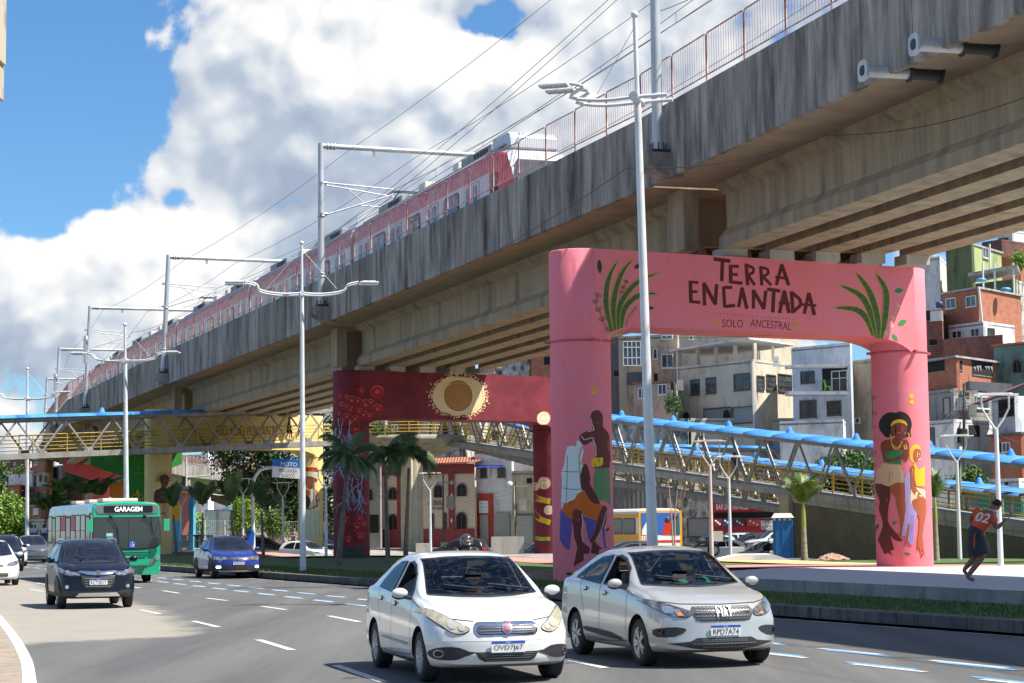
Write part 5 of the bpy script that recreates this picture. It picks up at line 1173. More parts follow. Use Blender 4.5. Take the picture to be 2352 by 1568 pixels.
def cut_wheels(me, S, mats):
    me.materials.clear()
    for m_ in mats: me.materials.append(m_)
    extra = []; o = bpy.data.objects.new('tmp', me); COL.objects.link(o); cu = MB(); Rw = S['R']+.055
    for x in (0, -S['WB']):
        for s in (-1, 1):
            n = 32; y0, y1 = sorted((s*(S['W']/2-.27), s*(S['W']/2+.3)))
            vs = [(x+Rw*math.cos(2*math.pi*i/n), y, S['R']+Rw*math.sin(2*math.pi*i/n)) for y in (y0, y1) for i in range(n)]
            cu.add(vs, [list(range(n)), list(range(n, 2*n))[::-1]]+[(i, n+i, n+(i+1) % n, (i+1) % n) for i in range(n)], 1)
    c = cu.build('cut', mats, weld=True, uv=False)
    md = o.modifiers.new('b', 'BOOLEAN'); md.operation = 'DIFFERENCE'; md.object = c
    if S.get('hollow'):
        wp_ = S['ws_poly']; cs = [([(.9, y, z) for y, z in wp_], Vector((-2.6, 0, 0))), ([(-1.5, y, z) for y, z in [(-.46, 1.13), (.46, 1.13), (.44, 1.36), (-.44, 1.36)]], Vector((-2.4, 0, 0)))]+[([(x, -1.2, z) for x, z in w], Vector((0, 2.4, 0))) for w in S['win']]
        for q_, (pl, v) in enumerate(cs):
            k = MB(); k.ext([tuple(Vector(p)+Vector((0, .0013*q_, .0007*q_))) for p in pl], v, 1); kc = k.build('cut', mats, weld=True, uv=False); m2 = o.modifiers.new('w', 'BOOLEAN'); m2.operation = 'DIFFERENCE'; m2.object = kc; m2.solver = 'EXACT'; extra.append(kc)
    for sv, dz in (('EXACT', 0), ('FAST', 0), ('FAST', .007), ('EXACT', .007)):
        md.solver = sv; c.location.z = dz; c.location.x = dz; dg = bpy.context.evaluated_depsgraph_get(); dg.update(); nm = bpy.data.meshes.new_from_object(o.evaluated_get(dg))
        if len(nm.polygons) > len(me.polygons)*.6: break
        print('boolean retry', sv, dz)
    bpy.data.objects.remove(o); bpy.data.objects.remove(c)
    for e in extra: bpy.data.objects.remove(e)
    if len(nm.polygons) < len(me.polygons)*.6: print('BOOLEAN FAILED', S['W'], len(nm.polygons), len(me.polygons))
    for p in nm.polygons: p.use_smooth = True
    nm.set_sharp_from_angle(angle=R(32)); return nm
class Decal:
    def __init__(s, me):
        s.bvh = BVHTree.FromPolygons([v.co.copy() for v in me.vertices], [list(p.vertices) for p in me.polygons]); s.me = me
    def go(s, poly, axis, off, step=.05, sm_=0):
        "poly in (y,z) for front/rear, (x,z) for sides; returns verts, faces"
        if sm_: poly = smooth_poly(poly, sm_)
        vs, fs = tess(poly, step); out = []
        for a, b in vs:
            if axis == 'front': o, d = Vector((6, a, b)), Vector((-1, 0, 0))
            elif axis == 'rear': o, d = Vector((-9, a, b)), Vector((1, 0, 0))
            elif axis == 'R': o, d = Vector((a, -3, b)), Vector((0, 1, 0))
            else: o, d = Vector((a, 3, b)), Vector((0, -1, 0))
            h = s.bvh.ray_cast(o, d)
            if h[0] is None: h = s.bvh.find_nearest(o+d*(5 if axis in ('front',) else 2.2)); p = h[0]; n = -d
            else: p, n = h[0], h[1]
            if n.dot(d) > 0: n = -n
            out.append(p+n*off-d*off*.3)
        s.nr = None
        if off >= .008 and axis != 'rear':
            s.nr = []
            for a, b in vs:
                n = Vector()
                for da, db in ((0, 0), (.12, 0), (-.12, 0), (0, .1), (0, -.1), (.08, .07), (-.08, -.07), (.08, -.07), (-.08, .07)):
                    if axis == 'front': o, d = Vector((6, a+da, b+db)), Vector((-1, 0, 0))
                    elif axis == 'R': o, d = Vector((a+da, -3, b+db)), Vector((0, 1, 0))
                    else: o, d = Vector((a+da, 3, b+db)), Vector((0, -1, 0))
                    h = s.bvh.ray_cast(o, d)
                    if h[0] is not None: n += h[1] if h[1].dot(d) < 0 else -h[1]
                s.nr.append(n.normalized() if n.length > 0 else -d)
        # orient faces towards the viewer
        ff = []
        for f in fs:
            n = (out[f[1]]-out[f[0]]).cross(out[f[2]]-out[f[1]]); ff.append(f if n.dot(d) < 0 else f[::-1])
        return out, ff
    def part(s, name, shapes, mats, par, smooth=True):
        "shapes: (poly, axis, off, mat index, smoothing)"
        b = MB(); nn = []
        for sh in shapes:
            poly, axis, off, mi = sh[:4]; v, f = s.go(poly, axis, off, sm_=sh[4] if len(sh) > 4 else 0)
            b.add(v, f, mi, smooth); N_ = s.nr or [None]*len(v); nn.extend(N_)
        o = b.build(name, mats, par, uv=False, weld=False); me = o.data
        if any(x is not None for x in nn):
            vn = [tuple(v.normal) for v in me.vertices]; me.normals_split_custom_set_from_vertices([tuple(x) if x is not None else vn[i] for i, x in enumerate(nn)])
        return o
def mir(p): return [(-a, b) for a, b in p][::-1]
def off_poly(p, k):
    cx = sum(a for a, b in p)/len(p); cy = sum(b for a, b in p)/len(p); out = []
    for i, q in enumerate(p):
        a = p[i-1]; c = p[(i+1) % len(p)]; dx, dy = c[0]-a[0], c[1]-a[1]; l = math.hypot(dx, dy) or 1; nx, ny = dy/l, -dx/l
        if nx*(q[0]-cx)+ny*(q[1]-cy) < 0: nx, ny = -nx, -ny
        out.append((q[0]+nx*k, q[1]+ny*k))
    return out
def rr(cx, cy, w, h, r): return [(cx+a, cy+b) for a, b in rrect(w, h, r)]
def wheel(par, x, y, Rr, S, steer=0, cap=False):
    side = 1 if y > 0 else -1; b = MB(); w = .1
    prof = [(Rr*.64, -w), (Rr*.70, -w-.005), (Rr*.93, -w*.92), (Rr*.985, -w*.72), (Rr, -w*.3), (Rr, w*.3), (Rr*.985, w*.72), (Rr*.93, w*.92), (Rr*.70, w+.005), (Rr*.64, w)]
    b.lathe(prof, (0, 0, 0), 'y', 36); t = b.build('wheel', tyre_m, par, uv=False); t.location = (x, y, Rr); t.rotation_euler = (0, rnd.uniform(0, 3), steer)
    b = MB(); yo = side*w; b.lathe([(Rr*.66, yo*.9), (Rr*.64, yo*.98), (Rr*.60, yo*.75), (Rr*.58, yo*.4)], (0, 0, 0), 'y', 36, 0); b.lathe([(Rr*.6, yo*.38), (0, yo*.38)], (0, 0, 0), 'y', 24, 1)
    b.lathe([(Rr*.15, yo*.7), (Rr*.14, yo*.86), (0, yo*.9)], (0, 0, 0), 'y', 16, 0)
    ns, wd, tw = S.get('spokes', (5, .045, .16))
    for k in range(ns):
        for q in ((-tw, tw) if tw else (0,)):
            a = 2*math.pi*k/ns; a2 = a+q; p = Vector((math.cos(a+q*.3)*Rr*.12, yo*.80, math.sin(a+q*.3)*Rr*.12)); e = Vector((math.cos(a2)*Rr*.63, yo*.86, math.sin(a2)*Rr*.63)); b.bar(p, e, .03, wd, up=(0, 1, 0)) if False else b.obox((p+e)/2, (e-p)/2, Vector((-math.sin(a2), 0, math.cos(a2)))*wd/2, Vector((0, .012, 0)))
    r_ = b.build('rim', [rim_m, rimd_m], t, uv=False)
    return t
def car(name, label, cat, S, paint, loc, rz, front, group=None, plate=None, low=False):
    bb = S['wsb']; tt = S['wst']; ws = [(-bb[0], bb[1]), (-bb[0]*.5, bb[1]-.022), (0, bb[1]-.03), (bb[0]*.5, bb[1]-.022), (bb[0], bb[1]), (tt[0], tt[1]), (tt[0]*.5, tt[1]+.018), (0, tt[1]+.024), (-tt[0]*.5, tt[1]+.018), (-tt[0], tt[1])]; S['ws_poly'] = ws; hol = S.get('hollow')
    T_ = thing(name, label, cat, loc, rz, group); me0 = body_mesh(S); dc = Decal(me0); me = cut_wheels(me0, S, [paint, well_m]); me.name = 'body'
    body = bpy.data.objects.new('body', me); COL.objects.link(body); set_parent(body, T_); W = S['W']/2; WB = S['WB']
    if S.get('clad'):
        z1 = S['clad']; sh = []
        for ax in ('R', 'L'):
            for x in (0, -WB):
                ang = [(-.1+3.34*i/14) for i in range(15)]; ro, ri = S['R']+.135, S['R']+.05
                sh.append(([(x+ro*math.cos(a), S['R']+ro*math.sin(a)) for a in ang]+[(x+ri*math.cos(a), S['R']+ri*math.sin(a)) for a in ang[::-1]], ax, .012, 0))
            sh.append(([(-S['R']-.1, .2), (-S['R']-.1, z1), (-WB+S['R']+.1, z1), (-WB+S['R']+.1, .2)], ax, .010, 0))
        dc.part('cladding', sh, [plastic], T_)
    # glass
    seal = lambda p: stroke2d(p+[p[0], p[1]], .03)
    dc.part('windscreen', [(seal(ws) if hol else off_poly(ws, .022), 'front', .004, 1), (ws, 'front', .008, 0)], [glass_t if hol else glass_m, plastic], T_)
    if hol:
        for y in (-.36, .36): b = MB(); b.box((-1.35, y, 1.06), (.16, .44, .2)); b.box((-1.38, y, 1.22), (.12, .24, .17)); b.build('seat', seat_m, T_, uv=False, bevel=.04)
        for y in (-.4, .4): b = MB(); b.box((-2.3, y, 1.13), (.12, .24, .12)); b.build('headrest', seat_m, T_, uv=False, bevel=.04)
        b = MB(); b.tube([(-.62+.05*math.sin(a), .36+.17*math.cos(a), 1.02+.15*math.sin(a)) for a in [i*.35 for i in range(19)]], .014, 6); b.build('steering_wheel', plastic, T_, uv=False); b = MB(); b.box((-.62, 0, 1.36), (.03, .2, .06)); b.build('rear_view_mirror', plastic, T_, uv=False)
    for ax in ('R', 'L'):
        for k, w in enumerate(S['win']):
            op = (S.get('open') == k and ax == 'R')
            sh = [(seal(w) if hol else off_poly(w, .028), ax, .004, 1)]+([] if op and hol else [(w, ax, .009, 0)])
            dc.part('side_window', sh, [glass_t if hol else (glass_open if op else glass_m), plastic], T_)
        ln = []
        for l in S['seams']: ln.append((stroke2d(l, .009), ax, .003, 0))
        if not low: dc.part('door_seams', ln, [seam], T_)
        if not low:
            for hx, hz in S['handles']: 
                b = MB(); v, f = dc.go(rr(hx, hz, .2, .035, .017), ax, .02, step=.1); b.add(v, f, 0, True); v, f = dc.go(rr(hx, hz-.005, .17, .06, .03), ax, .002, step=.1); b.add(v, f, 1, True); b.build('door_handle', [paint if not S.get('hchrome') else chrome, seam], T_, uv=False)
    if not low: dc.part('panel_seams', [(stroke2d(l, .010), a_, .003, 0) for l, a_ in S.get('fseams', [])], [seam], T_) if S.get('fseams') else None
    rw = S.get('rearwin')
    if rw: dc.part('rear_window', [(rw, 'rear', .008, 0)], [glass_t], T_)
    dc.part('tail_lamp', [(S.get('tail', [(.55, .75), (.8, .78), (.8, .95), (.58, .92)]), 'rear', .008, 0)], [redl_m], T_); dc.part('tail_lamp', [(mir(S.get('tail', [(.55, .75), (.8, .78), (.8, .95), (.58, .92)])), 'rear', .008, 0)], [redl_m], T_)
    for x in (0, -WB):
        for s in (-1, 1): wheel(T_, x, s*(W-.115), S['R'], S)
    # mirrors
    for s in (-1, 1):
        b = MB(); mx_, mz = S['mirror']; c = Vector((mx_, s*(W+.09), mz)); b.sph(c, .085, 0, 12, 8, (.55, 1.2, .72)); b.bar(c+Vector((0, -s*.05, -.05)), (mx_+.03, s*(W-.1), mz-.08), .05, .04, 1); b.sph(c+Vector((-.03, 0, -.03)), .085, 1, 10, 6, (.5, 1.1, .6)); b.build('mirror', [paint, plastic], T_, uv=False)
    if not low:
        for y0, y1 in ((.58, .1), (.02, -.45)):
            b = MB(); p = []
            for k in range(6): y = y0+(y1-y0)*k/5; v, f = dc.go([(y, bb[1]+.02+.012*k), (y+.01, bb[1]+.02+.012*k), (y, bb[1]+.03+.012*k)], 'front', .03, 1); p.append(v[0])
            b.tube(p, .009, 4); b.build('wiper', plastic, T_, uv=False)
    if S.get('rails'):
        for s in (-1, 1):
            x0, x1, y, z = S['rails']; b = MB(); b.tube([(x0, s*y, z-.06), (x0-.06, s*y, z), ((x0+x1)/2, s*y, z+.02), (x1+.06, s*y, z), (x1, s*y, z-.06)], .02, 6); b.build('roof_rail', chrome if S.get('railc') else plastic, T_, uv=False)
    for nm, shapes, mats in front(S): dc.part(nm, shapes, mats, T_)
    if plate:
        pz = plate[1]; h = dc.bvh.ray_cast(Vector((6, 0, pz)), Vector((-1, 0, 0)))[0]; x = h.x+.012; b = MB()
        b.obox((x+.006, 0, pz), (.006, 0, 0), (0, .2, 0), (0, 0, .065), 0); b.obox((x+.0135, 0, pz+.05), (.0015, 0, 0), (0, .198, 0), (0, 0, .014), 1)
        put_text(b, plate[0], (x+.017, 0, pz-.015), (0, 1, 0), (0, 0, 1), width=.345, height=.072, mi=2); put_text(b, 'BRASIL', (x+.017, 0, pz+.05), (0, 1, 0), (0, 0, 1), height=.015, mi=0); b.build('number_plate', [plate_m, plateb, ptxt], T_, uv=False)
    return T_
def sedan_spec(**k):
    S = dict(W=1.70, H=1.50, WB=2.51, R=.30, xf=.82, xr=-3.46, roofw=.56, cab=(-3.0, .45), mirror=(.12, 1.0), wsb=(.66, 1.01), wst=(.53, 1.405), open=None)
    S.update(k); return S
SIENA = sedan_spec(W=1.73, topx=[(-.82, .66), (-.78, .72), (-.66, .79), (-.45, .86), (-.1, .945), (.18, .99), (.36, 1.06), (.62, 1.235), (.92, 1.41), (1.15, 1.475), (1.5, 1.505), (1.95, 1.49), (2.3, 1.43), (2.65, 1.28), (2.95, 1.12), (3.1, 1.09), (3.4, 1.07), (3.46, .95)],
    cab=(-3.02, -.25), belt=[(-.8, .7), (0, .88), (.5, .94), (2.4, 1.02), (3.4, 1.03)], wsb=(.67, 1.01), wst=(.555, 1.405), open=0, spokes=(9, .014, .13),
    win=[[(-.52, .99), (-1.42, 1.01), (-1.42, 1.36), (-1.25, 1.375), (-1.02, 1.33), (-.78, 1.22)], [(-1.53, 1.01), (-2.35, 1.06), (-2.30, 1.14), (-2.12, 1.28), (-1.85, 1.36), (-1.53, 1.375)]],
    seams=[[(-.42, .3), (-.42, .93)], [(-1.48, .26), (-1.48, 1.0)], [(-2.12, .62), (-2.25, .85), (-2.3, 1.03)], [(-.42, .3), (-1.48, .26), (-2.0, .28)]], handles=[(-1.28, .88), (-2.08, .92)], mirror=(-.55, 1.02), xf=.82, xr=-3.47,
    fseams=[([(-.7, .76), (-.5, .735), (-.36, .72)], 'front'), ([(.7, .76), (.5, .735), (.36, .72)], 'front')])
for q_ in (SIENA,): q_['hollow'] = 1; q_['rearwin'] = [(-.46, 1.13), (.46, 1.13), (.44, 1.36), (-.44, 1.36)]
def siena_front(S):
    hl = [(.43, .635), (.47, .60), (.56, .585), (.66, .63), (.76, .715), (.835, .80), (.83, .85), (.74, .83), (.60, .745), (.50, .68)]
    fog = [(.36, .375), (.44, .385), (.55, .43), (.70, .435), (.80, .41), (.84, .36), (.79, .30), (.66, .285), (.56, .295), (.49, .325), (.43, .345)]
    gr = rr(0, .635, .76, .15, .07); gr2 = rr(0, .618, .70, .10, .045); lo = [(-.38, .375), (.38, .375), (.33, .30), (.27, .268), (-.27, .268), (-.33, .30)]
    out = []
    for f in (lambda p: p, mir):
        out.append(('headlight', [(off_poly(f(smooth_poly(hl, 2)), .011), 'front', .003, 1), (f(hl), 'front', .010, 0, 3), (f([(.60+.052*math.cos(a), .685+.052*math.sin(a)) for a in [i*.52 for i in range(12)]]), 'front', .014, 2), (f([(.505+.038*math.cos(a), .648+.034*math.sin(a)) for a in [i*.63 for i in range(10)]]), 'front', .014, 2)], [lens_old, plastic, mat('hazed_lens_inner', (.62, .60, .52), .15, .4)]))
        out.append(('fog_lamp', [(f(fog), 'front', .006, 0, 2), (f(rr(.75, .36, .09, .085, .04)), 'front', .012, 1), (f(rr(.75, .36, .07, .065, .032)), 'front', .014, 2)], [plastic, rim_m, glass_m]))
    g = [(gr, 'front', .006, 1), (gr2, 'front', .012, 0)]+[(rr(0, .585+.028*i, .66-.03*abs(i-1), .008, .003), 'front', .016, 1) for i in range(3)]
    g += [([(.062*math.cos(a), .638+.068*math.sin(a)) for a in [i*.4 for i in range(16)]], 'front', .022, 1), ([(.046*math.cos(a), .638+.050*math.sin(a)) for a in [i*.4 for i in range(16)]], 'front', .026, 2)]
    g += [(rr(x, .638, .006, .05 if i != 1 else .04, .002), 'front', .030, 1) for i, x in enumerate((-.028, -.012, .003, .018, .03))]
    out.append(('grille', g, [plastic, chrome, mat('badge_red', (.30, .01, .015), .3)]))
    out.append(('lower_grille', [(lo, 'front', .006, 0)]+[(rr(0, .285+.024*i, .5+.05*i, .006, .002), 'front', .010, 1) for i in range(4)], [plastic, mat('dull_metal', (.2, .2, .2), .4)]))
    out.append(('side_moulding', [([(-.55, .40), (-2.0, .43), (-2.0, .455), (-.55, .43)], 'R', .01, 0), ([(-.55, .40), (-2.0, .43), (-2.0, .455), (-.55, .43)], 'L', .01, 0)], [mat('grey_moulding', (.25, .26, .27), .3, .3)]))
    out.append(('sill', [([(-.36, .19), (-.36, .255), (-2.14, .235), (-2.14, .19)], a, .008, 0) for a in ('R', 'L')], [plastic]))
    return out
CRONOS = sedan_spec(W=1.75, WB=2.52, xf=.83, xr=-3.53, R=.305, topx=[(-.83, .70), (-.79, .77), (-.66, .84), (-.4, .90), (-.05, .965), (.22, 1.01), (.4, 1.08), (.66, 1.24), (.98, 1.42), (1.2, 1.48), (1.55, 1.51), (2.0, 1.495), (2.35, 1.43), (2.75, 1.27), (3.05, 1.14), (3.2, 1.10), (3.48, 1.09), (3.53, .95)],
    cab=(-3.12, -.28), belt=[(-.8, .72), (0, .90), (.5, .95), (2.4, 1.03), (3.5, 1.05)], wsb=(.67, 1.03), wst=(.55, 1.415), open=0, spokes=(5, .035, .2), mirror=(-.56, 1.04), hchrome=False,
    win=[[(-.50, 1.0), (-1.42, 1.02), (-1.42, 1.375), (-1.25, 1.385), (-1.02, 1.34), (-.76, 1.22)], [(-1.53, 1.02), (-2.22, 1.06), (-2.22, 1.27), (-1.95, 1.35), (-1.53, 1.385)], [(-2.26, 1.06), (-2.58, 1.09), (-2.48, 1.17), (-2.26, 1.255)]],
    seams=[[(-.42, .3), (-.42, .94)], [(-1.48, .26), (-1.48, 1.0)], [(-2.12, .62), (-2.25, .85), (-2.3, 1.03)], [(-.42, .3), (-1.48, .26), (-2.0, .28)]], handles=[(-1.28, .90), (-2.08, .94)],
    nose=[(.15, .06), (.28, .0), (.5, .02), (.62, .03), (.80, .10)], fseams=[([(-.72, .83), (-.5, .80), (0, .79), (.5, .80), (.72, .83)], 'front')])
CRONOS['hollow'] = 1
CRONOS['rearwin'] = SIENA['rearwin']
def cronos_front(S):
    hl = [(.42, .665), (.47, .64), (.60, .645), (.73, .70), (.84, .80), (.83, .855), (.73, .83), (.55, .765), (.43, .715)]; gr = [(-.43, .71), (-.38, .765), (.38, .765), (.43, .71), (.36, .60), (.28, .585), (-.28, .585), (-.36, .60)]
    lo = [(-.72, .315), (-.45, .34), (-.36, .385), (.36, .385), (.45, .34), (.72, .315), (.40, .255), (.2, .235), (-.2, .235), (-.40, .255)]; fog = [(.48, .485), (.60, .52), (.80, .50), (.83, .46), (.80, .395), (.62, .40)]
    out = []
    for f in (lambda p: p, mir):
        out.append(('headlight', [(off_poly(f(smooth_poly(hl, 2)), .005), 'front', .003, 1), (f(hl), 'front', .009, 0, 2), (f(rr(.665, .725, .12, .085, .035)), 'front', .014, 2), (f([(.50, .66), (.57, .655), (.58, .715), (.54, .705)]), 'front', .014, 3), (f(rr(.57, .70, .05, .06, .02)), 'front', .0135, 2)], [lens_m, plastic, bulb_m, amber]))
        out.append(('fog_lamp', [(f(fog), 'front', .005, 0, 2), (f(rr(.76, .455, .06, .075, .03)), 'front', .012, 1)], [plastic, glass_m]))
    g = [(gr, 'front', .006, 0)]
    for r_ in range(5):
        for c in range(14):
            y = -.34+c*.052; z = .61+r_*.033
            if abs(y) < .40-.25*max(0, .66-z)/.08*.3: g.append((stroke2d([(y-.02, z), (y, z+.012), (y+.02, z)], .006), 'front', .010, 1))
    g += [([(-.37, .70), (-.07, .70), (-.07, .688), (-.36, .684)], 'front', .014, 2), ([(.37, .70), (.07, .70), (.07, .688), (.36, .684)], 'front', .014, 2)]
    out.append(('grille', g, [plastic, mat('mesh_grey', (.28, .28, .29), .35, .5), chrome]))
    L_ = [([(-.085, .635), (-.085, .745), (-.045, .745)],), ([(-.085, .69), (-.052, .69)],), ([(-.028, .635), (-.028, .745)],), ([(-.008, .635), (.012, .745), (.032, .635)],), ([(-.002, .668), (.026, .668)],), ([(.068, .635), (.068, .745)],), ([(.04, .745), (.095, .745)],)]
    out.append(('badge', [(stroke2d([(a*1.12, .69+(z-.69)*1.05) for a, z in l[0]], .0125), 'front', .026+.001*i, 0) for i, l in enumerate(L_)], [mat('badge_silver', (.72, .73, .74), .3, .2)]))
    out.append(('lower_grille', [(lo, 'front', .006, 0)]+[([(-.42, .315), (.42, .315), (.42, .305), (-.42, .305)], 'front', .012, 1)]+[(stroke2d([(-.3+.05*c, z), (-.28+.05*c, z+.01), (-.26+.05*c, z)], .006), 'front', .011, 1) for c in range(12) for z in (.265, .335, .355)], [plastic, mat('dull_metal', (.2, .2, .2), .4)]))
    out.append(('side_moulding', [([(-.55, .30), (-2.02, .36), (-2.05, .42), (-1.0, .385)], a, .008, 0, 2) for a in ('R', 'L')], [plastic]))
    out.append(('hood_crease', [([(-.5, .835), (-.49, .835), (-.42, .95), (-.43, .95)], 'front', .002, 0)], [silver_p]))
    return out
SUV = sedan_spec(W=1.74, H=1.60, WB=2.55, xf=.80, xr=-3.22, R=.32, zb=.24, roofw=.60, topx=[(-.80, .78), (-.76, .86), (-.62, .94), (-.35, .99), (-.02, 1.05), (.16, 1.09), (.34, 1.18), (.68, 1.42), (.9, 1.51), (1.2, 1.575), (1.7, 1.60), (2.3, 1.59), (2.75, 1.53), (3.0, 1.40), (3.15, 1.15), (3.22, 1.0)],
    cab=(-3.3, -.22), belt=[(-.8, .8), (0, .98), (.5, 1.02), (2.4, 1.12), (3.2, 1.14)], wsb=(.68, 1.09), wst=(.57, 1.495), clad=.36, spokes=(5, .035, .2), mirror=(-.5, 1.12), rails=(-.95, -2.7, .60, 1.575), railc=True,
    win=[[(-.42, 1.07), (-1.35, 1.10), (-1.35, 1.47), (-1.1, 1.47), (-.85, 1.38)], [(-1.46, 1.10), (-2.35, 1.17), (-2.3, 1.42), (-1.9, 1.48), (-1.46, 1.47)]], seams=[[(-.4, .4), (-.4, .98)], [(-1.41, .36), (-1.41, 1.08)], [(-2.15, .7), (-2.4, 1.0)]], handles=[(-1.2, .95)], nose=[(.2, .06), (.35, .0), (.6, .02), (.8, .05), (.9, .13)])
def suv_front(S):
    hl = [(.40, .77), (.42, .83), (.55, .845), (.70, .88), (.83, .95), (.84, .90), (.80, .82), (.66, .765), (.5, .755)]; out = []
    for f in (lambda p: p, mir):
        out.append(('headlight', [(f(hl), 'front', .008, 0, 2), (f([(.66+.045*math.cos(a), .835+.045*math.sin(a)) for a in [i*.63 for i in range(10)]]), 'front', .014, 1), (f([(.44, .775), (.58, .785), (.58, .80), (.44, .79)]), 'front', .014, 1)], [lens_m, bulb_m]))
        out.append(('fog_lamp', [(f(rr(.68, .51, .13, .13, .06)), 'front', .008, 0), (f(rr(.68, .51, .08, .08, .04)), 'front', .012, 1)], [plastic, bulb_m]))
    out.append(('chrome_bar', [([(-.45, .83), (-.36, .80), (-.1, .77), (.1, .77), (.36, .80), (.45, .83), (.40, .86), (.12, .84), (-.12, .84), (-.40, .86)], 'front', .02, 0), ([(-.055, .765), (.055, .765), (.045, .855), (-.045, .855)], 'front', .028, 1), (stroke2d([(-.032, .845), (-.024, .81), (-.03, .775)], .012), 'front', .034, 0), (stroke2d([(.032, .845), (.024, .81), (.03, .775)], .012), 'front', .034, 0), (stroke2d([(-.025, .81), (.025, .81)], .01), 'front', .035, 0)], [chrome, plastic]))
    out.append(('grille', [([(-.38, .77), (.38, .77), (.36, .60), (.28, .48), (-.28, .48), (-.36, .60)], 'front', .008, 0)]+[(rr(0, .52+.06*i, .56+.03*i, .012, .004), 'front', .012, 1) for i in range(4)], [plastic, mat('dull_metal', (.2, .2, .2), .4)]))
    out.append(('bumper', [([(-.84, .42), (-.6, .43), (-.45, .40), (.45, .40), (.6, .43), (.84, .42), (.82, .27), (-.82, .27)], 'front', .005, 0), ([(-.42, .37), (.42, .37), (.5, .29), (-.5, .29)], 'front', .012, 1)], [plastic, mat('skid_silver', (.6, .6, .6), .35, .4)]))
    return out
PICK = sedan_spec(W=1.71, H=1.52, WB=2.75, xf=.82, xr=-3.67, R=.30, zb=.22, topx=[(-.82, .72), (-.78, .79), (-.62, .86), (-.3, .93), (0, .99), (.18, 1.03), (.36, 1.12), (.68, 1.34), (.92, 1.46), (1.3, 1.51), (1.8, 1.50), (2.2, 1.42), (2.42, 1.2), (2.5, 1.05), (3.6, 1.03), (3.67, .95)],
    cab=(-2.4, -.25), belt=[(-.8, .74), (0, .92), (.5, .97), (2.4, 1.02), (3.6, 1.03)], wsb=(.66, 1.03), wst=(.54, 1.43), clad=.33, spokes=(5, .04, 0), mirror=(-.5, 1.04), rails=(-1.0, -2.1, .57, 1.50),
    win=[[(-.48, 1.0), (-1.35, 1.02), (-1.35, 1.39), (-1.1, 1.39), (-.85, 1.3)], [(-1.44, 1.02), (-2.2, 1.05), (-2.05, 1.30), (-1.75, 1.39), (-1.44, 1.39)]], seams=[[(-.42, .35), (-.42, .94)], [(-1.4, .33), (-1.4, 1.0)]], handles=[(-1.22, .90), (-2.0, .93)])
def pick_front(S, on=True):
    hl = [(.40, .66), (.40, .76), (.60, .785), (.78, .80), (.83, .74), (.78, .665), (.6, .645)]; out = []
    for f in (lambda p: p, mir):
        out.append(('headlight', [(f(hl), 'front', .008, 0, 2), (f(rr(.68, .715, .12, .085, .04)), 'front', .013, 1), (f(rr(.5, .71, .1, .07, .03)), 'front', .013, 1)], [lens_m, bulb_m]))
        out.append(('fog_lamp', [(f(rr(.68, .42, .16, .09, .04)), 'front', .014, 0)], [lamp_on if on else glass_m]))
    out.append(('grille', [([(-.40, .75), (.40, .75), (.38, .66), (-.38, .66)], 'front', .007, 0), (rr(0, .70, .72, .012, .004), 'front', .012, 1), ([(.06*math.cos(a), .70+.06*math.sin(a)) for a in [i*.42 for i in range(15)]], 'front', .018, 1), ([(.048*math.cos(a), .70+.048*math.sin(a)) for a in [i*.42 for i in range(15)]], 'front', .022, 0), (stroke2d([(-.03, .735), (0, .69), (.03, .735)], .01), 'front', .026, 1), (stroke2d([(-.04, .71), (-.018, .66), (0, .70), (.018, .66), (.04, .71)], .01), 'front', .027, 1)], [plastic, chrome]))
    out.append(('bumper', [([(-.80, .48), (.80, .48), (.82, .33), (.6, .28), (-.6, .28), (-.82, .33)], 'front', .005, 0), ([(-.7, .30), (.7, .30), (.6, .25), (-.6, .25)], 'front', .012, 1)], [plastic, mat('skid_silver', (.6, .6, .6), .35, .4)]))
    return out
def logan_front(S):
    hl = [(.42, .66), (.42, .73), (.6, .78), (.80, .80), (.82, .73), (.7, .66)]; out = []
    for f in (lambda p: p, mir): out.append(('headlight', [(f(hl), 'front', .008, 0, 2), (f(rr(.62, .715, .14, .07, .03)), 'front', .013, 1)], [lens_m, bulb_m]))
    out.append(('grille', [([(-.38, .73), (.38, .73), (.2, .645), (-.2, .645)], 'front', .007, 0), ([(-.05, .70), (0, .76), (.05, .70), (0, .64)], 'front', .014, 1), ([(-.022, .70), (0, .73), (.022, .70), (0, .67)], 'front', .018, 0)], [plastic, chrome]))
    out.append(('lower_grille', [([(-.62, .36), (-.5, .42), (.5, .42), (.62, .36), (.5, .31), (-.5, .31)], 'front', .007, 0), (stroke2d([(-.66, .33), (-.5, .29), (.5, .29), (.66, .33)], .02), 'front', .012, 1)], [plastic, chrome])); return out
HATCH = dict(SIENA); HATCH.update(hollow=None, rearwin=None, xr=-3.05, topx=[(-.80, .66), (-.76, .72), (-.66, .79), (-.45, .86), (-.1, .945), (.18, .99), (.36, 1.06), (.62, 1.235), (.92, 1.41), (1.15, 1.475), (1.5, 1.50), (2.1, 1.49), (2.6, 1.40), (2.85, 1.18), (3.0, .98), (3.05, .9)], cab=(-3.2, -.25), xf=.80, open=None, spokes=(6, .03, .12))
def plain_front(S):
    hl = [(.43, .65), (.45, .72), (.6, .77), (.80, .82), (.81, .74), (.68, .65)]; out = []
    for f in (lambda p: p, mir): out.append(('headlight', [(f(hl), 'front', .008, 0, 2), (f(rr(.63, .715, .12, .07, .03)), 'front', .013, 1)], [lens_m, bulb_m]))
    out.append(('grille', [(rr(0, .655, .6, .07, .03), 'front', .007, 0)], [plastic])); out.append(('lower_grille', [(rr(0, .36, .9, .11, .04), 'front', .007, 0), (rr(0, .36, .8, .012, .004), 'front', .011, 1)], [plastic, chrome])); return out
def head(dx, dy): return math.atan2(dy, dx)
HD = head(.31, -1)
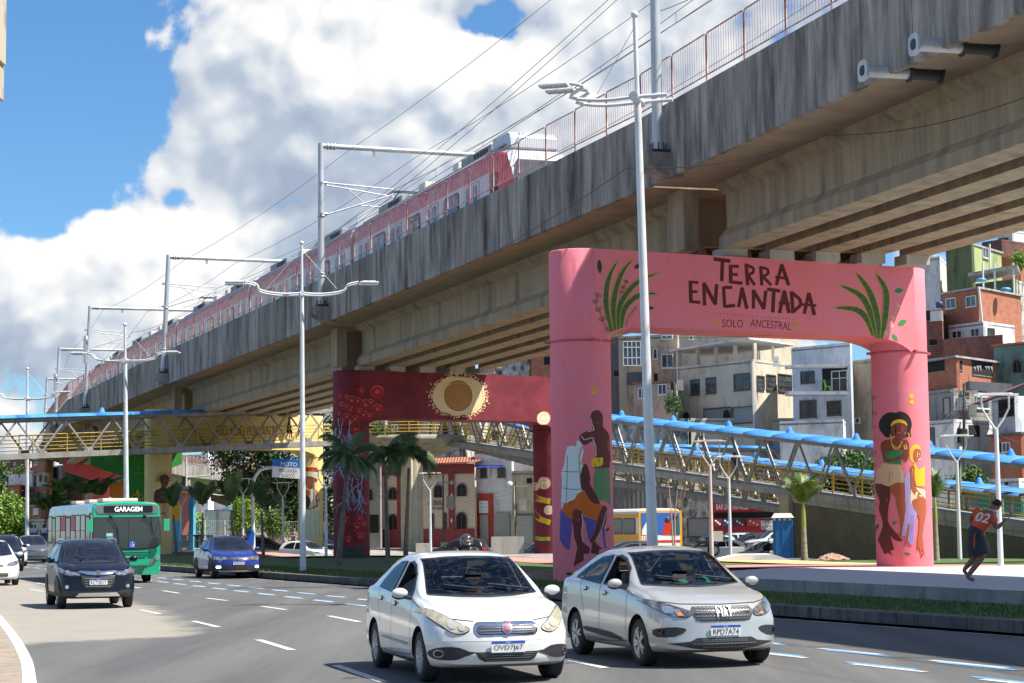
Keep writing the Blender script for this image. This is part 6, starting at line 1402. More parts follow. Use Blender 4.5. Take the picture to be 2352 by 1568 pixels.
# origin = front axle centre on the ground: wheel contact on the car's right side (image left) is W/2-.115 from it
def axle(px, py, W, hd, z=0):
    p = atZ(px, py, z); l = Vector((-math.sin(hd), math.cos(hd), 0)); return (p.x+l.x*(W/2-.06), p.y+l.y*(W/2-.06), z)
hs = head(.285, -1)
C1_ = car('sedan', 'white sedan with hazed yellowish headlights, nearest the camera in the traffic', 'car', SIENA, white_p, axle(972, 1566, 1.73, hs), hs, siena_front, plate=('OVD7J67', .435))
hs = head(.30, -1)
C2_ = car('sedan', 'silver sedan with black honeycomb grille driving just right of the white one', 'car', CRONOS, silver_p, axle(1475, 1530, 1.75, hs), hs, cronos_front, plate=('RPD7A74', .475))
hs = head(.33, -1)
car('crossover', 'dark navy crossover with a wide chrome grille bar in front of the green bus', 'car', SUV, navy_p, axle(135, 1398, 1.74, hs), hs, suv_front, plate=('RCT5E17', .62))
hs = head(.36, -1)
car('pickup', 'small blue pickup truck with lit fog lamps driving along the kerb', 'pickup', PICK, blue_p, axle(487, 1329, 1.71, hs), hs, pick_front, plate=('PLR7G33', .56))
# ---------------------------------------------------------------- city bus
bus_green = cpaint('bus_green', (.015, .36, .19)); bus_silver = mat('bus_silver', (.42, .43, .41), .35, .3, col2=(.30, .34, .30), ns=1.2, st=(1, 1, .4), dirt=(.55, .54, .52), dns=1.4, dst=(1, 1, 1), dlo=.5, dhi=.65, coat=.6)
busglass = mat('bus_glass', (.03, .035, .038), .06, spec=.9); curtain = mat('pink_curtain', (.55, .05, .12), .5); ledw = mat('sign_letters', (.75, .76, .80), .4, emit=((.8, .82, .9), .5)); grey_pan = mat('grey_panel', (.16, .17, .18), .2, coat=.5)
def bus(name, label, loc, rz, W, H, Lb, cols, front=True, zb=.28):
    T_ = thing(name, label, 'bus', loc, rz); w = W/2
    b = MB(); N = 7
    def ring(x, k, zt): return [(x, y*k, z) for y, z in [(-w*.97, zb), (-w, zb+.1), (-w, zt-.32), (-w*.97, zt-.12), (-w*.88, zt-.02), (-w*.6, zt+.02), (0, zt+.04), (w*.6, zt+.02), (w*.88, zt-.02), (w*.97, zt-.12), (w, zt-.32), (w, zb+.1), (w*.97, zb)]]
    xs = [(0, .96, H-.06), (-.06, .985, H-.02), (-.2, 1, H), (-.9, 1, H), (-Lb+.2, 1, H), (-Lb+.05, .985, H-.03), (-Lb, .96, H-.06)]; R_ = [ring(*x) for x in xs]; n = len(R_[0]); V = [p for r in R_ for p in r]
    F = []; M_ = []
    for i in range(len(R_)-1):
        for j in range(n): F.append((i*n+j, i*n+(j+1) % n, (i+1)*n+(j+1) % n, (i+1)*n+j)); M_.append(0 if i < 3 else (1 if 1 <= (j % n) <= 10 else 2))
    base = len(b.v); b.add(V, F, 0); b.m = M_[:]; b.s = [False]*len(F)
    b.add(R_[0][::-1], [list(range(n))], 0); b.add(R_[-1], [list(range(n))], cols[2])
    b.build('body', [cols[0], cols[1], plastic], T_, uv=False, bevel=.02)
    for x in (-2.2, -Lb+2.6):
        for s in (-1, 1):
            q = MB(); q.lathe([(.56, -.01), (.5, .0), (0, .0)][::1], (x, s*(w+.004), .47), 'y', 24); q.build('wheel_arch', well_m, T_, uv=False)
            wheel(T_, x, s*(w-.1), .46, dict(spokes=(8, .05, 0)))
    return T_
ux_ = Vector((0, 1, 0)); uz_ = Vector((0, 0, 1))
def face(T_, nm, shapes, mats, x0=0, axis='f', w=0):
    b = MB()
    for sh in shapes:
        poly, off, mi = sh[:3]; poly = smooth_poly(poly, sh[3]) if len(sh) > 3 and sh[3] else poly
        if axis == 'f': P = [(x0+off-.012, y, z) for y, z in poly]; b.ext(P, (.012, 0, 0), mi)
        else: s = -1 if axis == 'R' else 1; P = [(x, s*(w+off-.012), z) for x, z in poly]; b.ext(P, (0, s*.012, 0), mi)
    return b.build(nm, mats, T_, uv=False)
hb = head(.385, -1); wp = atZ(331, 1335, 0); lf = Vector((-math.sin(hb), math.cos(hb), 0)); fw_ = Vector((math.cos(hb), math.sin(hb), 0)); bus_o = wp-lf*1.0+fw_*2.2
BT = bus('city_bus', 'green and silver city bus with a lit GARAGEM destination sign behind the navy crossover', (bus_o.x, bus_o.y, 0), hb, 2.3, 2.68, 10.2, (bus_green, bus_silver, 1))
def q_(pts): return [((x-1160)/235, 2.68-(y-355)/244) for x, y in pts]
face(BT, 'destination_sign', [(rr(.02, 2.46, 2.06, .29, .12), .02, 0), (rr(.05, 2.46, 1.62, .22, .03), .032, 1)], [grey_pan, flat('sign_dark', (.01, .01, .012), .2)])
b = MB(); put_text(b, 'GARAGEM', (.05, .05, 2.46), ux_, uz_, width=.92, height=.16, bold=.02); b.build('lettering', ledw, BT, uv=False)
wsd = [(-1.08, 2.16), (1.08, 2.16), (1.10, 1.6), (1.09, 1.30), (.95, 1.2), (.5, 1.15), (-.5, 1.15), (-.98, 1.22), (-1.10, 1.34), (-1.10, 1.6)]
face(BT, 'windscreen', [(off_poly(wsd, .04), .016, 1), (wsd, .03, 0), (rr(.06, 1.66, .022, 1.0, .005), .034, 1)], [busglass, plastic])
b = MB(); put_text(b, 'GARAGEM', (.045, -.6, 1.33), ux_, uz_, width=.5, height=.12, bold=.02); b.build('lettering', ledw, BT, uv=False)
b = MB(); b.obox((.04, .18, 1.28), (.006, 0, 0), (0, .095, 0), (0, 0, .1), 0); b.tube([(.05, .18+.045*math.cos(a), 1.26+.045*math.sin(a)) for a in [2.2+i*.45 for i in range(11)]], .008, 4, 1); b.tube([(.05, .18, 1.35), (.05, .18, 1.29), (.05, .225, 1.28), (.05, .24, 1.24)], .01, 4, 1); b.sph((.05, .18, 1.365), .018, 1, 6, 4); b.build('wheelchair_sticker', [mat('sticker_blue', (.03, .12, .6), .4), plate_m], BT, uv=False)
face(BT, 'sticker', [(rr(-.57, 1.6, .21, .14, .01), .036, 0), (rr(-.57, 1.57, .21, .03, .003), .05, 1)], [mat('sticker_light', (.35, .55, .65), .5), mat('sticker_green', (.1, .4, .2), .5)])
for x0, y0, x1, y1 in ((1035, 465, 1098, 640), (1300, 465, 1360, 560)):
    a, c = q_([(x0, y0), (x1, y1)]); b = MB(); b.sph((.06, a[0], a[1]), .06, 0, 8, 6); b.tube([(.07, a[0], a[1]), (.07, c[0]-.05, (a[1]+c[1])/2), (.07, c[0], c[1])], .018, 5); b.tube([(.06, c[0]-.03, c[1]+.35), (.06, c[0]+.02, c[1]-.2)], .014, 5); b.build('wiper', plastic, BT, uv=False)
face(BT, 'grille', [(q_([(980, 752), (1355, 752), (1300, 800), (1030, 800)]), .012, 1)]+[(q_([(985+12*i, 752+13*i), (1352-12*i, 752+13*i), (1350-12*i, 757+13*i), (988+12*i, 757+13*i)]), .03, 0) for i in range(4)]+[(rr(.04, .88, .34, .05, .01), .034, 2)], [bus_green, mat('grille_dark', (.01, .07, .04), .6), mat('grey_badge', (.4, .42, .42), .3, .5)])
face(BT, 'grille', [(q_([(1000, 868), (1330, 862), (1325, 880), (1010, 882)]), .016, 0)]+[(q_([(1225, 892+14*i), (1300-6*i, 888+14*i), (1300-6*i, 894+14*i), (1225, 898+14*i)]), .02, 0) for i in range(4)]+[(mir(q_([(1225, 892+14*i), (1300-6*i, 888+14*i), (1300-6*i, 894+14*i), (1225, 898+14*i)])), .02, 0) for i in range(4)], [mat('grille_dark', (.01, .07, .04), .6)])
for f in (lambda p: p, mir):
    face(BT, 'headlight', [(f(q_([(1340, 870), (1350, 822), (1385, 808), (1388, 845)])), .02, 0, 2), (f(q_([(1385, 830), (1390, 800), (1420, 788), (1418, 815)])), .02, 1, 2)], [lens_m, bulb_m])
    y = 1.24 if f(((1, 1),))[0][0] > 0 else -1.24
    b = MB(); b.tube([(.0, y*.93, 2.3), (.3, y*1.02, 2.35), (.32, y*1.03, 2.0)], .025, 6, 1); b.obox((.32, y*1.02, 1.92), (.05, 0, 0), (0, .1, 0), (0, 0, .2), 0); b.build('mirror', [bus_green, plastic], BT, uv=False, bevel=.04)
b = MB(); put_text(b, '20023', (.02, -.32, .72), ux_, uz_, width=.38, height=.12, bold=.03); b.lathe([(.075, .0), (.075, .02), (.0, .02)], (0.0, .03, .71), 'x', 20, 1); b.build('fleet_number', [plate_m, plastic], BT, uv=False)
b = MB(); b.obox((.02, .05, .39), (.008, 0, 0), (0, .2, 0), (0, 0, .06), 0); put_text(b, 'OZS-2633', (.03, .05, .39), ux_, uz_, width=.34, height=.08, mi=1, bold=.01); b.build('number_plate', [mat('plate_red', (.45, .02, .02), .4), plate_m], BT, uv=False)
W_ = 1.15
for ax in ('R', 'L'):
    for x0, x1 in ((-.25, -1.05), (-4.6, -5.5), (-8.2, -8.9)):
        face(BT, 'door', [([(x0, .42), (x1, .42), (x1, 2.28), (x0, 2.28)], .01, 0), ([(x0-.04, .5), ((x0+x1)/2+.02, .5), ((x0+x1)/2+.02, 2.2), (x0-.04, 2.2)], .024, 1), ([((x0+x1)/2-.02, .5), (x1+.04, .5), (x1+.04, 2.2), ((x0+x1)/2-.02, 2.2)], .024, 1)], [plastic, busglass], 0, ax, W_)
    for k, (x0, x1) in enumerate(((-1.25, -2.2), (-2.32, -3.3), (-3.42, -4.45), (-5.65, -6.8), (-6.92, -8.05), (-9.05, -9.95))):
        c = (x0+x1)/2; face(BT, 'window', [(rr(c, 1.80, abs(x1-x0), 1.02, .08), .012, 0), (rr(c, 2.02, abs(x1-x0)-.1, .5, .05), .024, 2 if k in (2, 3) else 1), (rr(c, 1.55, abs(x1-x0)-.1, .4, .05), .024, 3)], [plastic, mat('bus_side_glass', (.12, .11, .10), .08, spec=.9), curtain, mat('bus_side_glass_lower', (.22, .22, .18), .12, spec=.9)], 0, ax, W_)
b = MB()
for x in (-1.8, -4.6, -7.6): b.obox((x, 0, 2.78), (.55, 0, 0), (0, .6, 0), (0, 0, .06))
b.build('roof_hatch', mat('roof_hatch', (.62, .55, .45), .6), BT, uv=False, bevel=.03)
# yellow bus in the lot
pos = atY(1570, 1262, 150); YB = bus('city_bus', 'white and yellow bus with an advertisement on its back, parked beyond the ramp', (atY(1571, 1262, 150).x, 149, -.33), head(-1, .05), 2.5, 3.1, 11.5, (mat('bus_white', (.70, .69, .65), .35), mat('bus_white', (.70, .69, .65), .35), 0)); 
fr = face(YB, 'waist_band', [([(-.02, 1.15), (-11.4, 1.15), (-11.4, 1.85), (-.02, 1.85)], .008, 0), ([(-.02, 2.65), (-11.4, 2.65), (-11.4, 2.85), (-.02, 2.85)], .008, 0)], [mat('bus_yellow', (.72, .36, .01), .35)], 0, 'L', 1.25)
for k in range(7): c = -.9-k*1.58; face(YB, 'window', [(rr(c, 2.22, 1.5, .85, .1), .014, 0), (rr(c, 2.22, 1.38, .75, .08), .026, 1)], [plastic, busglass], 0, 'L', 1.25)
bk = MB(); x = -11.52
for p, m_, o in (([(-1.24, .3), (1.24, .3), (1.24, 3.0), (-1.24, 3.0)], 0, .0), ([(-1.12, .95), (1.1, .95), (1.1, 2.9), (-1.12, 2.9)], 1, .02), ([(-1.12, 1.75), (1.1, 1.75), (1.1, 2.9), (-1.12, 2.9)], 2, .03), ([(-1.12, 1.35), (1.1, 1.35), (1.1, 1.48), (-1.12, 1.48)], 3, .03), ([(.05, 1.75), (.2, 2.3), (.45, 2.55), (.62, 2.3), (.75, 1.75)], 3, .04), ([(.55, 1.75), (.68, 2.5), (.95, 2.75), (1.05, 2.4), (1.08, 1.75)], 4, .05), ([(-1.1, 2.0), (-.8, 2.5), (-.55, 2.2), (-.4, 1.76), (-1.1, 1.76)], 1, .04)):
    bk.ext([(x-o, -y, z) for y, z in p], (-.012, 0, 0), m_)
bk.sph((x-.06, -.4, 2.55), .15, 5, 8, 6, (.3, 1, 1)); bk.sph((x-.07, -.85, 2.72), .15, 5, 8, 6, (.3, 1, 1))
put_text(bk, 'DUO', (x-.06, .72, 1.62), (0, -1, 0), uz_, height=.2, mi=3); put_text(bk, '71000', (x-.06, -.7, .78), (0, -1, 0), uz_, height=.18, mi=5)
bk.build('back_advertisement', [mat('bus_yellow', (.72, .36, .01), .35), plate_m, mat('advert_blue', (.04, .12, .42), .4), mat('advert_red', (.55, .04, .02), .4), mat('advert_teal', (.03, .12, .13), .4), flat('advert_dark', (.10, .05, .03))], YB, uv=False)
YB.rotation_euler = (0, 0, head(-.38, .93)); YB.location = (7.6-4.35, 104+10.65, -.62)
# low detail cars of the car park and the far traffic
lp = {}
def lowcar(kind, name, label, px, roofy, Y, ang, paint, grp='cars parked beyond the ramps', z=None, cat='car'):
    S, fr_, H_, zz = dict(sedan=(CRONOS, plain_front, 1.51, 0), hatch=(HATCH, plain_front, 1.50, 0), suv=(SUV, suv_front, 1.6, 0), pickup=(PICK, lambda S: pick_front(S, False), 1.52, 0), logan=(CRONOS, logan_front, 1.51, 0))[kind]
    p = atY(px, roofy, Y)
    if z is None: z = p.z-H_
    if kind not in lp:
        S2 = dict(S); S2['open'] = None; S2['hollow'] = None; S2['rearwin'] = None; lp[kind] = (car(name, label, cat, S2, paint, (p.x, p.y, z), ang, fr_, group=grp, low=True), paint); r = lp[kind][0]
        return r
    r, pn = lp[kind]; o = dup(r, (p.x, p.y, z), ang, label, grp, {pn.name: paint}); o.name = name; o['category'] = cat; return o
lowcar('logan', 'sedan', 'grey sedan driving beside the green bus, its front towards the camera', 78, 1239, 108, head(.33, -1), grey_p, 'far cars in the traffic', z=0)
lowcar('suv', 'crossover', 'dark crossover cut by the left picture edge behind a white car', 8, 1243, 88, head(.36, -1), navy_p, 'far cars in the traffic', z=0)
lowcar('hatch', 'hatchback', 'white hatchback cut by the left picture edge', -18, 1253, 66, head(.36, -1), white_p, 'far cars in the traffic', z=0)
lowcar('hatch', 'hatchback', 'white hatchback half hidden between the dark crossover and the grey sedan', 22, 1243, 100, head(.36, -1), white_p, 'far cars in the traffic', z=0)
for k, px, ry, Y, a, pt, lb in (('hatch', 1712, 1242, 105, math.pi+.25, silver_p, 'silver hatchback parked just left of the blue portable toilet'), ('suv', 1735, 1216, 118, math.pi+.3, white_p, 'white car parked behind the silver hatchback, highest of the row'), ('pickup', 1680, 1224, 121, math.pi+.1, black_p, 'black pickup parked between the lamp posts and the white car'),
                                 ('suv', 1640, 1224, 130, math.pi+.2, white_p, 'white van-like car behind the rusty lamp post'), ('hatch', 1592, 1227, 124, math.pi+.4, black_p, 'dark hatchback parked right behind the yellow bus'), ('hatch', 1600, 1240, 112, math.pi+.35, white_p, 'white low car in front of the dark hatchback by the bus'),
                                 ('logan', 1535, 1240, 93, .15, black_p, 'black sedan passing in front of the yellow bus'), ('hatch', 1010, 1236, 118, math.pi-.2, black_p, 'black car parked in front of the church steps'), ('hatch', 1196, 1240, 120, math.pi+.2, grey_p, 'dark grey car half hidden by the red column'),
                                 ('hatch', 630, 1228, 150, .5, cpaint('red_car_paint', (.35, .01, .015)), 'red car parked under the dark tree'), ('suv', 645, 1231, 140, .2, black_p, 'dark car parked in front of the red one under the tree'), ('hatch', 736, 1241, 125, -.6, white_p, 'white car parked between the yellow column and the forked lamp'),
                                 ('suv', 768, 1226, 150, -1.2, navy_p, 'dark car parked behind the white one left of the maroon column'), ('suv', 440, 1228, 190, 2.8, white_p, 'white van far behind the fence left of the grey truck')):
    lowcar(k, {'hatch': 'hatchback', 'suv': 'crossover', 'pickup': 'pickup', 'logan': 'sedan'}[k], lb, px, ry, Y, a, pt)
# box truck
g0 = atY(500, 1262, 162); t = thing('box_truck', 'grey box truck with shiny back doors parked behind the wire fence', 'truck', (g0.x, g0.y, .1), R(-20)); b = MB(); b.box((0, 3.2, 1.95), (2.4, 6.4, 2.3), 0, 0); b.build('box', mat('truck_box', (.34, .31, .27), .6), t, bevel=.03)
b = MB(); b.box((0, 3.2, .72), (1.0, 6.4, .2)); b.box((0, 7.3, 1.3), (2.2, 1.6, 1.6)); b.build('chassis', plastic, t)
for s in (-1, 1): b = MB(); b.box((s*.6, -.02, 1.95), (1.1, .04, 2.15)); b.tube([(s*.12, -.07, .95), (s*.12, -.07, 2.95)], .02, 5); b.build('back_door', mat('truck_door', (.62, .64, .66), .25, .5), t)
for x in (-1.05, 1.05):
    for y in (1.2, 6.6): b = MB(); b.lathe([(.42, -.12), (.45, -.1), (.45, .1), (.42, .12), (0, .12)], (x, y, .45), 'x', 16); b.build('wheel', tyre_m, t)
# ---------------------------------------------------------------- buildings
def plas(n, c, dirt=None, c2=None): return mat(n, c, .85, col2=c2 or tuple(x*.86 for x in c), ns=.8, st=(1, 1, .5), dirt=dirt or tuple(x*.4 for x in c), dns=1.5, dst=(1, 1, .35), dlo=.5, dhi=.74, bump=.01, bs=3)
brickm = mat('red_brick', (.50, .16, .075), .9, col2=(.36, .10, .05), brick=(.34, .19, (.30, .20, .15), .02), dirt=(.10, .07, .06), dns=.9, dst=(1, 1, .5), dlo=.56, dhi=.8)
brickd = mat('dark_brick', (.27, .085, .05), .9, col2=(.18, .06, .04), brick=(.34, .19, (.17, .12, .10), .02), dirt=(.07, .05, .05), dns=.9, dst=(1, 1, .5), dlo=.52, dhi=.75)
brickc = mat('cream_tile', (.62, .50, .38), .7, col2=(.58, .46, .35), brick=(.5, .16, (.42, .33, .25), .012)); brickmar = mat('maroon_tile', (.22, .03, .03), .7, col2=(.26, .04, .04), brick=(.3, .1, (.12, .03, .03), .01))
wp_ = plas('white_plaster', (.72, .72, .71), (.30, .29, .27)); wq = plas('blueish_plaster', (.62, .65, .70)); crp = plas('cream_plaster', (.66, .58, .44), (.34, .30, .25)); gryp = plas('grey_plaster', (.30, .29, .27)); slate = plas('slate_plaster', (.12, .12, .13)); ochre = plas('stained_plaster', (.48, .40, .28), (.12, .10, .08)); pinkp = plas('pink_plaster', (.48, .34, .27))
greend = plas('mossy_green', (.13, .17, .075), (.03, .04, .025)); greenl = plas('lime_green_plaster', (.40, .46, .20), (.14, .16, .08)); tealp = plas('teal_plaster', (.14, .22, .20), (.04, .06, .06)); orap = plas('orange_plaster', (.42, .13, .06), (.30, .20, .16)); redp = plas('red_plaster', (.50, .05, .03)); tanp = plas('tan_plaster', (.36, .29, .22)); rustw = plas('dark_red_wall', (.16, .07, .06)); stain = mat('stained_wall', (.62, .60, .55), .9, col2=(.30, .27, .23), ns=2.2, dirt=(.06, .06, .055), dns=1.6, dst=(1, 1, .6), dlo=.45, dhi=.62)
rooft = mat('roof_tiles', (.42, .14, .07), .85, wave=(.22, 0, .04)); roofg = mat('fibre_roof', (.40, .40, .39), .85, dirt=(.14, .13, .12), dns=2, dst=(1, 1, 1)); wglass = mat('window_glass', (.03, .04, .05), .08, spec=.8, col2=(.10, .12, .14), ns=.8); wdark = mat('dark_opening', (.012, .011, .01), .9); wfr = mat('window_frame_white', (.68, .68, .66), .5); wfd = mat('window_frame_dark', (.10, .09, .08), .6); curtm = mat('curtain', (.70, .70, .68), .8); shut = mat('roller_shutter', (.38, .38, .36), .5, wave=(.12, 1, .02)); corr = mat('corrugated_wall', (.17, .18, .19), .6, wave=(.35, 0, .06), dirt=(.08, .08, .08), dns=1)
doorb = mat('door_paint', (.36, .37, .38), .6)
def win(T_, p0, u, n, rect, ty='w', nm=None):
    "rect = photo pixels on the facade plane through p0 with horizontal u and outward normal n"
    x0, y0, x1, y1 = rect; a = atPl(x0, (y0+y1)/2, p0, n); c = atPl(x1, (y0+y1)/2, p0, n); t = atPl((x0+x1)/2, y0, p0, n).z; bt = atPl((x0+x1)/2, y1, p0, n).z
    s0, s1 = (a-p0).dot(u), (c-p0).dot(u)
    if s0 > s1: s0, s1 = s1, s0
    w, h = s1-s0, t-bt
    if w < .05 or h < .05: return
    P = lambda s, z, o=0: Vector((p0.x, p0.y, 0))+u*s+n*o+UP*z
    b = MB(); fr, gl = {'w': (wfr, wglass), 'd': (None, wdark), 'g': (wfd, wglass), 'c': (wfr, curtm), 's': (wfd, shut), 'o': (wfd, doorb), 'a': (wfd, wdark), 'b': (wfr, wglass)}[ty]  # dark panes are flat, painted as the shade inside an opening
    if ty == 'a':
        pts = [(s0, bt), (s1, bt)]+[((s0+s1)/2+w/2*math.cos(q), t-w/2+w/2*math.sin(q)) for q in [math.pi*i/8 for i in range(9)]]; b.ext([P(x, z, .02) for x, z in pts], n*.02); b.build('window', wdark, T_, True)
        b = MB(); o_ = [(s0-.08, bt), (s0, bt)]+[((s0+s1)/2-w/2*math.cos(q), t-w/2+w/2*math.sin(q)) for q in [math.pi*i/8 for i in range(9)]]+[(s1, bt), (s1+.08, bt)]+[((s0+s1)/2+(w/2+.08)*math.cos(q), t-w/2+(w/2+.08)*math.sin(q)) for q in [math.pi*i/8 for i in range(9)]]
        b.ext([P(x, z, .04) for x, z in o_], n*.04); b.bar(P((s0+s1)/2, bt, .05), P((s0+s1)/2, t-.1, .05), .04); b.build('window_surround', wfd, T_, True); return
    b.add([P(s0, bt, .02), P(s1, bt, .02), P(s1, t, .02), P(s0, t, .02)], [(0, 1, 2, 3)], 0)
    if fr:
        f = min(.09, w*.09); q = .05
        for p_, q_2 in (((s0, bt), (s1, bt)), ((s0, t), (s1, t)), ((s0, bt), (s0, t)), ((s1, bt), (s1, t))): b.bar(P(*p_, q), P(*q_2, q), f, .08, 1)
        if ty in 'wcb' and w > .5:
            k = 2 if w < 2 else 4
            for i in range(1, k): s_ = s0+w*i/k; b.bar(P(s_, bt, q), P(s_, t, q), f*.7, .06, 1)
            if h > 1.3: b.bar(P(s0, bt+h*.65, q), P(s1, bt+h*.65, q), f*.6, .06, 1)
        if ty == 'g':
            for i in range(1, 6): s_ = s0+w*i/6; b.bar(P(s_, bt, .12), P(s_, t, .12), .025, .025, 1)
            for i in (1, 2): z = bt+h*i/3; b.bar(P(s0, z, .12), P(s1, z, .12), .025, .025, 1)
        b.bar(P(s0-.06, bt-.05, .06), P(s1+.06, bt-.05, .06), .16, .06, 1)
    else: b.bar(P(s0, bt-.02, .03), P(s1, bt-.02, .03), .1, .05, 2)
    b.build(nm or ('door' if ty in 'os' else 'window'), [gl, fr or wfd, gryp], T_, True)
def bld(name, label, A, B, C, ytop, zb, m1, m2=None, wins1=(), wins2=(), roof=None, par=.25, cat='house', group=None, over=.3, slope=0, back=None):
    "corners (px, Y) left, middle, right; ytop = photo y of the roof line at B"
    z = atY(B[0], ytop, B[1]).z; P = [Vector((atY(p[0], ytop, p[1]).x, p[1], 0)) for p in (A, B, C)]; D_ = P[0]+P[2]-P[1]
    T_ = thing(name, label, cat, (P[1].x, P[1].y, zb), 0, group)
    def wall(a, c, m_, nm='wall'):
        d = (c-a); d2 = d.normalized(); n = Vector((d2.y, -d2.x, 0)); n = n if n.y < 0 or abs(n.y) < .1 and n.dot(a) < 0 else n
        if n.dot(a-CAMP) > 0: n = -n
        b = MB(); b.ext([a+UP*zb, c+UP*zb, c+UP*z, a+UP*z], -n*.25); b.build('wall', m_, T_, True); return d2, n
    d1, n1 = wall(P[0], P[1], m1); d2, n2 = wall(P[1]+(P[2]-P[1]).normalized()*.26 if (P[2]-P[1]).length > .5 else P[1], P[2], m2 or m1)
    b = MB(); b.add([P[0]+UP*zb, P[0]+UP*z, D_+UP*z, D_+UP*zb, P[2]+UP*z, P[2]+UP*zb], [(0, 1, 2, 3), (3, 2, 4, 5)]); b.build('back_wall', m1, T_, True)
    b = MB(); cc = (P[0]+P[1]+P[2]+D_)/4; q = [cc+(p-cc)*(1+over/max((p-cc).length, 1)) for p in (P[0], P[1], P[2], D_)]
    if roof: b.add([q[0]+UP*(z+.02), q[1]+UP*(z+.02), q[2]+UP*(z+.02+slope), q[3]+UP*(z+.02+slope)]+[q[0]+UP*(z+.16), q[1]+UP*(z+.16), q[2]+UP*(z+.16+slope), q[3]+UP*(z+.16+slope)], [(0, 1, 2, 3), (4, 5, 6, 7), (0, 1, 5, 4), (1, 2, 6, 5), (2, 3, 7, 6), (3, 0, 4, 7)]); b.build('roof', roof, T_, True)
    else: b.ext([p+UP*(z-.3) for p in (P[0], P[1], P[2], D_)], (0, 0, .12)); b.build('roof', roofg, T_, True)
    for w in wins1: win(T_, P[0], d1, n1, w[:4], w[4] if len(w) > 4 else 'w')
    for w in wins2: win(T_, P[1], d2, n2, w[:4], w[4] if len(w) > 4 else 'w')
    return T_, P, (d1, n1), (d2, n2), z
def z3(*v): return (1239.7+.251*v[0], 531.3+.251*v[1], 1239.7+.251*v[2], 531.3+.251*v[3])+tuple(v[4:])
def z5(*v): return (1239.7+.251*v[0], 885.5+.251*v[1], 1239.7+.251*v[2], 885.5+.251*v[3])+tuple(v[4:])
def z4(*v): return (1741.4+.2636*v[0], 531.3+.2636*v[1], 1741.4+.2636*v[2], 531.3+.2636*v[3])+tuple(v[4:])
def z7(*v): return (2066+.1958*v[0], 519.5+.1958*v[1], 2066+.1958*v[2], 519.5+.1958*v[3])+tuple(v[4:])
def z8(*v): return (2090+.32*v[0], 797+.32*v[1], 2090+.32*v[2], 797+.32*v[3])+tuple(v[4:])
def z6(*v): return (708.4+.2635*v[0], 797+.2635*v[1], 708.4+.2635*v[2], 797+.2635*v[3])+tuple(v[4:])
def z2(*v): return (.1757*v[0], 1033+.1757*v[1], .1757*v[2], 1033+.1757*v[3])+tuple(v[4:])
# hillside behind the houses
b = MB(); hp = []
for j, (Y, pts) in enumerate([(168, [(-40, 0), (0, .5), (14, 2), (40, 5), (60, 7), (110, 9)]), (190, [(-40, 2), (0, 4), (14, 7), (40, 12), (60, 18), (110, 22)]), (225, [(-40, 4), (0, 7), (14, 12), (40, 20), (60, 28), (110, 34)]), (300, [(-40, 4), (0, 9), (14, 14), (40, 22), (60, 30), (110, 40)])]):
    for i in range(16): x = -40+150*i/15; hp.append((x, Y, dlerp(pts, x)-1.5))
b.add(hp, [(j*16+i, j*16+i+1, (j+1)*16+i+1, (j+1)*16+i) for j in range(3) for i in range(15)], 0, True); tag(b.build('hillside', soilm), kind='structure')
# --- right hillside
bld('house', 'white house with stepped balconies under the viaduct corner', (2060, 178), (2158, 175), (2177, 181), 588, 0, wp_, None, [z7(243, 595, 305, 710, 'w')])
t, P, f1_, f2_, z = bld('house', 'tall mossy green house with a lime green side wall', (2172, 172), (2231, 168), (2299, 174), 562, 0, greend, greenl, (), [z7(970, 258, 1035, 370, 'w')], roof=roofg, over=.25)
b = MB(); b.tube([atY(2273, 560, 167), atY(2273, 615, 167)], .08, 6); b.build('drain_pipe', wfr, t, True)
bld('house', 'dark red walled house at the top right corner under the viaduct', (2255, 190), (2300, 188), (2420, 194), 549, 8, rustw, rustw, (), ())
bld('house', 'white house with barred windows highest at the right edge', (2290, 205), (2325, 204), (2440, 210), 528, 12, wp_, None, [z7(1170, 140, 1275, 170, 'g')])
bld('house', 'low orange walled house beside the lime green wall', (2290, 184), (2340, 184), (2420, 190), 590, 6, orap, None, roof=rooft, slope=.8)
t, P, f1_, f2_, z = bld('brick_house', 'unplastered brick house with two white framed windows and a sunlit side', (2165, 158), (2247, 154), (2344, 160), 663, 0, brickm, brickm, [z7(552, 845, 663, 963, 'w'), z7(787, 820, 900, 942, 'w')], (), roof=roofg)
b = MB(); b.tube([atY(2248, 660, 153), atY(2256, 740, 153)], .09, 6); b.build('drain_pipe', wfr, t, True)
t, P, f1_, f2_, z = bld('brick_house', 'white walled storey with three windows above a long brick parapet', (2178, 156.5), (2258, 153.2), (2330, 157), 737, 0, wp_, wp_, [z7(620, 1228, 735, 1312, 'w'), z7(840, 1200, 942, 1295, 'w')], [z7(1035, 1200, 1105, 1272, 'g')])
b = MB(); a, c = atY(2167, 779, 152.4), atY(2303, 768, 151); b.ext([a, c, Vector((c.x, c.y, c.z-5)), Vector((a.x, a.y, a.z-5))], (0, .3, 0)); b.build('parapet', brickd, t, True)
t, P, f1_, f2_, z = bld('brick_house', 'narrow dark brick house with a small window beside the pink column', (2060, 156), (2163, 154), (2170, 158), 711, 0, brickd, None, [z7(350, 1328, 440, 1395, 'd'), z7(290, 990, 360, 1110, 'd'), z7(370, 1000, 500, 1100, 'c')])
b = MB(); b.lathe([(0, 0), (.28, 0), (.3, .35), (.2, .45), (0, .47)], tuple(atY(2158, 706, 153)), n=16); tag(b.build('water_tank', mat('tank_blue', (.03, .04, .14), .4)), 'dark blue round water tank on the roof beside the big brick house', 'water tank')
t, P, f1_, f2_, z = bld('shelter', 'open roofed terrace with white posts above the big brick house', (2240, 163), (2330, 160), (2380, 166), 640, 6, greend, stain, (), ())
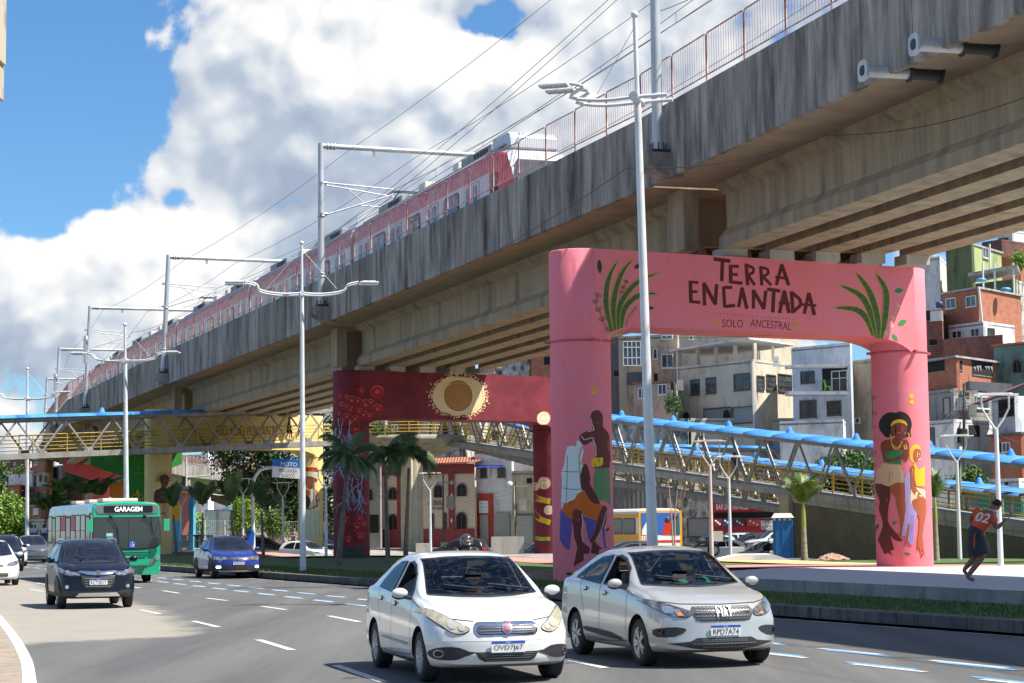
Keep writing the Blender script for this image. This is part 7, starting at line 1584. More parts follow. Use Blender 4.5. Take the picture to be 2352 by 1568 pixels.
b = MB(); a, c = atY(2224, 633, 161), atY(2337, 613, 159); b.ext([a, c, c+Vector((1.5, 5, 0)), a+Vector((1.5, 5, 0))], (0, 0, .22)); b.build('canopy', roofg, t, True); 
for px in (2285, 2328, 2258): b = MB(); p = atY(px, 640, 160); b.tube([p-UP*1.2, p+UP*1.3], .08, 6); b.build('post', wfr, t, True)
for px, py, Y in ((2254, 646, 159), (2310, 668, 156)): b = MB(); b.lathe([(0, 0), (.40, .0), (.42, .16), (.25, .27), (0, .3)], tuple(atY(px, py, Y)), n=18); tag(b.build('water_tank', mat('tank_cyan', (.08, .32, .55), .4)), 'pale blue round water tank on the roof terrace, '+('under the canopy' if px < 2300 else 'beside the white gutter'), 'water tank')
t, P, f1_, f2_, z = bld('house', 'teal stained house with a white arched window at the right edge', (2282, 147), (2360, 145), (2420, 150), 790, -1, tealp, None, [z8(745, 95, 800, 182, 'a')], roof=rooft, over=.3)
t, P, f1_, f2_, z = bld('brick_house', 'brick house with dark openings and white laundry hanging outside', (2110, 146), (2196, 141), (2290, 147), 822, 0, brickm, brickm, [z8(110, 102, 250, 178, 'd')], [z8(340, 97, 375, 165, 'd'), z8(445, 105, 588, 205, 'd')], roof=roofg, over=.6)
b = MB()
for x0 in (2236, 2243, 2249, 2262, 2268, 2275): p = atY(x0, 840+rnd.uniform(-1, 2), 142.5); q = atY(x0+5, 852+rnd.uniform(-3, 5), 142.5); b.ext([p, (q.x, p.y, p.z), q, (p.x+.1, p.y, q.z+.15)], (0, .05, 0))
tag(b.build('laundry', curtm), 'white laundry hung in the opening of the brick house', 'laundry')
t, P, f1_, f2_, z = bld('house', 'grey rendered house with two white windows and a pale door', (2112, 145), (2190, 140.5), (2280, 145), 891, 0, gryp, gryp, [z8(245, 365, 290, 490, 'o')], [z8(315, 362, 395, 445, 'c'), z8(472, 358, 562, 440, 'w'), z8(395, 325, 425, 355, 'd')])
b = MB(); a, c = atY(2226, 875, 140), atY(2326, 881, 141); b.ext([a, c, Vector((c.x, c.y, c.z-.9)), Vector((a.x, a.y, a.z-.55))], (0, 1.2, 0)); b.build('sooty_parapet', slate, t, True)
t, P, f1_, f2_, z = bld('house', 'white lower house behind the power pole with a barred window', (2112, 143), (2190, 139), (2280, 143), 962, -1, wp_, wp_, [z8(108, 582, 178, 700, 'g')], [z8(330, 588, 405, 680, 'g'), z8(420, 560, 500, 640, 'd')])
t, P, f1_, f2_, z = bld('house', 'bluish white house with a dark curtained window at the right edge', (2277, 140), (2330, 137), (2420, 141), 908, -1, wq, wq, [z8(636, 372, 748, 500, 'd')], ())
b = MB(); a, c = atY(2262, 925, 135.5), atY(2370, 880, 134); b.ext([a, c, c+Vector((0, 4, 0)), a+Vector((0, 4, 0))], (0, 0, .16)); b.build('porch_roof', rustw, t, True)
bld('house', 'orange house with grey windows under the bluish one at the right edge', (2275, 138), (2345, 134), (2420, 138), 997, -1, orap, orap, [z8(636, 690, 658, 752, 'd'), z8(668, 686, 722, 752, 'w')], (), roof=slate, over=.4)
bld('wall_building', 'low white walled building with a green base behind the right lamp posts', (2262, 128), (2340, 126), (2430, 130), 1098, -1, wp_, wp_, [(2308, 1107, 1316+1000, 1113, 'd')], ())
bld('shed', 'low teal green shed wall behind the ramp at the right edge', (2245, 120), (2345, 119), (2430, 124), 1122, -1, mat('shed_green', (.02, .16, .12), .7), None, cat='shed')
# --- middle
bld('house', 'dark slate walled house just right of the left pink column', (1330, 170), (1428, 168), (1432, 172), 770, 0, slate, None, [z3(680, 1275, 725, 1330, 'd')])
t, P, f1_, f2_, z = bld('apartment_house', 'stained ochre house with a large white framed bay window', (1420, 165), (1556, 163), (1560, 168), 766, 0, ochre, None, [z3(1115, 952, 1215, 980, 'w'), z3(1040, 1075, 1076, 1165, 'w'), z3(1118, 1125, 1220, 1245, 'b'), z3(805, 1295, 960, 1395, 'g'), z3(1045, 1300, 1080, 1370, 'd')])
b = MB(); c = atY(1456, 812, 161.5); b.box(c, (1.75, .5, 1.95)); b.build('bay', wglass, t, True)
b = MB()
for i in range(6): x = c.x-.88+1.76*i/5; b.bar((x, c.y-.28, c.z-.98), (x, c.y-.28, c.z+.98), .05, .05)
for z_ in (-.98, -.35, .5, .98): b.bar((c.x-.9, c.y-.28, c.z+z_), (c.x+.9, c.y-.28, c.z+z_), .05, .06)
b.build('bay_frame', wfr, t, True)
bld('house', 'small pinkish house with three windows below the ochre one', (1455, 160), (1553, 158), (1557, 162), 878, 0, pinkp, None, [z3(905, 1435, 965, 1525, 'w'), z3(1087, 1400, 1160, 1490, 'w'), z3(1200, 1385, 1230, 1450, 'd')], roof=rooft, over=.2)
bld('house', 'tall beige house standing behind the cream one with the roofed terrace', (1555, 176), (1740, 174), (1830, 178), 738, 2, crp, None, [z3(1370, 958, 1402, 990, 'w')])
t, P, (d1, n1), (d2, n2), z = bld('apartment_house', 'large cream house with barred windows and an open roofed terrace on top', (1557, 162), (1730, 155), (1822, 161), 824, -1, crp, crp,
    [z3(1385, 1358, 1465, 1495, 'g'), z3(1527, 1340, 1613, 1480, 'g'), z3(1290, 1380, 1320, 1440, 'd'), z3(1782, 1305, 1925, 1450, 'g'), z5(1505, 205, 1755, 340, 's'), z5(1770, 195, 1955, 340, 's'), z5(1690, 225, 1740, 335, 'a'), z5(1322, 248, 1368, 305, 'a')],
    [z3(1985, 1325, 2050, 1440, 'g'), z3(2072, 1315, 2155, 1445, 'g'), z3(2180, 1310, 2300, 1460, 'g')])
b = MB(); h = 1.25
for i in range(5): p = P[0].lerp(P[1], i/4); b = MB(); b.box((p.x-n1.x*.2, p.y+.25, z+h/2), (.16, .3, h), math.atan2(d1.y, d1.x)); b.build('terrace_column', crp, t, True)
for i in (1, 2): p = P[1].lerp(P[2], i/2); b = MB(); b.box((p.x, p.y+.3, z+h/2), (.16, .3, h)); b.build('terrace_column', crp, t, True)
b = MB(); rz_ = z+h; q = [P[0]-d1*.5+n1*.5, P[1]+n1*.5+d2*0, P[2]+d2*.4, P[2]+P[0]-P[1]+Vector((0, 0, 0))]; b.ext([v+UP*(rz_+(.0 if i in (0, 3) else .3)) for i, v in enumerate(q)], (0, 0, .16)); b.build('terrace_roof', wp_, t, True)
b = MB(); b.bar(P[0].lerp(P[1], 0)+UP*(z-7)-n1*0+n1*.1, P[0]+UP*(z+h)+n1*.1, .14); b.bar(P[1]+UP*(z-9)+n1*.1, P[1]+UP*(z-.2)+n1*.1, .12); b.build('drain_pipe', wfr, t, True)
b = MB(); a, c = atY(1776, 818, 155), atY(1789, 842, 155); b.ext([a, (c.x, a.y, a.z), c, (a.x, c.y, c.z)], (0, .04, 0), 0); put_text(b, 'VENDE', (a+c)/2+Vector((0, -.05, .2)), (1, 0, 0), (0, 0, 1), width=.38, mi=1); put_text(b, 'CASA', (a+c)/2+Vector((0, -.05, .0)), (1, 0, 0), (0, 0, 1), width=.32, mi=2); b.build('banner', [curtm, mat('banner_red', (.5, .03, .03)), dark], t, True)
t, P, (d1, n1), (d2, n2), z = bld('house', 'white house with a balcony holding a green chair', (1818, 152), (1952, 148), (1956, 154), 786, -1, wq, wp_, [z4(375, 1222, 490, 1320, 'g'), z4(560, 1170, 780, 1395, 'd'), z4(645, 1215, 780, 1395, 'b'), z4(368, 1475, 505, 1620, 'g'), z4(605, 1480, 722, 1600, 'g')])
b = MB(); a, c = atY(1811, 843, 147), atY(1950, 840, 146); b.ext([a, c, c+Vector((0, 2, 0)), a+Vector((0, 2, 0))], (0, 0, .18)); a, c = atY(1812, 906, 146.5), atY(1950, 906, 145.5); b.ext([a, c, c+Vector((0, 2, 0)), a+Vector((0, 2, 0))], (0, 0, .25)); b.build('balcony_slab', wp_, t, True)
b = MB(); a, c = atY(1884, 900, 146), atY(1948, 900, 145.6)
for i in range(14): p = a.lerp(c, i/13); b.bar(p, p+UP*.8, .02)
b.bar(a+UP*.82, c+UP*.82, .035); b.bar(a+UP*.1, c+UP*.1, .06); b.build('balcony_railing', wfd, t, True)
g0 = atY(1901, 900, 147); t = thing('chair', 'lime green plastic chair on the white house balcony', 'chair', g0); gc = mat('lime_plastic', (.12, .65, .03), .5)
b = MB(); b.box(g0+UP*.4, (.42, .4, .04)); b.build('seat', gc, t, True); b = MB(); b.obox(g0+UP*.66+Vector((-.2, 0, 0)), (.03, 0, .01), (0, .2, 0), (-.06, 0, .27)); b.build('backrest', gc, t, True)
for sx in (-.18, .18):
    for sy in (-.16, .16): b = MB(); b.bar(g0+Vector((sx, sy, 0)), g0+Vector((sx, sy, .4)), .03); b.build('leg', gc, t, True)
bld('house', 'tan tiled narrow house just left of the right pink column', (1953, 150), (2010, 148), (2040, 152), 823, -1, tanp, None, [(1957, 960, 1975, 972, 'w')])
bld('wall_building', 'low white terrace wall in front of the white house', (1790, 140), (1936, 138), (1942, 142), 962, -1, wp_, None, ())
bld('wall_building', 'old stained retaining wall behind the footbridge ramps', (1390, 158), (1580, 156), (1830, 158), 960, -1.5, stain, crp, (), [z5(1460, 460, 1500, 540, 'd')], cat='wall')
bld('wall_building', 'grey corrugated metal fence wall behind the yellow bus', (1390, 156), (1532, 155), (1545, 156), 1100, -1.5, corr, None, cat='wall')
bld('wall_building', 'stained white wall between the bus and the red bar', (1532, 155), (1640, 153), (1645, 156), 1132, -1.5, stain, None, [(1580, 1190, 1636, 1232, 's')], cat='wall')
# bar
t, P, (d1, n1), (d2, n2), z = bld('bar', 'red bar front with a BAR DO TAFAREL sign behind the parked cars', (1637, 152), (1800, 150), (1804, 155), 1150, -1.2, mat('bar_red', (.40, .012, .02), .5), None, [(1640, 1176, 1776, 1190, 'd')], cat='bar')
b = MB(); a = atPl(1641, 1155, P[0]+n1*.35, n1); c = atPl(1724, 1172, P[0]+n1*.35, n1); b.ext([a, (c.x, c.y, a.z), c, (a.x, a.y, c.z)], n1*.1, 0); put_text(b, 'BAR DO TAFAREL', (a+c)/2+n1*.14, d1, UP, width=(c-a).length*.86, height=.42, mi=1, bold=.015); b.build('sign', [mat('bar_sign_red', (.50, .02, .03), .4), plate_m], t, True)
b = MB()
for i, (x0, x1, k) in enumerate(((1640, 1658, 2), (1660, 1684, 3), (1688, 1712, 4), (1716, 1748, 2))): a = atPl(x0, 1193, P[0]+n1*.2, n1); c = atPl(x1, 1208, P[0]+n1*.2, n1); b.ext([a, (c.x, c.y, a.z), c, (a.x, a.y, c.z)], n1*.05, k-2); [b.sph(a.lerp(c, .25+.25*j)+n1*.1, .09, 3, 6, 4) for j in range(3)]
b.build('poster', [mat('poster_red', (.55, .05, .04), .5), mat('poster_blue', (.05, .12, .35), .5), mat('poster_dark', (.08, .02, .02), .5), curtm], t, True)
b = MB(); a = atY(1748, 1195, 147.5); c = atY(1779, 1215, 147.5); b.ext([a, (c.x, c.y, a.z), c, (a.x, a.y, c.z)], (0, .05, 0), 0); put_text(b, 'TEMOS', (a+c)/2+Vector((0, -.05, .26)), (1, 0, 0), UP, width=.85, height=.3, mi=1); put_text(b, 'ALMOÇO', (a+c)/2+Vector((0, -.05, -.2)), (1, 0, 0), UP, width=.9, height=.3, mi=1); tag(b.build('hand_painted_sign', [curtm, ptxt]), 'white hand painted sign reading TEMOS ALMOCO beside the blue toilet', 'sign')
# --- behind the red frame
t, P, (d1, n1), (d2, n2), z = bld('church', 'cream brick church with dark red bands and arched windows', (873, 152), (1090, 148), (1094, 152), 1070, -.2, brickc, None, [z6(705, 1230, 770, 1330, 'a'), z6(1102, 1205, 1168, 1310, 'a'), z6(1302, 1195, 1376, 1300, 'a'), z6(705, 1462, 775, 1610, 'a'), z6(1296, 1445, 1378, 1640, 'a'), z6(1074, 1455, 1092, 1610, 'a'), z6(1182, 1450, 1202, 1610, 'a')], cat='church')
b = MB()
def band(x0, y0, x1, y1, m_=0, o=.06):
    a = atPl(x0, y0, P[0]+n1*o, n1); c = atPl(x1, y1, P[0]+n1*o, n1); b.ext([a, (c.x, c.y, a.z), c, (a.x, a.y, c.z)], n1*.06, m_)
band(872, 1070, 1090, 1087); band(1030, 1070, 1045, 1262, 0, .08); band(912, 1070, 922, 1262, 0, .08); band(872, 1216, 1090, 1264, 0, .05)
for y in (1108, 1137, 1166, 1195): 
    p = atPl(1037.5, y, P[0]+n1*.15, n1); b.ext([p+d1*.08, p+UP*.18, p-d1*.08, p-UP*.18], n1*.03, 1)
b.build('red_bands', [brickmar, curtm], t, True)
b = MB(); put_text(b, 'da Bíblia', atPl(1000, 1154, P[0]+n1*.2, n1), d1, UP, width=1.35, height=.36, mi=0, bold=.02); put_text(b, '3244-6646', atPl(1002, 1167, P[0]+n1*.2, n1), d1, UP, width=1.25, height=.22, bold=.02); b.build('lettering', ptxt, t, True)
b = MB(); a, c = atPl(880, 1069, P[0]+n1*.5, n1), atPl(1090, 1062, P[0]+n1*.5, n1); b.ext([a, c, c-n1*3+UP*.5, a-n1*3+UP*.5], UP*.06); b.build('tiled_roof', rooft, t, True)
bld('house', 'narrow grey house left of the church with a dark doorway', (800, 150), (873, 149), (876, 153), 1064, -.2, gryp, None, [z6(507, 1240, 560, 1335, 'a'), z6(515, 1460, 615, 1620, 'd'), z6(400, 1300, 440, 1400, 'd')])
t, P, (d1, n1), (d2, n2), z = bld('house', 'white upper storey with two blue awnings above orange and grey shop doors', (1090, 149), (1175, 147), (1178, 151), 1030, -.2, wp_, None, [z6(1505, 1062, 1556, 1135, 'g'), z6(1655, 1056, 1716, 1130, 'g')])
b = MB(); band(1091, 1134, 1134, 1262, 0); b.build('orange_front', redp, t, True); b = MB(); band(1103, 1182, 1123, 1262, 0, .16); band(1137, 1177, 1172, 1262, 0, .1); b.build('shop_shutter', shut, t, True); b = MB(); band(1101, 1150, 1122, 1178, 0, .14); b.build('white_notice', curtm, t, True)
for x0, x1 in ((1084, 1119), (1127, 1156)):
    b = MB(); a = atPl(x0, 1069, P[0]+n1*.1, n1); c = atPl(x1, 1069, P[0]+n1*.1, n1); b.add([a, c, c+n1*.5-UP*.18-d1*.1, a+n1*.5-UP*.18-d1*.1], [(0, 1, 2, 3)]); b.ext([a, c, c+n1*.5-UP*.18-d1*.1, a+n1*.5-UP*.18-d1*.1], (0, 0, .03)); b.build('awning', mat('awning_blue', (.01, .04, .30), .6), t, True)
bld('house', 'ochre weathered house with a roller shutter behind the red column', (1176, 146), (1300, 144), (1304, 148), 1078, -.2, ochre, None, [(1184, 1182, 1226, 1262, 's'), (1210, 1098, 1222, 1110, 'd')])
b = MB(); p = atY(1171, 1112, 140); b.lathe([(0, -.02), (.14, .01), (.24, .06)], tuple(p), 'y', 20); b.tube([p, p+Vector((.3, .3, -.2)), p+Vector((.32, .32, -2.6))], .03, 6); tag(b.build('satellite_dish', wp_), 'white satellite dish above the weathered house', 'satellite dish')
bld('wall_building', 'mossy stained wall high behind the church', (966, 158), (1070, 156), (1110, 160), 1020, 0, stain, None, cat='wall')
bld('house', 'black and white stained house above the red beam', (1120, 178), (1216, 176), (1222, 180), 815, 0, stain, None)
bld('brick_house', 'brick house top between the red beam and the pink column', (1219, 174), (1290, 172), (1300, 178), 800, 0, brickm, None, [z6(2055, 85, 2110, 155, 'd')])
bld('house', 'pale blue house seen between red column and footbridge landing', (826, 160), (884, 158), (888, 162), 950, 0, wq, None)
bld('house', 'dark red house behind the footbridge railing left of centre', (884, 160), (960, 158), (965, 162), 955, 0, rustw, None, [(900, 975, 915, 990, 'w')])
bld('house', 'beige house seen through the ramp truss under the red beam', (960, 166), (1110, 164), (1120, 168), 945, 0, crp, None, [(985, 975, 1000, 1000, 'w'), (1040, 975, 1055, 1000, 'd')])
bld('house', 'weathered white house seen through the ramp near the red column', (1110, 168), (1260, 166), (1270, 170), 955, 0, wp_, None, [(1130, 990, 1146, 1010, 'd'), (1190, 1000, 1204, 1018, 'w')])
# --- far left
for (A, B, C, yt, m1, m2, w1, w2, lb, rf) in [((2, 255), (57, 250), (70, 256), 1052, brickd, brickd, [z2(60, 160, 80, 195, 'w'), z2(190, 165, 212, 190, 'w')], (), 'long dark brick house at the top of the far left slope', roofg),
    ((73, 250), (104, 246), (122, 252), 1056, brickm, brickm, [z2(455, 155, 495, 195, 'w')], (), 'small orange brick house right of the white far lamp', slate), ((60, 262), (118, 258), (142, 262), 1074, gryp, rustw, [z2(520, 255, 600, 295, 'd')], (), 'grey concrete storey below the small orange brick house', roofg),
    ((-40, 235), (74, 230), (86, 236), 1081, wp_, gryp, [z2(90, 340, 112, 425, 'd')], (), 'long white stained wall with a curved roof line on the far left', None), ((-40, 225), (44, 220), (60, 226), 1116, brickm, brickm, [z2(35, 548, 75, 572, 'w'), z2(140, 550, 190, 640, 'w')], (), 'orange brick house behind the small green tree', rooft),
    ((84, 228), (106, 224), (113, 228), 1088, crp, crp, [z2(522, 335, 552, 405, 'g'), z2(582, 340, 612, 408, 'g')], (), 'pale narrow upper house with two windows on the far left', roofg), ((66, 224), (104, 220), (112, 226), 1116, brickm, brickm, [z2(492, 560, 535, 625, 'd'), z2(572, 552, 605, 635, 'w')], (), 'bright orange narrow house with an outside stair', None),
    ((60, 215), (100, 211), (112, 216), 1162, brickm, brickd, [z2(442, 768, 508, 840, 'c')], (), 'brick house with a white window beside the far lamp', roofg), ((120, 232), (152, 228), (200, 234), 1106, brickd, brickm, [z2(700, 560, 740, 600, 'd')], (), 'dark brick cluster house left of the coral pier', rooft),
    ((150, 228), (190, 224), (240, 230), 1122, brickm, tanp, (), (), 'orange brown house behind the left palms', roofg), ((108, 220), (150, 216), (205, 222), 1150, wp_, crp, [(115, 1157, 128, 1168, 'w')], (), 'white and beige low house behind the bus roof', None),
    ((60, 205), (108, 203), (160, 206), 1192, crp, wp_, (), (), 'low pale wall behind the waiting people', None), ((118, 262), (138, 258), (175, 262), 1068, wq, gryp, [(122, 1078, 128, 1086, 'd')], (), 'blue grey house under the viaduct on the far left', None),
    ((100, 340), (125, 338), (160, 340), 1050, crp, wp_, (), (), 'distant pale apartment block on the left skyline', None), ((10, 380), (60, 378), (90, 380), 1060, wp_, wp_, (), (), 'distant white block on the far left skyline', None)]:
    bld('hill_house', lb, A, B, C, yt, -1, m1, m2, w1, w2, rf, over=.4)
bld('apartment_block', 'cream apartment block behind the far viaduct railing', (424, 560), (470, 556), (500, 562), 1043, 0, crp, crp, [(430+i*9, 1048+j*9, 434+i*9, 1053+j*9, 'd') for i in range(4) for j in range(2)], ())
bld('apartment_block', 'white tower block behind the far viaduct railing', (462, 540), (478, 538), (492, 542), 1032, 0, wp_, wp_, [(466, 1040+j*9, 470, 1045+j*9, 'd') for j in range(3)], ())
bld('apartment_block', 'pale blue grey block right of the white tower', (494, 560), (560, 556), (600, 560), 1044, 0, wq, pinkp, [(500+i*9, 1050, 504+i*9, 1056, 'd') for i in range(5)], ())
bld('red_building', 'red building partly hidden by the trees beside the grey truck', (538, 185), (580, 182), (584, 186), 1128, 0, mat('bright_red_wall', (.50, .02, .02), .7), None)
bld('blue_wall', 'bright blue painted wide pier with orange figures and a yellow panel', (388, 150), (444, 148), (446, 152), 1116, 0, bluep, None)
t = bpy.data.objects[-1] if False else None
b = MB(); pl0 = Vector((0, 147.6, 0)); nn_ = Vector((0, -1, 0))
def fp(pts, m_, o=0): b.ext([atPl(x, y, pl0-Vector((0, o, 0)), nn_) for x, y in pts], (0, .03, 0), m_)
fp([(388, 1145), (416, 1148), (416, 1195), (388, 1195)], 0, .05)
for k in range(9): a = .6+k*.3; fp([(400, 1138), (400+16*math.cos(a)*1.1-2, 1138-14*math.sin(a)), (400+16*math.cos(a)+3, 1138-14*math.sin(a)+4)], 1, .1+.02*k)
fp([(418, 1122), (432, 1120), (436, 1140), (430, 1160), (434, 1200), (428, 1262), (418, 1262), (420, 1180), (414, 1150)], 2, .1); fp([(420, 1126), (430, 1124), (432, 1138), (422, 1140)], 1, .16)
tag(b.build('pier_mural', [mat('mural_gold', (.78, .50, .02), .7), org, redl]), 'orange and yellow figures painted on the bright blue pier', 'mural')
# sloping blue stair roof behind the fence
b = MB(); a, c = atY(456, 1196, 172), atY(526, 1160, 172); b.ext([a, c, c-UP*1.6, a-UP*1.6], (0, 2.5, 0), 0)
for i in range(9): p = a.lerp(c, i/8); b.bar(p-UP*1.6, p-UP*3.6, .08, .08, 1)
b.bar(a-UP*3.6, c-UP*3.6, .2, .3, 1); tag(b.build('stair_roof', [mat('pale_blue_roof', (.22, .45, .65), .5), fbsteel]), 'sloping pale blue roof of a stair behind the wire fence', 'stair roof')
b = MB(); a, c = atY(388, 1216, 160), atY(420, 1196, 160); b.ext([a, c, c-UP*1, a-UP*1], (0, 2.5, 0), 0); tag(b.build('stair_roof', [mat('pale_blue_roof', (.22, .45, .65), .5)]), 'short piece of pale blue stair roof at the foot of the blue pier', 'stair roof')
# ---------------------------------------------------------------- vegetation
bark = mat('bark', (.13, .10, .075), .9, col2=(.20, .17, .13), ns=4, bump=.02, bs=12); leaf_d = mat('leaves_dark', (.018, .040, .010), .6, island=(.055, .10, .02)); leaf_b = mat('leaves_bright', (.10, .20, .02), .6, island=(.24, .36, .05)); leaf_m = mat('leaves_mid', (.04, .09, .02), .6, island=(.11, .19, .04)); palm_g = mat('palm_fronds', (.07, .13, .02), .5, island=(.16, .24, .05)); palm_d = mat('palm_fronds_dark', (.045, .095, .03), .55, island=(.11, .19, .06)); palm_t = mat('palm_trunk', (.36, .30, .20), .8, col2=(.24, .20, .13), ns=1, st=(.1, .1, 6)); palm_s = mat('palm_shaft', (.26, .30, .05), .6)
def leaves(cs, n, size, seed=0, droop=0):
    "cs: list of (centre, radii, weight). returns verts, faces of small quads clustered in clumps"
    rg = np.random.default_rng(seed); ws = np.array([c[2] for c in cs], float); ws /= ws.sum(); cl = []
    for (c, r, w), k in zip(cs, (ws*n/22).astype(int)+1):
        for _ in range(k):
            v = rg.normal(size=3); v /= np.linalg.norm(v); rad = rg.uniform(.45, 1.0)**.5; cl.append(np.array(c)+v*np.array(r)*rad*rg.uniform(.85, 1.08))
    cl = np.array(cl); m = len(cl); cc = np.repeat(cl, 22, 0)+rg.normal(size=(m*22, 3))*size*2.1; k = len(cc)
    a = rg.normal(size=(k, 3)); a /= np.linalg.norm(a, axis=1)[:, None]; b = rg.normal(size=(k, 3)); b -= (a*b).sum(1)[:, None]*a; b /= np.linalg.norm(b, axis=1)[:, None]
    s = size*rg.uniform(.6, 1.3, (k, 1)); V = np.stack([cc-a*s-b*s*.1, cc-b*s*.5, cc+a*s, cc+b*s*.5], 1).reshape(-1, 3)
    return V, k
def leaf_obj(name, V, k, m, par):
    me = bpy.data.meshes.new(name); V = V-np.array(par.location if par else (0, 0, 0)); me.vertices.add(len(V)); me.vertices.foreach_set('co', V.astype('f').ravel()); me.loops.add(4*k); me.loops.foreach_set('vertex_index', np.arange(4*k, dtype='i')); me.polygons.add(k); me.polygons.foreach_set('loop_start', np.arange(0, 4*k, 4, dtype='i')); me.update(calc_edges=True); me.materials.append(m)
    o = bpy.data.objects.new(name, me); COL.objects.link(o)
    if par: set_parent(o, par)
    return o
def tree(name, label, base, cs, n, size, m, tr=.25, seed=1, cat='tree', group=None):
    base = Vector(base); T_ = thing(name, label, cat, base, 0, group); V, k = leaves(cs, n, size, seed); leaf_obj('crown' if cat == 'tree' else 'foliage', V, k, m, T_)
    b = MB(); cz = sum(c[0][2] for c in cs)/len(cs); top = Vector((sum(c[0][0] for c in cs)/len(cs), sum(c[0][1] for c in cs)/len(cs), cz)); b.tube([base-UP*.3, base.lerp(top, .35)+Vector((.1, 0, 0)), base.lerp(top, .7)], [tr, tr*.8, tr*.55], 10)
    for c in cs[:7]: p = base.lerp(top, rnd.uniform(.35, .65)); q = Vector(c[0]); b.tube([p, p.lerp(q, .5)+UP*.3, q], [tr*.45, tr*.3, tr*.08], 6)
    b.build('trunk', bark, T_, True, uv=False); return T_
def px_cl(lst, Y): 
    out = []
    for x, y, rx, ry, w in lst: p = atY(x, y, Y); s = Y/4573; out.append(((p.x, p.y+rnd.uniform(-2, 2)*rx*s*.3, p.z), (rx*s, rx*s*.8, ry*s), w))
    return out
tree('broad_tree', 'large dark spreading tree behind the yellow frame', atY(640, 1250, 160), px_cl([(620, 960, 75, 55, 3), (690, 940, 60, 45, 2), (745, 985, 45, 60, 2), (560, 1015, 75, 45, 3), (505, 1048, 38, 26, 1), (600, 1080, 70, 70, 4), (660, 1060, 60, 70, 3), (560, 1110, 50, 45, 2), (650, 1160, 60, 50, 2), (760, 1080, 30, 70, 1.5), (700, 1150, 40, 60, 2)], 162), 17000, .17, leaf_d, .5, 3)
tree('broad_tree', 'dark dense undergrowth trees beneath the big tree left of the maroon column', atY(700, 1250, 170), px_cl([(640, 1190, 60, 45, 3), (720, 1180, 50, 60, 3), (590, 1170, 40, 50, 2), (770, 1200, 30, 50, 2)], 170), 6000, .17, leaf_d, .3, 4)
tree('small_tree', 'bright green young tree beside the road at the left picture edge', atY(20, 1262, 150), px_cl([(15, 1185, 42, 38, 4), (38, 1205, 26, 30, 2), (-12, 1170, 26, 30, 2), (20, 1160, 26, 20, 1.5), (0, 1215, 34, 26, 2)], 150), 9000, .12, leaf_b, .16, 5)
tree('small_tree', 'dark green tree top cut by the left picture edge above the bright one', atY(-12, 1250, 160), px_cl([(-6, 1095, 20, 34, 2), (-14, 1070, 18, 20, 1)], 160), 2500, .14, leaf_m, .16, 6)
for i, (l, lst, Y, n, m_, bs) in enumerate((('sprawling light green bush in front of the red building', [(560, 1165, 22, 18, 2), (575, 1190, 28, 20, 2), (555, 1205, 24, 16, 2)], 150, 2600, leaf_b, (565, 1240)), ('green bush under the dark tree right of the bin', [(622, 1200, 26, 26, 2), (636, 1215, 22, 16, 1)], 148, 2200, leaf_m, (628, 1240)), ('yellow green bush beside the blue pier', [(452, 1205, 14, 22, 2)], 155, 1100, leaf_b, (452, 1240)),
        ('dark bush behind the ramp roofs left of the right pink column', [(1930, 1070, 52, 24, 3), (1900, 1086, 30, 14, 1), (1965, 1062, 34, 22, 2), (1990, 1074, 24, 20, 1)], 118, 5200, leaf_m, (1930, 1140)), ('green bush low behind the ramp wall left of the right pink column', [(1920, 1128, 60, 14, 3), (1980, 1134, 30, 14, 1)], 104, 3600, leaf_m, (1930, 1160)), ('round bush behind the blue roof right of the nearest forked lamp', [(2226, 1100, 26, 24, 3), (2240, 1112, 18, 14, 1)], 112, 2600, leaf_m, (2230, 1150)),
        ('bush growing from the stained wall above the blue roof', [(1548, 928, 15, 18, 2)], 155, 800, leaf_m, (1550, 950)), ('small bright tree at the upper right edge between houses', [(2344, 594, 14, 16, 2)], 172, 900, leaf_b, (2344, 620)), ('green creeper beside the long stained house on the far left', [(44, 1080, 14, 7, 2)], 225, 600, leaf_m, (44, 1092)), ('pale bush at the foot of the palms left of the red column', [(880, 1000, 18, 24, 2), (858, 990, 14, 18, 1)], 158, 1800, leaf_m, (880, 1040)))):
    tree('bush', l, atY(bs[0], bs[1], Y), px_cl(lst, Y), n, .11, m_, .06, 20+i, 'bush')
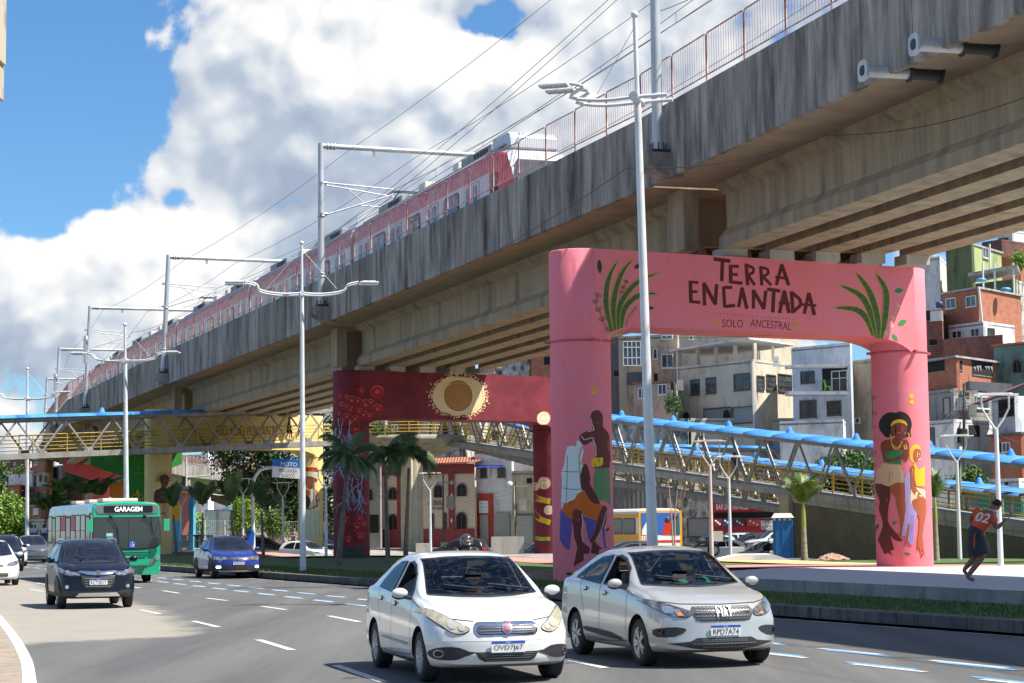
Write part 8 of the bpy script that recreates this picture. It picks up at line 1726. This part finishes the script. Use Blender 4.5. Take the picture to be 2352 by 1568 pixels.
def palm(label, pxb, pyb, Y, top, fr, L_, m_, tilt=0, spread=1.0, n=9, up0=.9, shaft=True, name='palm_tree', r=.1, drop=1.0, group=None, seed=0):
    rg = random.Random(seed+int(pxb)); g0 = atY(pxb, pyb, Y); c = atY(top[0], top[1], Y); T_ = thing(name, label, 'palm tree', g0, 0, group); b = MB()
    d = (c-g0); b.tube([g0-UP*.2, g0+UP*.15, g0+d*.5, g0+d*.86], [r*1.5, r*1.15, r*.85, r*.62], 10); b.build('trunk', palm_t if shaft else bark, T_, True)
    if shaft: b = MB(); b.tube([g0+d*.62, g0+d*.86, c+UP*.1], [r*.85, r*.75, r*.35], 10); b.build('crownshaft', palm_s, T_, True)
    V = []; F = []
    for k in range(fr):
        a = 2*math.pi*(k+rg.uniform(-.3, .3))/fr; el = up0+(rg.uniform(-.4, .3) if drop < 1.2 else rg.uniform(-1.5, .25)); l = L_*rg.uniform(.8, 1.1); p = Vector(c); dx = Vector((math.cos(a)*spread, math.sin(a)*spread, 0)); pts = []; e = el
        for j in range(13): pts.append(p.copy()); p = p+(dx*math.cos(e)+UP*math.sin(e))*l/12; e -= (.035+.10*drop*j/6)
        sd_ = Vector((-math.sin(a), math.cos(a), 0))
        for j in range(12):
            t = (pts[j+1]-pts[j]).normalized(); wr = .014*(1-j/14); q0 = len(V); V += [pts[j]-sd_*wr, pts[j]+sd_*wr, pts[j+1]+sd_*wr, pts[j+1]-sd_*wr]; F.append((q0, q0+1, q0+2, q0+3))
            if j < 1: continue
            ll = L_*.30*math.sin(math.pi*min(1, (j+1.2)/13))**.7
            for s_ in (-1, 1):
                for q in range(n):
                    b0 = pts[j].lerp(pts[j+1], (q+.5)/n); dr = (sd_*s_*rg.uniform(.7, 1)+t*rg.uniform(.5, .9)-UP*rg.uniform(.15, .75)*drop).normalized(); w_ = t*.013*L_/1.8; q0 = len(V); V += [b0-w_, b0+w_, b0+dr*ll*.6+w_*.7-UP*.02, b0+dr*ll-UP*.1*ll]; F.append((q0, q0+1, q0+2, q0+3))
    b = MB(); b.add(V, F); b.build('fronds', m_, T_, True, uv=False); return T_
palm('slim yellow shafted palm before the ribbed wall, left of the right pink column', 1848, 1283, 84, (1845, 1160), 9, 1.6, palm_g, up0=1.25, r=.12, drop=.75, n=12)
palm('slim palm right of the right pink column in front of the ribbed wall', 2151, 1284, 82, (2147, 1148), 8, 1.35, palm_g, up0=1.5, r=.11, drop=.45, n=12)
palm('tall drooping palm in front of the maroon column', 778, 1296, 80, (800, 1045), 15, 1.6, palm_d, up0=1.15, shaft=False, r=.11, drop=1.35, n=14, group='drooping palms by the maroon frame')
palm('tall drooping palm between the maroon column and the church', 891, 1292, 86, (884, 1040), 15, 1.55, palm_d, up0=1.15, shaft=False, r=.10, drop=1.35, n=14, group='drooping palms by the maroon frame')
palm('drooping palm nearest the ribbed cream pier', 932, 1274, 100, (940, 1042), 15, 1.95, palm_d, up0=1.15, shaft=False, r=.11, drop=1.4, n=14, group='drooping palms by the maroon frame')
for i, (x, yb, Y, tx, ty, l, lb) in enumerate(((405, 1278, 112, 398, 1168, 1.6, 'young palm right behind the bus windscreen corner'), (464, 1262, 125, 466, 1164, 1.9, 'young palm above the roof of the blue pickup, left one'), (537, 1262, 125, 531, 1158, 2.1, 'young palm above the blue pickup beside the grey truck'), (605, 1284, 100, 600, 1160, 1.6, 'young palm standing alone on the grass left of the tall lamp'))):
    palm(lb, x, yb, Y, (tx, ty), 8, l, palm_d, up0=1.42, shaft=False, r=.08, drop=.3, n=12, group='young palms on the verge', seed=i)
for i, (x, yb, Y, tx, ty, l, lb) in enumerate(((163, 1262, 165, 152, 1140, 2.4, 'palm with lit fronds left of the coral pier'), (198, 1262, 160, 196, 1136, 2.3, 'dark palm in front of the coral pier column'), (226, 1262, 165, 228, 1140, 2.2, 'palm between the coral pier and the green pier'), (95, 1262, 160, 108, 1175, 2.3, 'low palm above the waiting people on the left'), (142, 1262, 170, 140, 1172, 1.6, 'small palm behind the bus roof on the left'))):
    palm(lb, x, yb, Y, (tx, ty), 9, l, palm_g if i in (0, 3) else palm_d, up0=1.15, shaft=False, r=.12, drop=.75, n=12, group='palms on the far left', seed=i+9)
for i, (x0, x1) in enumerate(((1536, 1549), (1560, 1548))):
    b = MB(); p = [atY(x, y, 84) for x, y in ((x0 if i == 0 else 1556, 1110 if i == 0 else 1125), (1542+i*8, 1180), (1547+i*3, 1282))]; b.tube(p, [.015, .03, .045], 6); b.tube([p[1], p[1]+Vector((.4, 0, .7)), p[1]+Vector((.5, 0, 1.2))], .012, 5); tag(b.build('sapling', mat('sapling_bark', (.42, .27, .20), .8), uv=False), ['bare thin leaning sapling right of the tall lamp pole', 'second bare reddish sapling just right of the leaning one'][i], 'sapling')
# grass blades near the slab and verge
rg = np.random.default_rng(5); k = 26000; pts = []
tt_ = rg.uniform(-26, 62, k); oo = rg.uniform(.38, 3.2, k); X = K0.x+KD.x*tt_+KN.x*oo; Yy = K0.y+KD.y*tt_+KN.y*oo
zz = np.where(oo < 2.4, .2, .2); h_ = rg.uniform(.03, .085, k); an = rg.uniform(0, 6.28, k); lx, ly = np.cos(an)*.02, np.sin(an)*.02; ln = rg.normal(size=(k, 2))*.02
V = np.stack([np.stack([X-lx, Yy-ly, zz-.01], 1), np.stack([X+lx, Yy+ly, zz-.01], 1), np.stack([X+lx*.2+ln[:, 0], Yy+ly*.2+ln[:, 1], zz+h_], 1), np.stack([X-lx*.2+ln[:, 0], Yy-ly*.2+ln[:, 1], zz+h_], 1)], 1).reshape(-1, 3)
o = leaf_obj('grass_blades', V, k, mat('grass_blades', (.05, .11, .02), .8, island=(.13, .17, .05)), None); tag(o, 'short grass growing along the verge beside the kerb', 'grass', kind='stuff')
# mound of wood chips, small soil heap
for px, py, Y, w, h, m_, lb in ((1912, 1284, 82, .75, .26, mat('wood_chips', (.50, .30, .22), .9, col2=(.30, .17, .12), ns=14, bump=.05, bs=10), 'low mound of reddish wood chips in front of the ribbed wall'), (1235, 1326, 58, .8, .2, soilm, 'small heap of brown soil left of the pink column')):
    c = atY(px, py, Y); b = MB(); nr, na = 7, 26; vs = [(c.x, c.y, c.z+h)]
    for i in range(1, nr+1):
        for j in range(na): a = 2*math.pi*j/na; r_ = i/nr; k_ = rnd.uniform(.82, 1.12); vs.append((c.x+w*r_*k_*math.cos(a), c.y+w*.6*r_*k_*math.sin(a), c.z+h*(1-r_**1.6)*rnd.uniform(.8, 1.15)-.02))
    b.add(vs, [(0, 1+j, 1+(j+1) % na) for j in range(na)]+[(1+(i-1)*na+j, 1+i*na+j, 1+i*na+(j+1) % na, 1+(i-1)*na+(j+1) % na) for i in range(1, nr) for j in range(na)]); tag(b.build('mound', m_, uv=False), lb, 'mound')
# ---------------------------------------------------------------- people
sk_d = mat('skin_dark', (.24, .10, .06), .5); sk_m = mat('skin_brown', (.22, .10, .06), .5); hair_m = mat('hair', (.012, .010, .010), .7)
def skinned(name, joints, edges, radii, m_, par, sub=1):
    me = bpy.data.meshes.new(name); ks = list(joints); me.from_pydata([tuple(Vector(joints[k])-par.location) for k in ks], [(ks.index(a), ks.index(b)) for a, b in edges], [])
    o = bpy.data.objects.new(name, me); COL.objects.link(o); md = o.modifiers.new('s', 'SKIN'); md.use_smooth_shade = True; md.branch_smoothing = .6
    for i, k in enumerate(ks): r = radii[k]; r = r if isinstance(r, tuple) else (r, r); me.skin_vertices[0].data[i].radius = r
    me.skin_vertices[0].data[0].use_root = True; sb = o.modifiers.new('u', 'SUBSURF'); sb.levels = sub; sb.render_levels = sub
    dg = bpy.context.evaluated_depsgraph_get(); dg.update(); nm = bpy.data.meshes.new_from_object(o.evaluated_get(dg)); bpy.data.objects.remove(o); nm.name = name
    nm.materials.clear(); nm.materials.append(m_)
    for p in nm.polygons: p.use_smooth = True
    o = bpy.data.objects.new(name, nm); COL.objects.link(o); set_parent(o, par); return o
EDG = [('pel', 'spi'), ('spi', 'che'), ('che', 'nek'), ('nek', 'hed'), ('hed', 'top'), ('che', 'shL'), ('shL', 'elL'), ('elL', 'wrL'), ('wrL', 'haL'), ('che', 'shR'), ('shR', 'elR'), ('elR', 'wrR'), ('wrR', 'haR'), ('pel', 'hiL'), ('hiL', 'knL'), ('knL', 'anL'), ('anL', 'toL'), ('pel', 'hiR'), ('hiR', 'knR'), ('knR', 'anR'), ('anR', 'toR')]
def person(label, J, h, skin_c, shirt, short, group=None, hair=hair_m, long_=False, extra=None):
    s = h/1.75; base = Vector((J['pel'].x, J['pel'].y, min(J['toL'].z, J['toR'].z)-.02)); T_ = thing('person', label, 'person', base, 0, group)
    Rd = dict(pel=.15, spi=.14, che=.165, nek=.065, hed=.092, top=.08, shL=.075, elL=.055, wrL=.038, haL=.026, shR=.075, elR=.055, wrR=.038, haR=.026, hiL=.11, knL=.075, anL=.045, toL=.036, hiR=.11, knR=.075, anR=.045, toR=.036)
    body = skinned('body', J, EDG, {k: v*s for k, v in Rd.items()}, skin_c, T_)
    Sh = {k: J[k] for k in ('pel', 'spi', 'che', 'shL', 'elL', 'shR', 'elR')}; Sh['elL'] = J['shL'].lerp(J['elL'], .62); Sh['elR'] = J['shR'].lerp(J['elR'], .62); Sh['pel'] = J['pel']
    Rs = dict(pel=.185, spi=.185, che=.21, shL=.115, elL=.10, shR=.115, elR=.10); skinned('shirt', Sh, [('pel', 'spi'), ('spi', 'che'), ('che', 'shL'), ('shL', 'elL'), ('che', 'shR'), ('shR', 'elR')], {k: v*s for k, v in Rs.items()}, shirt, T_)
    b = MB(); k_ = .14 if not long_ else .095; b.tube([J['pel'].lerp(J['spi'], .55), J['pel'].lerp(J['spi'], .1), J['pel'].lerp((J['hiL']+J['hiR'])/2, 1.3)], [.155*s, .175*s, .15*s], 12)
    for q in 'LR': h_, n_ = J['hi'+q], J['kn'+q]; b.tube([h_, h_.lerp(n_, .25), h_.lerp(n_, .97)]+([n_.lerp(J['an'+q], .92)] if long_ else []), [.125*s, .135*s, k_*s]+([.065*s] if long_ else []), 12)
    b.build('trousers' if long_ else 'shorts', short, T_, True, uv=False)
    b = MB(); d = (J['top']-J['hed']).normalized(); b.sph(J['hed'].lerp(J['top'], .62), .098*s, 0, 12, 8, (1, 1, .8)); b.build('hair', hair, T_, True, uv=False)
    return T_
def standing(label, px, py, Y, h, skin_c, shirt, short, face=0, stride=.12, group=None, long_=True):
    g0 = atY(px, py, Y); s = h/1.75; fx, fy = math.cos(face), math.sin(face); lx, ly = -fy, fx
    P = lambda a, l, z: Vector((g0.x+fx*a*s+lx*l*s, g0.y+fy*a*s+ly*l*s, g0.z+z*s))
    J = dict(pel=P(0, 0, .95), spi=P(0, 0, 1.13), che=P(.01, 0, 1.36), nek=P(.02, 0, 1.50), hed=P(.03, 0, 1.6), top=P(.03, 0, 1.69), shL=P(0, .19, 1.42), elL=P(-stride*.6, .23, 1.14), wrL=P(-stride*.2, .22, .9), haL=P(0, .22, .82), shR=P(0, -.19, 1.42), elR=P(stride*.4, -.23, 1.14), wrR=P(stride*1.2, -.2, .93), haR=P(stride*1.6, -.2, .87),
        hiL=P(0, .1, .9), knL=P(stride*.8, .1, .5), anL=P(stride, .1, .08), toL=P(stride+.16, .1, .03), hiR=P(0, -.1, .9), knR=P(-stride*.4, -.1, .5), anR=P(-stride*1.4, -.1, .1), toR=P(-stride*1.4+.15, -.1, .03))
    return person(label, J, h, skin_c, shirt, short, group, long_=long_)
wsh = flat('white_shirt', (.62, .60, .66)); blk_c = flat('black_cloth', (.02, .02, .022)); khk = flat('khaki_cloth', (.30, .20, .12)); nvy = flat('navy_cloth', (.02, .025, .05)); yel_c = flat('yellow_cloth', (.70, .45, .01)); mrn = flat('maroon_cloth', (.16, .04, .04)); jean = flat('jeans', (.06, .09, .16))
standing('man in a dark shirt and khaki trousers walking down the upper ramp', 1687, 1113, 105, 1.72, sk_d, nvy, khk, face=-.6)
standing('person in a yellow shirt on the ramp under the red beam', 1022, 1012, 136, 1.65, sk_d, yel_c, blk_c, face=-.4)
standing('young walker in a maroon top on the footbridge, left of two', 664, 1010, 131, 1.5, sk_d, mrn, blk_c, face=0, stride=.2, group='walkers on the footbridge', long_=False)
standing('young walker in a grey top on the footbridge, right of two', 690, 1009, 131.4, 1.45, sk_m, flat('grey_cloth', (.16, .12, .12)), blk_c, face=0, stride=.26, group='walkers on the footbridge', long_=False)
standing('distant person in dark clothes on the lower ramp', 1745, 1155, 118, 1.6, sk_d, blk_c, blk_c, face=-.5)
for i, (x, lb) in enumerate(((73, 'student in a white shirt standing behind the railing, leftmost'), (80, 'student in a white shirt standing beside the leftmost one'), (99, 'student in a white shirt near the bus, seen over the railing'), (104, 'student in a white shirt closest to the green bus'))): standing(lb, x, 1252, 150, 1.55, sk_d, wsh, jean, face=1.5, group='students waiting behind the railing')
# running man
YM = 42.6; M = lambda x, y, dy=0: atY(1771+.247*x, 920.9+.247*y, YM+dy); N_ = lambda x, y, dy=0: atY(1711.9+.2721*x, 1210.2+.2721*y, YM+dy)
J = dict(pel=M(1905, 1225), spi=M(1940, 1165), che=M(1990, 1075), nek=M(2055, 1005), hed=M(2090, 972), top=M(2103, 940), shL=M(2060, 1085, -.19), elL=M(2098, 1182, -.22), wrL=M(2150, 1140, -.24), haL=M(2178, 1108, -.24), shR=M(1925, 1030, .17), elR=M(1850, 1085, .22), wrR=M(1880, 1160, .2), haR=M(1905, 1185, .16),
    hiL=M(1925, 1260, -.1), knL=N_(2010, 235, -.12), anL=N_(1870, 425, -.1), toL=N_(1938, 452, -.14), hiR=M(1890, 1260, .1), knR=N_(1945, 250, .1), anR=N_(1838, 368, .12), toR=N_(1895, 418, .1))
orj = mat('orange_jersey', (.85, .10, .025), .7, col2=(.50, .05, .02), ns=3); shm = flat('black_shorts', (.022, .022, .028))
T_ = person('barefoot running man in an orange number 02 jersey and black shorts on the concrete slab', J, 2.02, sk_d, orj, shm)
bk = J['spi'].lerp(J['che'], .62)+Vector((-.05, -.265, .06)); b = MB(); tx = Vector((.93, -.28, -.22)).normalized(); ty = Vector((.48, .0, .87)).normalized(); put_text(b, '02', bk+Vector((-.02, -.03, .0)), tx, ty, height=.22, bold=.02); put_text(b, 'TITANS', bk+Vector((.12, -.0, .17)), tx, ty, height=.05); b.build('jersey_number', curtm, T_, True, uv=False)
b = MB(); b.bar(M(1895, 1225, -.16), M(1888, 1370, -.235), .03, .02); b.build('side_stripe', mat('orange_stripe', (.6, .08, .02)), T_, True)
for ha, wr, sgn in (('haL', 'wrL', 1), ('haR', 'wrR', -1)):
    b = MB(); h0 = J[ha]; d = (J[ha]-J[wr]).normalized(); sdv = Vector((0, 1, 0)).cross(d).normalized() if abs(d.y) < .9 else Vector((1, 0, 0))
    b.obox(h0, d*.035, Vector((0, .035, 0)), sdv*.014)
    for i in range(4): o_ = h0+d*.03+Vector((0, -.028+.019*i, 0)); l = (.06, .07, .066, .052)[i]; b.tube([o_, o_+d*l*.55+sdv*.01, o_+d*l*.9+sdv*.03], [.0095, .009, .007], 6)
    b.tube([h0-Vector((0, .03, 0)), h0-Vector((0, .052, 0))+d*.03, h0-Vector((0, .05, 0))+d*.055], [.011, .01, .008], 6); b.build('hand', sk_d, T_, True, uv=False)
b = MB(); c = J['hed'].lerp(J['top'], .35); b.sph(c, .105, 0, 14, 10, (1, .86, 1.15)); b.sph(c+Vector((.095, -.005, -.015)), .018, 0, 6, 5); b.sph(c+Vector((-.0, -.085, -.0)), .022, 0, 6, 5, (1, .5, 1.4)); b.tube([c+Vector((.075, -.02, -.055)), c+Vector((.09, 0, -.055)), c+Vector((.075, .02, -.055))], .007, 5, 1); b.sph(c+Vector((.078, -.03, .015)), .01, 2, 6, 4); b.sph(c+Vector((.078, .03, .015)), .01, 2, 6, 4); b.build('face', [sk_d, mat('lips', (.16, .05, .045)), hair_m], T_, True, uv=False)
# ---------------------------------------------------------------- motorcyclist behind the white sedan and small things
g0 = Vector((-1.0, 42.5, 0)); hdm = head(.3, -1); fxx = Vector((math.cos(hdm), math.sin(hdm), 0)); mt_ = thing('motorcycle', 'black motorcycle ridden behind the white sedan', 'motorcycle', g0); b = MB()
for k in (-.62, .68): b = MB(); b.lathe([(.22, -.04), (.30, -.05), (.32, 0), (.30, .05), (.22, .04)], (0, 0, 0), 'y', 20); o = b.build('wheel', tyre_m, mt_, uv=False); o.location = fxx*k+UP*.32; o.rotation_euler = (0, 0, hdm)
for nm, a_, c_, r_, m_ in (('tank', (.22, .88), (-.05, .86), .15, black_p), ('seat', (-.1, .82), (-.75, .88), .11, plastic), ('engine', (.15, .45), (-.2, .45), .17, plastic), ('fork', (.68, .34), (.42, 1.05), .045, chrome)): b = MB(); b.tube([g0+fxx*a_[0]+UP*a_[1], g0+fxx*c_[0]+UP*c_[1]], r_, 10); b.build(nm, m_, mt_, True, uv=False)
b = MB(); lf_ = Vector((-fxx.y, fxx.x, 0)); b.tube([g0+fxx*.3+lf_*.36+UP*1.05, g0+fxx*.42+UP*1.08, g0+fxx*.3-lf_*.36+UP*1.05], .018, 6); b.build('handlebar', plastic, mt_, True); b = MB(); b.sph(g0+fxx*.55+UP*.9, .1, n=10); b.build('headlight', bulb_m, mt_, True)
P = lambda a, l, z: g0+fxx*a+lf_*l+UP*z
J = dict(pel=P(-.3, 0, .92), spi=P(-.26, 0, 1.08), che=P(-.18, 0, 1.27), nek=P(-.12, 0, 1.36), hed=P(-.08, 0, 1.42), top=P(-.06, 0, 1.5), shL=P(-.14, .2, 1.29), elL=P(.08, .28, 1.12), wrL=P(.28, .33, 1.08), haL=P(.34, .33, 1.08), shR=P(-.14, -.2, 1.29), elR=P(.08, -.28, 1.12), wrR=P(.28, -.33, 1.08), haR=P(.34, -.33, 1.08),
    hiL=P(-.25, .12, .88), knL=P(.15, .22, .8), anL=P(-.05, .2, .36), toL=P(.1, .2, .32), hiR=P(-.25, -.12, .88), knR=P(.15, -.22, .8), anR=P(-.05, -.2, .36), toR=P(.1, -.2, .32))
T_ = person('helmeted rider in a dark sleeveless top behind the white sedan roof', J, 1.7, sk_m, blk_c, blk_c, long_=True); b = MB(); c = P(-.07, 0, 1.475); b.sph(c, .145, 0, 18, 12, (1, .95, 1.05)); b.tube([c+fxx*.08+lf_*.1-UP*.06, c+fxx*.15-UP*.09, c+fxx*.08-lf_*.1-UP*.06], .035, 8, 0); b.build('helmet', mat('helmet', (.10, .11, .12), .15, .6, coat=1), T_, True, uv=False)
b = MB(); b.sph(c+fxx*.075-UP*.02, .085, 0, 12, 8, (1, 1, .8)); b.sph(c+fxx*.155-UP*.03, .015, 0, 6, 4); b.build('face', sk_m, T_, True, uv=False)
# drivers
for C_, lb, sh_ in ((C1_, 'driver in a dark shirt behind the wheel of the white sedan', blk_c), (C2_, 'driver in a green shirt behind the wheel of the silver sedan', mat('green_shirt', (.03, .40, .32)))):
    a = C_.rotation_euler.z; Q_ = lambda x, y, z: C_.location+Vector((math.cos(a)*x-math.sin(a)*y, math.sin(a)*x+math.cos(a)*y, z)); J = dict(pel=Q_(-1.15, .36, .55), spi=Q_(-1.2, .36, .75), che=Q_(-1.2, .36, .98), nek=Q_(-1.16, .36, 1.12), hed=Q_(-1.14, .36, 1.2), top=Q_(-1.13, .36, 1.28))
    for q, t_ in (('L', 1), ('R', -1)): J.update({'sh'+q: Q_(-1.18, .36+.17*t_, 1.03), 'el'+q: Q_(-.95, .36+.22*t_, .9), 'wr'+q: Q_(-.7, .36+.15*t_, 1.04), 'ha'+q: Q_(-.64, .36+.15*t_, 1.07), 'hi'+q: Q_(-1.1, .36+.1*t_, .52), 'kn'+q: Q_(-.75, .36+.12*t_, .62), 'an'+q: Q_(-.5, .36+.1*t_, .4), 'to'+q: Q_(-.4, .36+.1*t_, .38)})
    person(lb, J, 1.6, sk_m, sh_, blk_c, long_=True)
# portable toilet
g0 = atY(1800, 1283, 98); t = thing('portable_toilet', 'blue portable toilet with a white roof beside the ramp wall', 'portable toilet', g0, R(-8)); pb = mat('toilet_blue', (.015, .12, .30), .5, col2=(.02, .16, .38), ns=2); b = MB(); b.box((0, .5, 1.0), (.98, 1.0, 2.0)); b.build('cabin', pb, t, bevel=.02)
b = MB(); b.box((-.02, -.02, .98), (.72, .04, 1.8)); b.box((-.02, -.05, 1.2), (.04, .03, .9)); b.build('door', mat('toilet_blue_d', (.02, .16, .38), .5), t, bevel=.01); b = MB(); b.ext([(-.56, -.1, 2.0), (.56, -.1, 2.0), (.4, .1, 2.22), (-.4, .1, 2.22)], (0, 1.0, 0)); 
for x in (-.4, -.15, .1, .35): b.box((x, -.03, 1.92), (.14, .05, .12))
b.build('roof', mat('toilet_roof', (.58, .56, .48), .6), t)
# bin, benches, wire fence, concrete wedges
g0 = atY(576, 1225, 127.5); b = MB(); b.ext([(g0.x-.18, g0.y-.2, g0.z-.75), (g0.x+.18, g0.y-.2, g0.z-.75), (g0.x+.24, g0.y-.2, g0.z+.05), (g0.x-.24, g0.y-.2, g0.z+.05)], (0, .35, 0)); b.tube([g0+Vector((-.2, 0, .1)), g0+Vector((.2, 0, .1))], .12, 8); tag(b.build('litter_bin', mat('bin_blue', (.01, .12, .50), .4)), 'blue litter bin fixed to the curved sign pole', 'litter bin')
for i, (x, lb) in enumerate(((468, 'concrete table with benches behind the blue pickup'), (500, 'concrete bench set in the middle of the row'), (690, 'concrete bench set right of the sign pole'), (440, 'concrete bench set nearest the green bus'))):
    g0 = atY(x, 1256, 140); t = thing('bench_set', lb, 'bench', g0, 0, 'concrete bench sets'); b = MB(); b.box((0, 0, .8), (1.4, .8, .1)); b.build('table_top', conc_pale, t); 
    for s_ in (-.5, .5): b = MB(); b.box((s_, 0, .35), (.25, .5, .8)); b.build('leg', conc_pale, t)
    for s_ in (-1.2, 1.2): b = MB(); b.box((s_, 0, .45), (.4, 1.0, .1)); b.box((s_, 0, .2), (.2, .6, .42)); b.build('bench', conc_pale, t)
b = MB(); a, c = atY(380, 1254, 152), atY(790, 1258, 152); t = thing('wire_fence', 'low white post and wire mesh fence along the far verge', 'fence', a)
for i in range(10): p = a.lerp(c, i/9); q = MB(); q.bar(p, p+UP*2.0, .09); q.build('post', wfr, t, True)
q = MB(); q.bar(a+UP*.18, c+UP*.18, .14)
for z_ in (1.95, 1.1): q.bar(a+UP*z_, c+UP*z_, .03)
for i in range(90): p = a.lerp(c, i/89); q.bar(p+UP*.1, p+UP*1.95, .012)
q.build('mesh', wfr, t, True)
b = MB(); p0 = atY(1636, 1283, 86); b.ext([p0+Vector((0, 0, -.1)), p0+Vector((1.2, 0, .16)), p0+Vector((2.6, 0, .16)), p0+Vector((3.4, 0, -.1))], (0, 2.2, 0)); tag(b.build('white_ramp', mat('white_concrete', (.72, .71, .68), .8)), 'low white concrete wedge at the foot of the forked lamp posts', 'wedge')
b = MB(); p0 = atY(1600, 1270, 108); b.box((p0.x+1.2, p0.y, p0.z+.05), (2.6, 1.5, .5)); tag(b.build('white_block', mat('white_concrete', (.72, .71, .68), .8)), 'low white concrete block behind the silver sedan roof', 'block')
for (x0, y0, x1, y1, Y, lb) in ((1128, 1233, 1204, 1262, 118, 'pale concrete barrier wall in front of the orange shop'), (955, 1248, 985, 1258, 125, 'white low block on the pavement before the church'), (1012, 1246, 1050, 1262, 128, 'low rough wall beside the black car by the church')):
    a, c = atY(x0, y0, Y), atY(x1, y1, Y); b = MB(); b.ext([a, (c.x, a.y, a.z), (c.x, a.y, c.z-.3), (a.x, a.y, c.z-.3)], (0, 1, 0)); tag(b.build('low_wall', conc_pale), lb, 'wall')
# delivery motorcycle by the lamp posts
g0 = atY(1612, 1278, 100); t = thing('motorcycle', 'parked delivery motorcycle with a white crate by the rusty lamp post', 'motorcycle', g0)
for x in (-.6, .6): b = MB(); b.lathe([(.2, -.04), (.3, -.05), (.32, 0), (.3, .05), (.2, .04)], (x, 0, .32), 'y', 18); b.build('wheel', tyre_m, t, uv=False)
b = MB(); b.tube([(-.6, 0, .35), (-.1, 0, .6), (.3, 0, .9), (.6, 0, .35)], .06, 8); b.tube([(.3, -.35, 1.1), (.3, .35, 1.1)], .02, 6); b.sph((0, 0, .75), .2, n=10, sc=(1.6, .6, .7)); b.build('frame', plastic, t, uv=False); b = MB(); b.box((.75, 0, 1.0), (.6, .5, .5)); b.build('crate', mat('crate', (.60, .55, .45), .7), t)
# power poles and tangled cables
for px, py, pt, Y, lb in ((2214, 1100, 880, 128, 'dark power pole with a meter box in front of the white lower house'), (1547, 960, 830, 150, 'power pole beside the pinkish house'), (1180+5, 1262, 1100, 140, 'thin dark pole before the orange shop front'), (1018, 1262, 1090, 130, 'grey pole left of the forked lamp before the church')):
    g0 = atY(px, py, Y); q = atY(px, pt, Y); t = thing('power_pole', lb, 'power pole', g0); b = MB(); b.tube([g0, q], [.11 if px > 2000 else .06, .08 if px > 2000 else .05], 8); b.build('pole', mat('pole_dark', (.09, .08, .07), .8), t, True); b = MB(); b.bar(q-UP*.5+Vector((-.9, 0, 0)), q-UP*.5+Vector((.9, 0, 0)), .1); b.box(q-UP*1.8+Vector((.45, -.1, 0)), (.5, .35, .8)); b.build('crossarm', fbsteel, t, True)
for i in range(10):
    x0, y0 = 2214+rnd.uniform(-3, 3), 890+rnd.uniform(0, 60); x1, y1 = (2120, 2350)[i % 2]+rnd.uniform(-15, 15), 900+rnd.uniform(-20, 160); wire('service_cable', ['tangled black service cable running left from the right hand power pole', 'tangled black service cable running right from the right hand power pole'][i % 2], [atY(x0, y0, 127.5), atY(x1, y1, 126+rnd.uniform(-6, 6))], .011, .5, group=['service cables left of the power pole', 'service cables right of the power pole'][i % 2], cat='cable')
for i in range(5):
    wire('service_cable', 'black cable slung across the church front', [atY(850, 1100+i*9+rnd.uniform(-4, 4), 139), atY(1020, 1105+i*5, 130), atY(1185, 1120+i*10, 139)], .009, .6, group='cables across the church front', cat='cable')
